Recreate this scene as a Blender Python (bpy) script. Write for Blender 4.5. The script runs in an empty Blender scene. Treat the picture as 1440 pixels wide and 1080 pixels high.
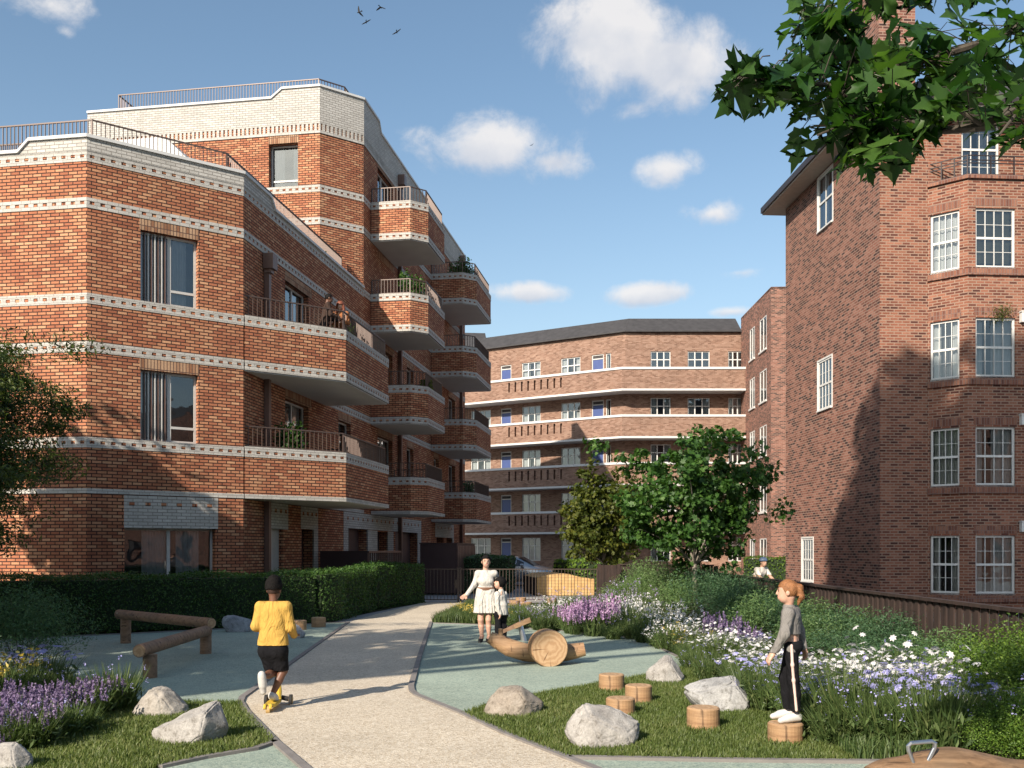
import bpy, bmesh, math, random
import numpy as np
from mathutils import Vector, Matrix
R = math.radians
scene = bpy.context.scene
COL = scene.collection
# ------------------------------------------------------------------ camera
F, CX, HY, CH = 1350.0, 720.0, 775.0, 1.65        # focal length / principal column / horizon row (1440x1080 px), eye height
cd = bpy.data.cameras.new("camera")
cam = bpy.data.objects.new("camera", cd); COL.objects.link(cam)
cam.location = (0, 0, CH); cam.rotation_euler = (R(90), 0, 0)
cd.sensor_fit = 'HORIZONTAL'; cd.sensor_width = 36.0; cd.lens = 36.0*F/1440.0
cd.shift_y = (HY-540.0)/1440.0; cd.clip_start = 0.05; cd.clip_end = 3000
scene.camera = cam
# ------------------------------------------------------------------ sun, sky, exposure
SUN_EL = 30.0
SDX, SDY = 0.52, 0.854                             # ground direction in which shadows fall
sl = bpy.data.lights.new("sun", 'SUN'); sl.energy = 5.0; sl.angle = R(0.5); sl.color = (1.0, 0.88, 0.74)
so = bpy.data.objects.new("sun", sl); COL.objects.link(so)
_sd = Vector((SDX*math.cos(R(SUN_EL)), SDY*math.cos(R(SUN_EL)), -math.sin(R(SUN_EL))))
so.rotation_euler = _sd.to_track_quat('-Z', 'Y').to_euler(); so.location = (-30, -50, 40)
world = bpy.data.worlds.new("World"); scene.world = world; world.use_nodes = True
SKY_STRENGTH = 0.092
def build_world():
    nt = world.node_tree; nd = nt.nodes; lk = nt.links
    bg = nd['Background']; bg.inputs[1].default_value = SKY_STRENGTH
    sky = nd.new('ShaderNodeTexSky'); sky.sky_type = 'NISHITA'; sky.sun_disc = False
    sky.sun_elevation = R(SUN_EL); sky.sun_rotation = math.atan2(-SDX, -SDY)
    sky.air_density = 1.0; sky.dust_density = 1.2; sky.ozone_density = 1.0
    tc = nd.new('ShaderNodeTexCoord')
    def M(op, a, b=None, clamp=False):
        n = nd.new('ShaderNodeMath'); n.operation = op; n.use_clamp = clamp
        for i, x in enumerate((a, b)):
            if x is None: continue
            if isinstance(x, (int, float)): n.inputs[i].default_value = x
            else: lk.new(x, n.inputs[i])
        return n.outputs[0]
    nz = nd.new('ShaderNodeTexNoise'); nz.inputs['Scale'].default_value = 13; nz.inputs['Detail'].default_value = 9
    nz.inputs['Roughness'].default_value = 0.64; nz.inputs['Distortion'].default_value = 0.25
    lk.new(tc.outputs['Generated'], nz.inputs['Vector'])
    n2 = nd.new('ShaderNodeTexNoise'); n2.inputs['Scale'].default_value = 30; n2.inputs['Detail'].default_value = 5
    lk.new(tc.outputs['Generated'], n2.inputs['Vector'])
    # cumulus: direction of each cloud with its angular half sizes and weight
    clouds = [(865, 55, 140, 105, 1.1), (950, 92, 115, 75, 1.0), (800, 25, 70, 60, .6), (890, 150, 60, 25, .5), (695, 205, 150, 50, .95), (770, 228, 90, 34, .7), (945, 237, 62, 32, .75),
              (1003, 300, 55, 26, .7), (745, 411, 80, 20, .9), (905, 413, 82, 23, .95), (1040, 384, 60, 12, .4), (1030, 438, 40, 10, .6),
              (70, 5, 130, 40, .5), (92, 44, 24, 16, .45), (700, -90, 260, 60, .6), (-260, 160, 200, 90, .7), (1700, 260, 200, 90, .8)]
    tot = None; low = None
    for px, py, sx, sy, w in clouds:
        d = Vector(((px-CX)/F, 1, (HY-py)/F)); L = d.length; d /= L
        vs = nd.new('ShaderNodeVectorMath'); vs.operation = 'SUBTRACT'; vs.inputs[1].default_value = d
        lk.new(tc.outputs['Generated'], vs.inputs[0])
        vm = nd.new('ShaderNodeVectorMath'); vm.operation = 'MULTIPLY'; vm.inputs[1].default_value = (F*L/sx, F*L/sx*.8, F*L/sy)
        lk.new(vs.outputs[0], vm.inputs[0])
        vl = nd.new('ShaderNodeVectorMath'); vl.operation = 'LENGTH'; lk.new(vm.outputs[0], vl.inputs[0])
        m = M('MULTIPLY', M('SUBTRACT', 1.0, vl.outputs['Value'], True), w)
        tot = m if tot is None else M('MAXIMUM', tot, m)
        sp = nd.new('ShaderNodeSeparateXYZ'); lk.new(vm.outputs[0], sp.inputs[0])
        lo = M('MULTIPLY', M('MULTIPLY', M('ADD', M('MULTIPLY', sp.outputs['Z'], -1.0), .15), 1.0, True), M('MULTIPLY', m, 3.5, True))
        low = lo if low is None else M('MAXIMUM', low, lo)
    shape = M('ADD', M('MULTIPLY', tot, 1.05), M('MULTIPLY', M('SUBTRACT', nz.outputs['Fac'], .5), 1.75))
    gate = M('MULTIPLY', tot, 6.0, True)
    rm = nd.new('ShaderNodeMapRange'); rm.interpolation_type = 'SMOOTHSTEP'
    rm.inputs['From Min'].default_value = 0.14; rm.inputs['From Max'].default_value = 0.72
    lk.new(shape, rm.inputs['Value'])
    dens = M('MULTIPLY', M('MULTIPLY', rm.outputs['Result'], gate), .88)
    cr = nd.new('ShaderNodeMix'); cr.data_type = 'RGBA'
    cr.inputs['A'].default_value = (6.6, 6.4, 6.3, 1); cr.inputs['B'].default_value = (3.7, 4.1, 4.9, 1)
    sh = M('ADD', M('MULTIPLY', low, .9), M('MULTIPLY', M('SUBTRACT', n2.outputs['Fac'], .5), 1.2), True)
    lk.new(sh, cr.inputs['Factor'])
    # clear air is deeper blue overhead, pale haze gathers towards the horizon
    tn = nd.new('ShaderNodeMix'); tn.data_type = 'RGBA'; tn.blend_type = 'MULTIPLY'; tn.inputs['Factor'].default_value = 1.0; tn.inputs['B'].default_value = (1.18, 1.26, 1.22, 1); lk.new(sky.outputs[0], tn.inputs['A'])
    sz = nd.new('ShaderNodeSeparateXYZ'); lk.new(tc.outputs['Generated'], sz.inputs[0])
    hz = M('POWER', M('SUBTRACT', 1.0, M('MULTIPLY', M('MAXIMUM', sz.outputs['Z'], 0.0), 2.1), True), 2.2)
    hm = nd.new('ShaderNodeMix'); hm.data_type = 'RGBA'; hm.inputs['B'].default_value = (4.5, 5.15, 5.35, 1); lk.new(M('MULTIPLY', hz, .84), hm.inputs['Factor']); lk.new(tn.outputs['Result'], hm.inputs['A'])
    mx = nd.new('ShaderNodeMix'); mx.data_type = 'RGBA'
    lk.new(dens, mx.inputs['Factor']); lk.new(hm.outputs['Result'], mx.inputs['A']); lk.new(cr.outputs['Result'], mx.inputs['B'])
    lk.new(mx.outputs['Result'], bg.inputs[0])
build_world()
vs_ = scene.view_settings; vs_.view_transform = 'Standard'; vs_.look = 'None'; vs_.exposure = 0.62; vs_.gamma = 1.0
cy = scene.cycles; cy.max_bounces = 6; cy.diffuse_bounces = 3; cy.glossy_bounces = 3; cy.transmission_bounces = 4
cy.transparent_max_bounces = 12; cy.caustics_reflective = False; cy.caustics_refractive = False; cy.use_denoising = True
try: cy.denoiser = 'OPENIMAGEDENOISE'
except Exception: pass

# ------------------------------------------------------------------ helpers
def X_(px, Y): return (px-CX)/F*Y
def Z_(py, Y): return CH+(HY-py)/F*Y
def GP(px, py, z=0.0):
    Y = (CH-z)*F/(py-HY); return (X_(px, Y), Y)
def tpx(P, d, px):
    r = (px-CX)/F; return (r*P[1]-P[0])/(d[0]-r*d[1])
ORG = {}
def tag(o, label=None, cat=None, group=None, kind=None):
    if label: o['label'] = label
    if cat: o['category'] = cat
    if group: o['group'] = group
    if kind: o['kind'] = kind
    return o
def thing(name, loc, label, cat, group=None):
    o = bpy.data.objects.new(name, None); o.empty_display_size = .2; COL.objects.link(o)
    o.location = loc; ORG[o.name] = Vector(loc); return tag(o, label, cat, group)
def link_mesh(name, me, mats, parent=None, org=None):
    for m in (mats if isinstance(mats, (list, tuple)) else [mats]): me.materials.append(m)
    o = bpy.data.objects.new(name, me); COL.objects.link(o)
    if parent is not None:
        o.parent = parent; ORG[o.name] = ORG[parent.name]
    else:
        ORG[o.name] = Vector(org) if org is not None else Vector((0, 0, 0)); o.location = ORG[o.name]
    return o
def copy_tree(o, parent=None):
    c = o.copy(); COL.objects.link(c); c.parent = parent; ORG[c.name] = ORG.get(o.name, Vector())
    for ch in list(o.children): copy_tree(ch, c)
    return c
def offset_path(pts, d):
    """shift an open plan polyline to its right-hand side by d with mitred corners"""
    n = len(pts); nr = []
    for i in range(n-1):
        dx, dy = pts[i+1][0]-pts[i][0], pts[i+1][1]-pts[i][1]; L = math.hypot(dx, dy); nr.append((dy/L, -dx/L))
    out = []
    for i in range(n):
        if i == 0: m = nr[0]; s = 1
        elif i == n-1: m = nr[-1]; s = 1
        else:
            m = (nr[i-1][0]+nr[i][0], nr[i-1][1]+nr[i][1]); L = math.hypot(*m); m = (m[0]/L, m[1]/L)
            s = 1/max(.3, m[0]*nr[i][0]+m[1]*nr[i][1])
        out.append((pts[i][0]+m[0]*d*s, pts[i][1]+m[1]*d*s))
    return out
class Fr:
    """wall frame: t along, d inwards, z up"""
    def __init__(s, p0, u, w): s.p, s.u, s.w = p0, u, w
    def __call__(s, t, d, z): return (s.p[0]+s.u[0]*t+s.w[0]*d, s.p[1]+s.u[1]*t+s.w[1]*d, z)
    def t(s, px): return tpx(s.p, s.u, px)
    def z(s, t, py, d=0): return Z_(py, s.p[1]+s.u[1]*t+s.w[1]*d)
def frame_of(p0, p1):
    dx, dy = p1[0]-p0[0], p1[1]-p0[1]; L = math.hypot(dx, dy)
    return Fr(p0, (dx/L, dy/L), (-dy/L, dx/L)), L      # inwards = left of travel
class MB:
    def __init__(s): s.v, s.f, s.uv, s.mi, s.sm = [], [], [], [], []
    def poly(s, pts, uv=None, m=0, smooth=False):
        b = len(s.v); s.v += [tuple(p) for p in pts]; s.f.append(list(range(b, b+len(pts))))
        s.uv.append(uv if uv else [(p[0]+p[1], p[2]) for p in pts]); s.mi.append(m); s.sm.append(smooth)
    def box(s, fr, t0, t1, d0, d1, z0, z1, m=0):
        q = [fr(t, d, z) for z in (z0, z1) for t, d in ((t0, d0), (t1, d0), (t1, d1), (t0, d1))]
        W, D = t1-t0, d1-d0
        for ids, uv in (((0, 1, 5, 4), ((t0, z0), (t1, z0), (t1, z1), (t0, z1))), ((1, 2, 6, 5), ((t1, z0), (t1+D, z0), (t1+D, z1), (t1, z1))),
                        ((2, 3, 7, 6), ((t1, z0), (t0, z0), (t0, z1), (t1, z1))), ((3, 0, 4, 7), ((t0-D, z0), (t0, z0), (t0, z1), (t0-D, z1))),
                        ((4, 5, 6, 7), ((t0, d0), (t1, d0), (t1, d1), (t0, d1))), ((3, 2, 1, 0), ((t0, d1), (t1, d1), (t1, d0), (t0, d0)))):
            s.poly([q[i] for i in ids], list(uv), m)
    def strip(s, outer, inner, z0, z1, m=0, caps=True, u0=0.0, bottom=True, top=True):
        """solid band between two plan polylines; z0/z1 may be lists"""
        n = len(outer); za = z0 if isinstance(z0, (list, tuple)) else [z0]*n; zb = z1 if isinstance(z1, (list, tuple)) else [z1]*n
        u = u0
        for i in range(n-1):
            a, b, c, d = outer[i], outer[i+1], inner[i+1], inner[i]; L = math.hypot(b[0]-a[0], b[1]-a[1]); j = i+1
            s.poly([(*a, za[i]), (*b, za[j]), (*b, zb[j]), (*a, zb[i])], [(u, za[i]), (u+L, za[j]), (u+L, zb[j]), (u, zb[i])], m)
            s.poly([(*c, za[j]), (*d, za[i]), (*d, zb[i]), (*c, zb[j])], [(u+L, za[j]), (u, za[i]), (u, zb[i]), (u+L, zb[j])], m)
            if top: s.poly([(*a, zb[i]), (*b, zb[j]), (*c, zb[j]), (*d, zb[i])], [(u, 0), (u+L, 0), (u+L, .2), (u, .2)], m)
            if bottom: s.poly([(*d, za[i]), (*c, za[j]), (*b, za[j]), (*a, za[i])], [(u, 0), (u+L, 0), (u+L, .2), (u, .2)], m)
            u += L
        if caps:
            for k in (0, n-1):
                s.poly([(*outer[k], za[k]), (*inner[k], za[k]), (*inner[k], zb[k]), (*outer[k], zb[k])], [(0, za[k]), (.2, za[k]), (.2, zb[k]), (0, zb[k])], m)
        return u
    def slab(s, pts, z0, z1, m=0):
        n = len(pts)
        s.poly([(*p, z1) for p in pts], [(p[0], p[1]) for p in pts], m); s.poly([(*p, z0) for p in reversed(pts)], [(p[0], p[1]) for p in reversed(pts)], m)
        for i in range(n):
            a, b = pts[i], pts[(i+1) % n]; L = math.hypot(b[0]-a[0], b[1]-a[1])
            s.poly([(*a, z0), (*b, z0), (*b, z1), (*a, z1)], [(0, z0), (L, z0), (L, z1), (0, z1)], m)
    def wall(s, p0, p1, z0, z1, ops=(), depth=.2, m=0, u0=0.0):
        """brick face with openings (t0,t1,za,zb) and their reveals"""
        fr, L = frame_of(p0, p1)
        ts = sorted({0, L, *[x for o in ops for x in o[:2]]}); zs = sorted({z0, z1, *[x for o in ops for x in o[2:4]]})
        for a, b in zip(ts, ts[1:]):
            for c, d in zip(zs, zs[1:]):
                tm, zm = (a+b)/2, (c+d)/2
                if any(o[0] < tm < o[1] and o[2] < zm < o[3] for o in ops): continue
                s.poly([fr(a, 0, c), fr(b, 0, c), fr(b, 0, d), fr(a, 0, d)], [(u0+a, c), (u0+b, c), (u0+b, d), (u0+a, d)], m)
        for o in ops:
            a, b, c, d = o[:4]; D = o[4] if len(o) > 4 else depth
            s.poly([fr(a, 0, c), fr(a, 0, d), fr(a, D, d), fr(a, D, c)], [(u0+a, c), (u0+a, d), (u0+a+D, d), (u0+a+D, c)], m)
            s.poly([fr(b, 0, d), fr(b, 0, c), fr(b, D, c), fr(b, D, d)], [(u0+b, d), (u0+b, c), (u0+b+D, c), (u0+b+D, d)], m)
            s.poly([fr(a, 0, d), fr(b, 0, d), fr(b, D, d), fr(a, D, d)], [(u0+a, 0), (u0+b, 0), (u0+b, D), (u0+a, D)], m)
            s.poly([fr(b, 0, c), fr(a, 0, c), fr(a, D, c), fr(b, D, c)], [(u0+a, 0), (u0+b, 0), (u0+b, D), (u0+a, D)], m)
        return fr, L
    def tube(s, pts, rad, n=10, m=0, caps=True, smooth=True):
        pts = [Vector(p) for p in pts]; rings = []
        rr = rad if isinstance(rad, (list, tuple)) else [rad]*len(pts)
        ref = None
        for i, p in enumerate(pts):
            t = (pts[min(i+1, len(pts)-1)]-pts[max(i-1, 0)]).normalized()
            if ref is None: ref = Vector((0, 0, 1)) if abs(t.z) < .9 else Vector((1, 0, 0))
            a = (ref-t*ref.dot(t)).normalized(); b = t.cross(a); ref = a
            rings.append([p+(a*math.cos(k*2*math.pi/n)+b*math.sin(k*2*math.pi/n))*rr[i] for k in range(n)])
        acc = 0
        for i in range(len(rings)-1):
            L = (pts[i+1]-pts[i]).length
            for k in range(n):
                j = (k+1) % n
                s.poly([rings[i][k], rings[i][j], rings[i+1][j], rings[i+1][k]], [(k/n, acc), ((k+1)/n, acc), ((k+1)/n, acc+L), (k/n, acc+L)], m, smooth)
            acc += L
        if caps:
            s.poly(list(reversed(rings[0])), None, m); s.poly(rings[-1], None, m)
    def build(s, name, mats, parent=None, weld=False, bevel=0, org=None):
        me = bpy.data.meshes.new(name)
        o_ = ORG[parent.name] if parent is not None else (Vector(org) if org is not None else Vector((0, 0, 0)))
        me.from_pydata([(p[0]-o_.x, p[1]-o_.y, p[2]-o_.z) for p in s.v], [], s.f)
        ul = me.uv_layers.new(name="UVMap"); ul.data.foreach_set('uv', [c for f in s.uv for q in f for c in q])
        me.polygons.foreach_set('material_index', s.mi); me.polygons.foreach_set('use_smooth', s.sm)
        if weld or bevel:
            bm = bmesh.new(); bm.from_mesh(me); bmesh.ops.remove_doubles(bm, verts=bm.verts, dist=1e-4)
            if bevel:
                ed = [e for e in bm.edges if len(e.link_faces) == 2 and e.calc_face_angle(0) > .5]
                bmesh.ops.bevel(bm, geom=ed, offset=bevel, segments=2, affect='EDGES', clamp_overlap=True)
            bmesh.ops.recalc_face_normals(bm, faces=bm.faces); bm.to_mesh(me); bm.free()
        me.update()
        return link_mesh(name, me, mats, parent, org)
WORLD = Fr((0, 0), (1, 0), (0, 1))

# ------------------------------------------------------------------ materials
class NT:
    def __init__(s, name):
        s.m = bpy.data.materials.new(name); s.m.use_nodes = True; s.t = s.m.node_tree
        s.b = s.t.nodes['Principled BSDF']; s.out = s.t.nodes['Material Output']
    def n(s, typ, **kw):
        n = s.t.nodes.new('ShaderNode'+typ)
        for k, v in kw.items():
            if k in n.inputs.keys():
                if hasattr(v, 'is_output'): s.t.links.new(v, n.inputs[k])
                else: n.inputs[k].default_value = v
            else: setattr(n, k, v)
        return n
    def link(s, a, b): s.t.links.new(a, b)
    def math(s, op, a, b=0.0, clamp=False):
        n = s.t.nodes.new('ShaderNodeMath'); n.operation = op; n.use_clamp = clamp
        for i, x in enumerate((a, b)):
            if hasattr(x, 'is_output'): s.link(x, n.inputs[i])
            else: n.inputs[i].default_value = x
        return n.outputs[0]
    def mix(s, fac, a, b, blend='MIX'):
        n = s.t.nodes.new('ShaderNodeMix'); n.data_type = 'RGBA'; n.blend_type = blend
        for k, x in (('Factor', fac), ('A', a), ('B', b)):
            if hasattr(x, 'is_output'): s.link(x, n.inputs[k])
            else: n.inputs[k].default_value = x if not isinstance(x, tuple) or len(x) == 4 else (*x, 1)
        return n.outputs['Result']
    def ramp(s, fac, stops, interp='LINEAR'):
        n = s.t.nodes.new('ShaderNodeValToRGB'); cr = n.color_ramp; cr.interpolation = interp
        while len(cr.elements) < len(stops): cr.elements.new(.5)
        for e, (p, c) in zip(cr.elements, stops): e.position = p; e.color = (*c, 1) if len(c) == 3 else c
        s.link(fac, n.inputs[0]); return n.outputs[0]
    def noise(s, vec, scale, detail=4, rough=.55):
        n = s.n('TexNoise', Scale=scale, Detail=detail, Roughness=rough)
        if vec is not None: s.link(vec, n.inputs['Vector'])
        return n.outputs['Fac']
    def set(s, **kw):
        for k, v in kw.items():
            k = k.replace('_', ' ')
            if hasattr(v, 'is_output'): s.link(v, s.b.inputs[k])
            else: s.b.inputs[k].default_value = v if not (isinstance(v, tuple) and len(v) == 3) else (*v, 1)
        return s
    def bump(s, h, strength=.5, dist=.01):
        n = s.n('Bump', Strength=strength, Distance=dist); s.link(h, n.inputs['Height']); s.link(n.outputs[0], s.b.inputs['Normal']); return s
def plain(name, col, rough=.6, metal=0.0, var=.12, scale=6.0, bump=0.0, coat=0):
    k = NT(name); tc = k.n('TexCoord')
    f = k.noise(tc.outputs['Object'], scale, 5)
    dark = tuple(c*(1-var) for c in col); lite = tuple(min(1, c*(1+var)) for c in col)
    k.set(Base_Color=k.ramp(f, [(.3, dark), (.7, lite)]), Roughness=rough, Metallic=metal)
    if bump: k.bump(k.noise(tc.outputs['Object'], scale*8, 4), bump, .01)
    if coat: k.b.inputs['Coat Weight'].default_value = coat
    return k.m
def brick_mat(name, cols, mortar, bw=.225, bh=.078, ms=.010, bump=.7, vert=False, var=.25, off=.5):
    k = NT(name); uv = k.n('UVMap').outputs[0]
    if vert:
        mp = k.n('Mapping'); mp.inputs['Rotation'].default_value = (0, 0, R(90)); k.link(uv, mp.inputs['Vector']); uv = mp.outputs[0]
    br = k.n('TexBrick', Color1=(0, 0, 0, 1), Color2=(1, 1, 1, 1), Mortar=(.5, .5, .5, 1), Scale=1.0)
    br.inputs['Mortar Size'].default_value = ms; br.inputs['Mortar Smooth'].default_value = .15; br.inputs['Bias'].default_value = 0
    br.inputs['Brick Width'].default_value = bw; br.inputs['Row Height'].default_value = bh; br.offset = off
    k.link(uv, br.inputs['Vector'])
    n = len(cols); c = k.ramp(br.outputs['Color'], [(i/(n-1), cc) for i, cc in enumerate(cols)])
    sp = k.n('Mapping'); sp.inputs['Scale'].default_value = (1, 1.8, 1); k.link(uv, sp.inputs['Vector'])
    big = k.noise(sp.outputs[0], .7, 4, .6); fine = k.noise(uv, 38, 5, .65)
    c = k.mix(1.0, c, k.ramp(big, [(.28, (1-var,)*3), (.72, (1+var*.4,)*3)]), 'MULTIPLY')
    c = k.mix(1.0, c, k.ramp(fine, [(.25, (.72,)*3), (.75, (1.18,)*3)]), 'MULTIPLY')
    st = k.n('Mapping'); st.inputs['Scale'].default_value = (2.6, .16, 1); k.link(uv, st.inputs['Vector']); c = k.mix(1.0, c, k.ramp(k.noise(st.outputs[0], 1.3, 5, .65), [(.3, (1-var*.7,)*3), (.5, (1, 1, 1))]), 'MULTIPLY')
    c = k.mix(br.outputs['Fac'], c, mortar)
    k.set(Base_Color=c, Roughness=.88)
    k.b.inputs['Specular IOR Level'].default_value = .25
    h = k.math('ADD', k.math('SUBTRACT', 1.0, br.outputs['Fac']), k.math('MULTIPLY', fine, .25))
    k.bump(h, bump, .012); return k.m
def glass_mat(name, tint=(.75, .8, .82), refl=1.0):
    k = NT(name); k.t.nodes.remove(k.b)
    tr = k.n('BsdfTransparent', Color=(*tint, 1)); gl = k.n('BsdfGlossy', Color=(.9*refl, .95*refl, 1.0*refl, 1), Roughness=.02); tc = k.n('TexCoord'); bm = k.n('Bump', Strength=.25, Distance=.05); k.link(k.noise(tc.outputs['Object'], 1.1, 2), bm.inputs['Height']); k.link(bm.outputs[0], gl.inputs['Normal'])
    fz = k.n('Fresnel', IOR=1.75); fac = k.math('ADD', k.math('MULTIPLY', fz.outputs[0], 1.15), .05, True)
    mx = k.n('MixShader'); k.link(fac, mx.inputs[0]); k.link(tr.outputs[0], mx.inputs[1]); k.link(gl.outputs[0], mx.inputs[2])
    k.link(mx.outputs[0], k.out.inputs[0]); return k.m
def leaf_mat(name, cols, trans=.35, rough=.5, tcol=None, big=.45, bscale=1.2):
    """leaf with a colour of its own per leaf island; some light passes through"""
    k = NT(name); geo = k.n('NewGeometry'); tc = k.n('TexCoord'); oi = k.n('ObjectInfo')
    rnd = geo.outputs['Random Per Island']
    nb = k.noise(tc.outputs['Object'], bscale, 2)
    f = k.math('ADD', k.math('MULTIPLY', rnd, 1-big), k.math('MULTIPLY', nb, big))
    c = k.ramp(f, [(i/(len(cols)-1)*.8+.1, cc) for i, cc in enumerate(cols)])
    hv = k.n('HueSaturation', Saturation=1.0, Fac=1.0); k.link(c, hv.inputs['Color'])
    k.link(k.math('ADD', k.math('MULTIPLY', oi.outputs['Random'], .3), .85), hv.inputs['Value'])
    c = hv.outputs[0]
    k.set(Base_Color=c, Roughness=rough); k.b.inputs['Specular IOR Level'].default_value = .35
    tl = k.n('BsdfTranslucent')
    k.link(k.mix(1.0, c, (1.5, 1.6, .6) if tcol is None else tcol, 'MULTIPLY'), tl.inputs[0])
    mx = k.n('MixShader'); mx.inputs[0].default_value = trans
    k.link(k.b.outputs[0], mx.inputs[1]); k.link(tl.outputs[0], mx.inputs[2]); k.link(mx.outputs[0], k.out.inputs[0]); return k.m
def wood_mat(name, c0, c1, scale=1.0, axis='Z', rough=.6, ring=False):
    k = NT(name); tc = k.n('TexCoord'); mp = k.n('Mapping')
    s = {'X': (.6, 9, 9), 'Y': (9, .6, 9), 'Z': (9, 9, .6), 'H': (.8, .8, 11)}[axis]
    mp.inputs['Scale'].default_value = tuple(v*scale for v in s); k.link(tc.outputs['Object'], mp.inputs['Vector'])
    f = k.noise(mp.outputs[0], 1.6, 7, .62); g = k.noise(mp.outputs[0], 9, 4, .7)
    f2 = k.math('ADD', k.math('MULTIPLY', f, .75), k.math('MULTIPLY', g, .25))
    mid = tuple((a+b)/2 for a, b in zip(c0, c1)); m2 = k.n('Mapping'); m2.inputs['Scale'].default_value = {'X': (1.5, 22, 22), 'Y': (22, 1.5, 22), 'Z': (22, 22, 1.5), 'H': (16, 16, 1.3)}[axis]; k.link(tc.outputs['Object'], m2.inputs[0]); ck = k.ramp(k.noise(m2.outputs[0], 1.0, 3, .55), [(.33, (.35, .32, .3)), (.39, (1, 1, 1))]); gr = k.ramp(k.noise(tc.outputs['Object'], 3.5, 4, .6), [(.35, (.82, .84, .86)), (.65, (1.05, 1, .96))])
    k.set(Base_Color=k.mix(1.0, k.mix(1.0, k.ramp(f2, [(.32, c0), (.47, mid), (.62, c1)]), ck, 'MULTIPLY'), gr, 'MULTIPLY'), Roughness=rough); k.bump(f2, .25, .006); return k.m
def grain_mat(name, cols, scale=70, rough=.9, bump=.5, big=(.85, 1.1)):
    """loose granulate: rubber crumb, bound gravel, soil"""
    k = NT(name); tc = k.n('TexCoord'); P = tc.outputs['Object']
    v = k.n('TexVoronoi', Scale=scale); k.link(P, v.inputs['Vector'])
    sp = k.n('SeparateColor'); k.link(v.outputs['Color'], sp.inputs[0])
    f = k.math('ADD', k.math('MULTIPLY', sp.outputs[0], .8), k.math('MULTIPLY', k.noise(P, scale*.35, 3), .25))
    c = k.ramp(f, [(i/(len(cols)-1)*.9+.05, cc) for i, cc in enumerate(cols)])
    c = k.mix(1.0, c, k.ramp(k.noise(P, .55, 5, .6), [(.3, (big[0],)*3), (.7, (big[1],)*3)]), 'MULTIPLY')
    c = k.mix(1.0, c, k.ramp(k.noise(P, 7, 5, .7), [(.3, (.9,)*3), (.7, (1.06,)*3)]), 'MULTIPLY')
    k.set(Base_Color=c, Roughness=rough); k.b.inputs['Specular IOR Level'].default_value = .2
    k.bump(v.outputs['Distance'], bump, .006); return k.m
M = {}
M['brick'] = brick_mat('orange_red_brick', [(.35, .124, .067), (.43, .163, .086), (.48, .198, .104), (.53, .245, .132), (.61, .33, .185)], (.05, .026, .021), ms=.012, bump=.8, var=.2)
M['white_brick'] = brick_mat('white_glazed_brick', [(.46, .445, .41), (.52, .50, .465), (.57, .555, .515)], (.24, .225, .205), ms=.009, bump=.6, var=.12)
M['soldier'] = brick_mat('soldier_brick', [(.28, .13, .07), (.42, .25, .15), (.5, .33, .21)], (.10, .06, .05), bw=.26, bh=.075, ms=.009, vert=True, off=0)
M['coping'] = plain('white_coping', (.58, .58, .57), .6, var=.06)
M['bandwhite'] = brick_mat('white_band_brick', [(.45, .435, .40), (.51, .49, .455), (.56, .54, .50)], (.26, .245, .225), bw=.235, bh=.08, ms=.006, bump=.4, var=.12)
M['soffit'] = plain('grey_soffit', (.52, .52, .52), .8, var=.05, scale=1.5)
M['bronze'] = plain('brown_metal', (.17, .105, .085), .45, .3, var=.1)
M['rail'] = plain('light_brown_metal', (.095, .064, .053), .45, .2, var=.1)
M['darkmetal'] = plain('dark_metal', (.045, .035, .035), .45, .4, var=.1)
M['darkpanel'] = plain('dark_brown_panel', (.055, .030, .030), .5, .1, var=.1, scale=2)
M['frame_grey'] = plain('pale_grey_frame', (.50, .49, .47), .45, var=.05)
M['frame_white'] = plain('white_paint', (.62, .62, .60), .45, var=.05)
M['frame_dark'] = plain('brown_grey_frame', (.12, .10, .10), .45, var=.05)
M['glass'] = glass_mat('window_glass')
M['room'] = plain('dim_room', (.055, .05, .05), .9, var=.3, scale=1.5)
M['curtain'] = plain('pale_curtain', (.62, .60, .57), .9, var=.06)
M['blind'] = plain('cream_blind', (.62, .50, .28), .9, var=.1, scale=4)
M['roof'] = plain('dark_slate_roof', (.045, .043, .045), .8, var=.25, scale=3, bump=.4)
M['terrace'] = plain('terrace_paving', (.35, .34, .32), .9, var=.1)
M['oldbrick'] = brick_mat('old_red_brick', [(.05, .028, .028), (.09, .044, .038), (.18, .075, .056), (.245, .102, .074), (.29, .13, .095), (.33, .165, .125)], (.29, .20, .155), bw=.225, bh=.076, ms=.011, bump=.4, var=.3)
M['oldbrick_front'] = brick_mat('warm_old_brick', [(.075, .03, .025), (.165, .06, .041), (.235, .088, .055), (.28, .113, .071), (.32, .145, .095)], (.29, .20, .15), bw=.225, bh=.076, ms=.012, bump=.4, var=.3)
M['farbrick'] = brick_mat('far_brown_brick', [(.16, .085, .06), (.25, .142, .10), (.30, .18, .132), (.35, .225, .168)], (.27, .19, .145), bw=.225, bh=.075, ms=.009, bump=.3, var=.2)
M['sillbrick'] = brick_mat('brick_on_edge_sill', [(.14, .06, .045), (.24, .105, .07), (.3, .15, .1)], (.2, .13, .11), bw=.2, bh=.075, ms=.009, vert=True, off=0)
M['bluedoor'] = plain('blue_door_paint', (.045, .075, .22), .45, var=.08)
M['fascia'] = plain('soffit_boards', (.42, .36, .30), .7, var=.1)
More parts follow.
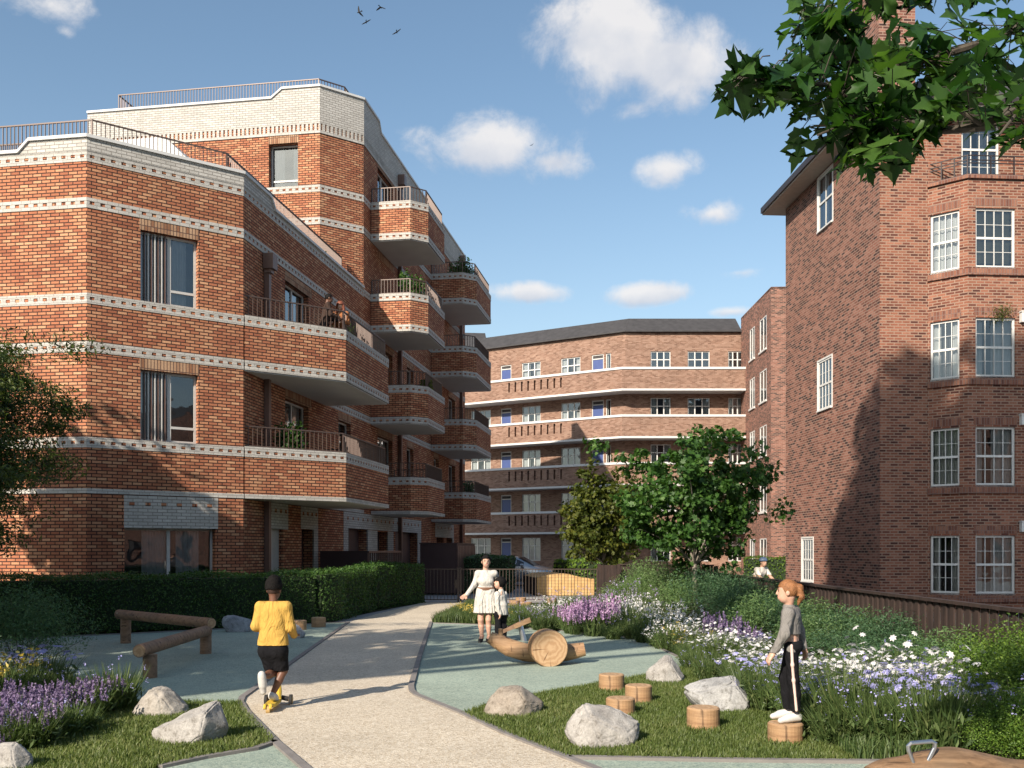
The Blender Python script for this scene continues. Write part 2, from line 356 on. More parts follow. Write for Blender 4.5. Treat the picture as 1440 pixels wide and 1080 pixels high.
# ================================================================== WINDOWS
def window(parent, fr, t0, t1, z0, z1, depth=.18, style='new', name='window', curtain='curtain', seed=0, fm=None, room=.5, cw=None):
    rnd = random.Random(seed); m = MB(); fw = .055
    dF = depth-.05
    def bar(a, b, c, d, da=0.0, db=.05): m.box(fr, a, b, dF+da, dF+db, c, d)
    bar(t0, t1, z0, z0+fw); bar(t0, t1, z1-fw, z1); bar(t0, t0+fw, z0+fw, z1-fw); bar(t1-fw, t1, z0+fw, z1-fw)
    W, H = t1-t0, z1-z0; e = .004
    if style == 'new':
        tm = t0+W*.52; bar(tm-.045, tm+.045, z0+fw, z1-fw); zt = z0+H*.22; bar(tm+.045, t1-fw, zt-.03, zt+.03)
        fmat = 'frame_grey'
        n = 7
        for i in range(n):
            x = t0+fw+.03+(tm-t0-.15)*(i+.5)/n; m.box(fr, x-.012, x+.012, dF-.05, dF-.005, z0+.02, z1-.02, 0 if i % 2 else 1)
    elif style == 'narrow':
        zt = z0+H*.22; bar(t0+fw, t1-fw, zt-.03, zt+.03); fmat = 'frame_grey'
    elif style == 'door':
        tm = t0+W*.5; bar(tm-.04, tm+.04, z0+fw, z1-fw); fmat = 'frame_grey'
    elif style in ('sash', 'sash2'):
        fmat = 'frame_white'; zm = z0+H*.5; bar(t0+fw, t1-fw, zm-.03, zm+.03); nc = 4 if style == 'sash' else 2
        for i in range(1, nc):
            x = t0+fw+(W-2*fw)*i/nc; bar(x-.0095, x+.0095, z0+fw, zm-.03, .01); bar(x-.0095, x+.0095, zm+.03, z1-fw, .01)
        if style == 'sash':
            for zz in ((z0+fw+zm)/2, (z1-fw+zm)/2):
                for i in range(nc):
                    a = t0+fw+(W-2*fw)*i/nc+.012; b = t0+fw+(W-2*fw)*(i+1)/nc-.012; bar(a, b, zz-.006, zz+.006, .02)
        m.box(fr, t0-.05, t0, dF-.02, dF+.06, z0-.04, z1+.05); m.box(fr, t1, t1+.05, dF-.02, dF+.06, z0-.04, z1+.05)
        m.box(fr, t0, t1, dF-.02, dF+.06, z1, z1+.05); m.box(fr, t0-.0, t1+.0, dF-.06, dF+.06, z0-.04, z0)
    elif style == 'casement':
        fmat = 'frame_white'; zt = z0+H*.66
        for i in (1, 2):
            x = t0+W*i/3; bar(x-.035, x+.035, z0+fw, z1-fw)
        for i in range(3):
            a = t0+W*i/3+(.055 if i == 0 else .035); b = t0+W*(i+1)/3-(.055 if i == 2 else .035); bar(a, b, zt-.03, zt+.03)
    elif style == 'wing':
        fmat = 'frame_white'; bar(t0+W*.5-.05, t0+W*.5+.05, z0+fw, z1-fw); bar(t0+fw, t0+fw+.06, z0+fw, z1-fw); bar(t1-fw-.06, t1-fw, z0+fw, z1-fw); bar(t0-.06, t1+.06, z0-.1, z0, -.08)
    else: fmat = 'frame_grey'
    w = m.build(name, [M[fm or fmat], M['bronze']], parent)
    p = MB(); d = dF+.03; p.poly([fr(t0+.02, d, z0+.02), fr(t1-.02, d, z0+.02), fr(t1-.02, d, z1-.02), fr(t0+.02, d, z1-.02)]); p.build('pane', M['glass'], w)
    r = MB(); a, b, dd = t0+.01, t1-.01, dF+.055; D = dd+room
    for q in ([(a, D, z0), (b, D, z0), (b, D, z1), (a, D, z1)], [(a, dd, z0), (a, D, z0), (a, D, z1), (a, dd, z1)], [(b, dd, z0), (b, D, z0), (b, D, z1), (b, dd, z1)],
              [(a, dd, z0), (b, dd, z0), (b, D, z0), (a, D, z0)], [(a, dd, z1), (b, dd, z1), (b, D, z1), (a, D, z1)]):
        r.poly([fr(*v) for v in q])
    r.build('room_interior', M['room'], w)
    if curtain:
        c = MB(); segs = cw or [(0, .28+rnd.random()*.14), (.66+rnd.random()*.1, 1)]
        if curtain == 'blind':
            x0, x1 = a+.03, b-.03; zc = z0+.15
            for i in range(5):
                za, zb = zc+(z1-zc)*i/5, zc+(z1-zc)*(i+1)/5
                c.poly([fr(x0, dd+.10, za), fr(x1, dd+.10, za), fr(x1, dd+.06, zb), fr(x0, dd+.06, zb)])
        else:
            for s0, s1 in segs:
                x0, x1 = a+(b-a)*s0, a+(b-a)*s1; n = max(6, int((x1-x0)/.03))
                for i in range(n):
                    u, v = x0+(x1-x0)*i/n, x0+(x1-x0)*(i+1)/n
                    c.poly([fr(u, dd+.08+.025*math.sin(i*1.7), z0), fr(v, dd+.08+.025*math.sin((i+1)*1.7), z0), fr(v, dd+.08+.02*math.sin((i+1)*1.7), z1), fr(u, dd+.08+.02*math.sin(i*1.7), z1)], None, 0, True)
        c.build('curtain' if curtain != 'blind' else 'blind', M[curtain], w)
    return w
def lintel(parent, fr, t0, t1, z0, z1):
    m = MB(); m.box(fr, t0, t1, -.006, .05, z0, z1); return m.build('lintel', M['soldier'], parent)
def hit_miss(m, path, z0, out=.016, mod=.235, gap=.105, inset=.05):
    """three course white band whose middle course leaves square holes"""
    O = offset_path(path, out); I = offset_path(path, -inset)
    m.strip(O, I, z0, z0+.083, 0, bottom=True); m.strip(O, I, z0+.157, z0+.24, 0)
    for i in range(len(O)-1):
        fr, L = frame_of(O[i], O[i+1]); n = max(2, round(L/mod)); st = L/n
        for k in range(n+1):
            a = max(.004, k*st-(st-gap)/2); b = min(L-.004, k*st+(st-gap)/2)
            if b > a: m.box(fr, a, b, .003, out+inset-.01, z0+.081, z0+.159)
def railing(parent, path, z0, z1, sp=.11, name='railing', mat='rail', post=True):
    m = MB(); O = offset_path(path, .02); I = offset_path(path, -.02)
    m.strip(O, I, z1-.03, z1); m.strip(offset_path(path, .015), offset_path(path, -.015), z0+.02, z0+.045)
    for i in range(len(path)-1):
        fr, L = frame_of(path[i], path[i+1]); n = max(1, int(L/sp))
        for k in range(n+1):
            t = L*k/n; w = .02 if post and k in (0, n) else .0065
            if k == 0 and i > 0: continue
            m.box(fr, t-w, t+w, -.014, .014, z0, z1-.025)
    return m.build(name, M[mat], parent)

# ================================================================== NEW APARTMENT BUILDING (left)
TH = R(9.1); LU = (math.sin(TH), math.cos(TH)); LN = (math.cos(TH), -math.sin(TH)); LB = (-6.76, 24.15)
def Lp(n, a): return (LB[0]+LN[0]*n+LU[0]*a, LB[1]+LN[1]*n+LU[1]*a)
FL = 3.3
def build_left():
    B = thing('apartment_building', (*Lp(-2, 6), 0), 'orange red brick apartment building with white chequered brick bands and stacked balconies', 'building')
    K = 1/math.sqrt(2)
    PA, PB = Lp(-2.6, -2.6), Lp(0, 0)
    low = [Lp(-16, -2.6), PA, PB, Lp(0, 9.72)]; hi = [Lp(-9.8, 8.55), Lp(-1.17, 8.55), Lp(0, 9.72), Lp(0, 27)]
    f1, L1 = frame_of(low[0], low[1]); f2, L2 = frame_of(low[1], low[2]); f3, L3 = frame_of(PB, Lp(0, 27))
    g1, G1 = frame_of(hi[0], hi[1]); g2, G2 = frame_of(hi[1], hi[2])
    w = MB(); zb = [4.03+FL*i for i in range(5)]; zl = [6.22+FL*i for i in range(4)]    # sill bands / soffit bands
    # openings
    o2 = [(f2.t(197.5), f2.t(278.5), z, z+1.68) for z in (4.27, 7.57)]
    gd = (f2.t(175), f2.t(303), .08, 2.2, .3); ops2 = o2+[gd]
    doors3 = []; nar3 = []
    d1 = (f3.t(401), f3.t(434))
    for k in (1, 2): doors3.append((*d1, FL*k+.35, FL*k+2.62))
    n1 = (f3.t(476), f3.t(493)); nar3 += [(*n1, FL*k+.95, FL*k+2.62) for k in (1,)]
    d2 = (f3.t(531), f3.t(552)); doors3 += [(*d2, FL*k+.35, FL*k+2.62) for k in (1, 2, 3, 4)]
    n2 = (f3.t(572), f3.t(581.5)); nar3 += [(*n2, FL*k+.95, FL*k+2.62) for k in (1, 2)]
    n3 = (f3.t(610), f3.t(617)); nar3 += [(*n3, FL*k+.95, FL*k+2.62) for k in (1, 2, 3)]
    d3 = (f3.t(631), f3.t(640)); doors3 += [(*d3, FL*k+.35, FL*k+2.62) for k in (1, 2, 3, 4)]
    ent = [(f3.t(376), f3.t(398), .05, 2.25), (f3.t(424), f3.t(441), .05, 2.3), (f3.t(489.5), f3.t(517), .05, 2.42), (f3.t(530.5), f3.t(545), .05, 2.38), (f3.t(556), f3.t(587), .05, 2.42),
           (f3.t(614), f3.t(624), .05, 2.3), (f3.t(628), f3.t(636), .05, 2.3)]
    u = 0
    w.wall(low[0], low[1], 0, 10.82); u += L1
    w.wall(low[1], low[2], 0, 10.82, ops2, u0=u); u += L2
    a0 = 9.72
    lo3 = [o for o in doors3+nar3+[(*e, .35) for e in ent]]
    w.wall(PB, Lp(0, 27), 0, 10.6, [o for o in lo3 if o[3] < 10.6], u0=u); w.wall(PB, Lp(0, a0), 10.6, 10.82, u0=u)
    w.wall(Lp(0, a0), Lp(0, 27), 10.6, 15.93, [(o[0]-a0, o[1]-a0, *o[2:]) for o in lo3 if o[2] > 10.6], u0=u+a0)
    tw = (g1.t(378), g1.t(419), 14.10, 15.66)
    w.wall(hi[0], hi[1], 9.3, 15.93, [tw], u0=.1); w.wall(hi[1], hi[2], 9.3, 15.93, u0=.1+G1)
    w.wall(Lp(0, 27), Lp(-9.8, 27), 0, 15.93); w.wall(Lp(-9.8, 27), hi[0], 0, 15.93); w.wall(Lp(-9.8, 8.55), Lp(-16, 8.55), 0, 10.6); w.wall(Lp(-16, 8.55), low[0], 0, 10.6)
    w.build('wall', M['brick'], B)
    r = MB(); r.slab([Lp(-15.9, -2.5), Lp(-2.6, -2.5), Lp(-.1, 0), Lp(-.1, 9.7), Lp(-1.2, 8.5), Lp(-15.9, 8.5)], 9.75, 9.9); r.build('terrace_floor', M['terrace'], B)
    r = MB(); r.slab([Lp(-9.7, 8.6), Lp(-1.2, 8.65), Lp(-.1, 9.75), Lp(-.1, 26.9), Lp(-9.7, 26.9)], 16.3, 16.45); r.build('roof', M['roof'], B)
    # bands
    for z in zb[1:2]:
        if z < 10.5:
            m = MB(); hit_miss(m, low, z); m.build('brick_band', M['bandwhite'], B)
    for z in zl[:2]:
        m = MB(); hit_miss(m, low, z); m.build('brick_band', M['bandwhite'], B)
    m = MB(); hit_miss(m, low, zb[0]); m.build('brick_band', M['bandwhite'], B)
    m = MB(); m.strip(offset_path(low, .02), offset_path(low, -.05), 2.98, 3.09); m.build('soffit_band', M['bandwhite'], B)
    for z in zb[:3]+[zl[0], zl[1], zl[2]]:
        m = MB(); hit_miss(m, [Lp(0, a0+.02), Lp(0, 27)], z); m.build('brick_band', M['bandwhite'], B)
    for z in (zl[2], zb[3], zl[2]+.0):
        pass
    for z in (9.52+FL-.0, zb[3]):
        m = MB(); hit_miss(m, hi, z); m.build('brick_band', M['bandwhite'], B)
    # tower dentil course and white brick crown
    m = MB(); O = offset_path(hi, .03); I = offset_path(hi, -.05); m.strip(O, I, 15.93, 16.02)
    for i in range(3):
        fr, L = frame_of(O[i], O[i+1]); n = round(L/.155); st = L/n
        for k in range(n+1):
            a, b = max(.003, k*st-.045), min(L-.003, k*st+.045); m.box(fr, a, b, .002, .06, 16.02, 16.27)
    m.build('dentil_band', M['bandwhite'], B)
    m = MB(); m.strip(offset_path(hi, .0), offset_path(hi, -.06), 15.93, 16.27, top=False, bottom=False); m.build('dentil_backing', M['brick'], B)
    def crown(path, tops, z0, th, nm):
        m = MB(); m.strip(offset_path(path, .025), offset_path(path, -th), z0, tops); m.build(nm, M['white_brick'], B)
        m = MB(); m.strip(offset_path(path, .075), offset_path(path, -th-.04), [t+.002 for t in tops], [t+.075 for t in tops]); m.build('coping', M['coping'], B)
    tk = (g1.t(382), g1.t(397)); ak = (f3.t(531.5), f3.t(534.5))
    crown([hi[0], g1(tk[0], 0, 0)[:2], g1(tk[1], 0, 0)[:2], hi[1], hi[2], Lp(0, ak[0]), Lp(0, ak[1]), Lp(0, 27)], [17.2, 17.2, 17.5, 17.5, 17.5, 17.5, 17.15, 17.15], 16.26, .35, 'parapet')
    lk = (f1.t(27), f1.t(42)); bk = (f3.t(379), f3.t(385))
    z = zb[2]
    m = MB(); hit_miss(m, low, 10.585); m.build('brick_band', M['bandwhite'], B)
    crown([low[0], f1(lk[0], 0, 0)[:2], f1(lk[1], 0, 0)[:2], PA, PB, Lp(0, bk[0]), Lp(0, bk[1]), Lp(0, a0-.08)], [10.86, 10.86, 11.12, 11.12, 11.12, 11.12, 10.86, 10.86], 10.825, .3, 'parapet')
    railing(B, offset_path([low[0], PA, PB, Lp(0, a0-.75)], -.55), 9.9, 11.80, .10)
    railing(B, offset_path([Lp(-16, -1.5), Lp(-3.0, -1.5), Lp(-3.0, 1.0)], 0), 9.9, 11.62, .10)
    railing(B, [Lp(-9.0, 10.5), Lp(-9.0, 9.2), Lp(-1.45, 9.2), Lp(-.75, 9.9), Lp(-.75, 13)], 16.45, 18.12, .105)
    m = MB(); pr = [(-6.5, 9.9), (-1.6, 9.9), (-1.6, 11.6), (-3.25, 13.15), (-6.5, 13.15)]
    m.poly([(*Lp(n, 2), z) for n, z in pr]); m.poly([(*Lp(n, 5.5), z) for n, z in reversed(pr)])
    for (n0, z0), (n1, z1) in zip(pr, pr[1:]+pr[:1]): m.poly([(*Lp(n0, 2), z0), (*Lp(n0, 5.5), z0), (*Lp(n1, 5.5), z1), (*Lp(n1, 2), z1)])
    m.build('terrace_wall', M['coping'], B)
    # windows and doors
    for i, o in enumerate(o2):
        window(B, f2, *o, depth=.2, style='new', seed=i, cw=[(0, .5), (.6, .85)] if i else [(.0, .5)]); lintel(B, f2, o[0]-.02, o[1]+.02, o[3], o[3]+.27)
    window(B, f2, *gd[:4], depth=.28, style='door', name='patio_door', seed=5, cw=[(.22, .5), (.6, .86)])
    m = MB(); m.box(f2, f2.t(175)-.01, f2.t(306)+.01, -.008, .1, 2.2, 2.96); m.build('white_brick_panel', M['white_brick'], B)
    m = MB(); a, b = f2.t(175), f2.t(306)
    for k in range(6):
        x = a+(b-a)*(k+.45)/6; m.box(f2, x-.06, x+.06, -.013, .02, 2.72, 2.80)
    m.build('red_brick_inlay', M['brick'], B)
    for i, o in enumerate(doors3):
        window(B, f3, *o, depth=.22, style='door', name='balcony_door', seed=i*3+1); lintel(B, f3, o[0]-.02, o[1]+.25, o[3], o[3]+.26)
    for i, o in enumerate(nar3):
        window(B, f3, *o, depth=.2, style='narrow', seed=40+i, cw=[(0, .4)]); lintel(B, f3, o[0]-.02, o[1]+.02, o[3], o[3]+.26)
    window(B, g1, *tw, depth=.28, style='narrow', seed=77, cw=[(0, .42), (.72, 1)]); lintel(B, g1, tw[0]-.02, tw[1]+.02, tw[3], 15.93)
    # ground floor: white brick surrounds, shutter, doors
    for a, b, c, d in ((376, 405, 2.25, 2.96), (423, 447, 2.3, 2.96), (483, 556, 2.42, 2.96), (556, 592, 2.42, 2.96), (612, 638, 2.3, 2.96)):
        m = MB(); m.box(f3, f3.t(a), f3.t(b)-.01, -.012, .04, c, d); m.build('white_brick_panel', M['white_brick'], B)
    for a, b, c, d in ((441, 447, 0, 2.3), (483, 489.5, 0, 2.42), (517, 530.5, 0, 2.4), (545, 553, 0, 2.4), (587, 592, 0, 2.42), (636, 638, 0, 2.3)):
        m = MB(); m.box(f3, f3.t(a), f3.t(b)-.01, -.012, .04, c, d-.002); m.build('white_brick_pier', M['white_brick'], B)
    m = MB()
    for a, b, n in ((376, 405, 4), (423, 447, 4), (485, 590, 18), (613, 637, 5)):
        ta, tb = f3.t(a), f3.t(b)
        for k in range(n):
            x = ta+(tb-ta)*(k+.5)/n; m.box(f3, x-.06, x+.06, -.018, .02, 2.70, 2.80)
    m.build('red_brick_inlay', M['brick'], B)
    for i, e in enumerate(ent):
        m = MB(); dpt = .33
        if i == 0:
            n = 14
            for k in range(n):
                x = e[0]+(e[1]-e[0])*(k+.5)/n; ww = (e[1]-e[0])/n*.36; m.box(f3, x-ww, x+ww, .12, .16, e[2], e[3])
            m.box(f3, e[0], e[1], .165, .2, e[2], e[3]); m.build('shutter', M['frame_grey'], B)
        else:
            m.box(f3, e[0], e[1], dpt, dpt+.05, e[2], e[3]); m.box(f3, e[0]+.12, e[1]-.12, dpt-.03, dpt-.002, e[2]+.05, e[3]-.35)
            m.box(f3, e[0]+.12, e[1]-.12, dpt-.02, dpt-.002, e[3]-.3, e[3]-.08)
            d = m.build('entrance_door', M['darkpanel'], B)
            h = MB(); h.tube([f3(e[1]-.25, dpt-.07, .9), f3(e[1]-.25, dpt-.07, 1.3)], .015, 6); h.build('handle', M['rail'], d)
    # downpipes
    for px, zt in ((372, 9.55), (560, 16.6), (646.5, 16.9)):
        t = f3.t(px); m = MB()
        segs = [(.1, zt)]
        m.box(f3, t-.07, t+.07, -.16, -.02, .05, zt-.45); d = m.build('downpipe', M['bronze'], B)
        m = MB(); m.box(f3, t-.15, t+.15, -.30, -.02, zt-.45, zt-.05); m.box(f3, t-.10, t+.10, -.22, -.02, zt-.55, zt-.45); m.build('hopper', M['bronze'], d)
    # balconies
    def balcony(path, zlo, ztop, plain_low):
        m = MB(); I = offset_path(path, -.2)
        m.strip(path, I, zlo, ztop-.02); b = m.build('balcony', M['brick'], B)
        m = MB()
        hit_miss(m, path, ztop-.24, inset=.04)
        if plain_low: m.strip(offset_path(path, .02), offset_path(path, -.04), zlo-.02, zlo+.09)
        else: hit_miss(m, path, zlo, inset=.04)
        m.build('brick_band', M['bandwhite'], b)
        m = MB(); m.strip(offset_path(path, .018), offset_path(path, -.22), ztop-.018, ztop+.022); m.build('coping', M['bandwhite'], b)
        J = offset_path(path, -.03); m = MB(); m.slab(J, zlo-.03, zlo+.55); m.build('slab', M['soffit'], b)
        railing(b, offset_path(path, -.09), ztop+.02, ztop+.56, .115); return b
    bal1 = [Lp(-.03, .0), Lp(2.0, 2.0), Lp(2.0, 6.0), Lp(.02, 6.0)]; bal1[0] = Lp(.03, .03)
    s2, s3 = f3.t(521), f3.t(606)
    for k in range(1, 3): balcony(bal1, 3.0 if k == 1 else zl[0], zb[k-1]+.24, k == 1)
    for s, ln in ((s2, 3.1), (s3, 4.1)):
        p = [Lp(.02, s), Lp(1.48, s), Lp(2.0, s+.52), Lp(2.0, s+ln-.0), Lp(.02, s+ln)]
        for k in range(1, 5): balcony(p, 3.0 if k == 1 else zl[k-2], zb[k-1]+.24, k == 1)
    return B
zl_ = None
build_left()

# ================================================================== OLD MANSION BLOCK (right)
def build_right():
    C = (9.96, 26.0); s = (-.067, .998); f = (.998, .067)
    B = thing('mansion_block', (14, 29, 0), 'old dark red brick mansion block with white sash windows and splayed bay', 'building')
    far = (C[0]+s[0]*7.25, C[1]+s[1]*7.25)
    fs, Ls = frame_of(far, C); EZ = 13.5
    tb = tpx(C, f, 1305); b0 = (C[0]+f[0]*tb, C[1]+f[1]*tb)
    k = 1/math.sqrt(2); sd = ((f[0]-s[0])*k, (f[1]-s[1])*k); ts = tpx(b0, sd, 1361); b1 = (b0[0]+sd[0]*ts, b0[1]+sd[1]*ts)
    b2 = (b1[0]+f[0]*2.6, b1[1]+f[1]*2.6); sb = ((f[0]+s[0])*k, (f[1]+s[1])*k); b3 = (b2[0]+sb[0]*ts, b2[1]+sb[1]*ts); e = (b3[0]+f[0]*6, b3[1]+f[1]*6)
    fb, Lb = frame_of(b0, b1); fc, Lc = frame_of(b1, b2); ff, Lf = frame_of(C, b0)
    rows = [(292, 376), (446, 530), (600, 683), (753, 836)]
    def zz(fr, t, y): return Z_(y, fr(t, 0, 0)[1])
    ob = []; oc = []
    for ya, yb in rows:
        t0, t1 = fb.t(1308), fb.t(1349); tm = (t0+t1)/2; ob.append((t0, t1, zz(fb, tm, yb+3), zz(fb, tm, ya+14 if ya == 292 else ya+4)))
        t0, t1 = fc.t(1372), fc.t(1428); oc.append((t0, t1, zz(fc, t0, yb-1), zz(fc, t0, ya+0)))
    for i in range(4):   # bay lights share sill and head heights
        z0, z1 = oc[i][2], oc[i][3]; ob[i] = (ob[i][0], ob[i][1], z0, z1)
    os_ = []
    for px0, px1, ya, yb in ((1150.5, 1171, 243, 319), (1150.5, 1170, 505, 575), (1128, 1143.5, 757, 817)):
        t0, t1 = fs.t(px0), fs.t(px1); tm = (t0+t1)/2; os_.append((t0, t1, zz(fs, tm, yb), zz(fs, tm, ya)))
    BT = Z_(250, b1[1])      # top of the bay
    m = MB(); m.wall(far, C, 0, EZ, os_, depth=.06); m.build('wall', M['oldbrick'], B)
    m = MB(); m.wall(C, b0, 0, EZ, u0=.05); fw_, Lw = frame_of(b0, b3)
    dt = (fw_.t(1352), fw_.t(1405)); dz0, dz1 = BT+.1, BT+2.05
    m.wall(b0, b3, BT-.3, EZ, [(dt[0], dt[1], dz0, dz1)], depth=.1); m.wall(b3, e, 0, EZ)
    m.wall(b0, b1, 0, BT, ob, depth=.12, u0=.1); m.wall(b1, b2, 0, BT, oc, depth=.12, u0=.1+Lb); m.wall(b2, b3, 0, BT, ob and [(Lb-o[1], Lb-o[0], o[2], o[3]) for o in ob], depth=.12)
    er = (e[0]+s[0]*9, e[1]+s[1]*9); m.wall(e, er, 0, EZ); m.wall(er, far, 0, EZ)
    m.build('wall', M['oldbrick_front'], B)
    m = MB(); m.slab([b0, b1, b2, b3], BT-.05, BT+.03); m.build('bay_roof', M['roof'], B)
    # brick sills and heads under and over each bay row
    bp = [(b0[0], b0[1]), b1, b2, b3]
    for i in range(4):
        m = MB(); z0 = oc[i][2]; m.strip(offset_path(bp, .06), offset_path(bp, -.02), z0-.22, z0-.06); m.build('sill_course', M['sillbrick'], B)
        m = MB()
        for fr, o in ((fb, ob[i]), (fc, oc[i])): m.box(fr, o[0]-.05, o[1]+.05, -.004, .03, o[3]+.055, o[3]+.26)
        m.build('lintel', M['sillbrick'], B)
    m = MB(); m.strip(offset_path(bp, .07), offset_path(bp, -.1), BT-.02, BT+.08); m.build('bay_coping', M['sillbrick'], B)
    for i in range(4):
        window(B, fb, *ob[i], depth=.11, style='sash', seed=100+i, cw=[(0, 1)] if i in (0, 2) else [(0, .3), (.7, 1)])
        window(B, fc, *oc[i], depth=.11, style='sash', seed=110+i, curtain='blind' if i == 0 else 'curtain', cw=[(0, .26), (.48, 1)])
    for i, o in enumerate(os_): window(B, fs, *o, depth=.05, style='sash' if i else 'sash2', seed=120+i, cw=[(0, .5)])
    window(B, fw_, dt[0], dt[1], dz0, dz1, depth=.09, style='sash', name='balcony_door', seed=130, cw=[(0, .3), (.5, 1)])
    # iron balcony rail on the bay roof
    rp = offset_path(bp, -.05); m = MB()
    for z in (BT+.12, BT+.42, BT+.5, BT+.62): m.strip(offset_path(rp, .012), offset_path(rp, -.012), z-.012, z+.012)
    for i in range(3):
        fr, L = frame_of(rp[i], rp[i+1]); n = 3 if i != 1 else 4
        for j in range(n+1):
            if j == 0 and i: continue
            m.box(fr, L*j/n-.015, L*j/n+.015, -.015, .015, BT+.08, BT+.63)
    m.build('iron_railing', M['darkmetal'], B)
    # roof: boarded eaves, gutter, hipped slopes
    ov = .62
    def q(t, d): return (C[0]+f[0]*t-s[0]*d*-1, C[1]+f[1]*t+s[1]*d)
    W = 14.0; Dp = 7.25
    P = [q(-ov, Dp+ov), q(-ov, -ov), q(W, -ov), q(W, Dp+ov)]
    m = MB(); m.slab(P, EZ-.02, EZ+.06); m.build('eaves', M['fascia'], B)
    m = MB(); PP = P+[P[0]]; m.strip(offset_path(PP[:3], .06), offset_path(PP[:3], -.05), EZ+.03, EZ+.22); m.build('gutter', M['darkmetal'], B)
    rz = EZ+3.0; r0 = q(3.6, Dp/2); r1 = q(W, Dp/2); zt = EZ+.1
    m = MB(); m.poly([(*P[0], zt), (*P[1], zt), (*r0, rz)]); m.poly([(*P[1], zt), (*P[2], zt), (*r1, rz), (*r0, rz)]); m.poly([(*P[3], zt), (*P[0], zt), (*r0, rz), (*r1, rz)])
    m.build('roof', M['roof'], B)
    # chimney flush with the flank, shoulder near its top
    def cq(t, d): return (C[0]+s[0]*t+f[0]*d, C[1]+s[1]*t+f[1]*d)
    def cfr(t, d, z): return (*cq(t, d), z)
    m = MB(); d0, d1 = -.02, 1.0
    prof = [(.02, EZ-.6), (2.45, EZ-.6), (2.45, 16.3), (1.75, 17.3), (1.75, 20.5), (.02, 20.5)]
    m.poly([cfr(t, d0, z) for t, z in prof], [(-t, z) for t, z in prof]); m.poly([cfr(t, d1, z) for t, z in reversed(prof)], [(-t, z) for t, z in reversed(prof)])
    for i in range(6):
        (a, za), (b, zb2) = prof[i], prof[(i+1) % 6]; vert = abs(za-zb2) > .1
        m.poly([cfr(a, d0, za), cfr(a, d1, za), cfr(b, d1, zb2), cfr(b, d0, zb2)], [(0, za), (1, za), (1, zb2), (0, zb2)] if vert else [(0, a), (1, a), (1, b), (0, b)])
    ch = m.build('chimney', M['oldbrick'], B)
    m = MB(); m.slab([cq(-.05, -.1), cq(-.05, 1.1), cq(1.85, 1.1), cq(1.85, -.1)], 20.5, 20.65); m.build('chimney_cap', M['sillbrick'], ch)
    # small white overflow boxes at the right of the bay front
    for y in (447, 591, 741):
        t = fc.t(1437); z = Z_(y, fc(t, 0, 0)[1]); m = MB(); m.box(fc, t-.07, t+.12, -.12, .0, z-.13, z+.13); m.box(fc, t-.09, t+.14, -.14, .0, z+.13, z+.16); m.build('wall_vent', M['frame_white'], B)
    return fc, oc, b1
RIGHT = build_right()

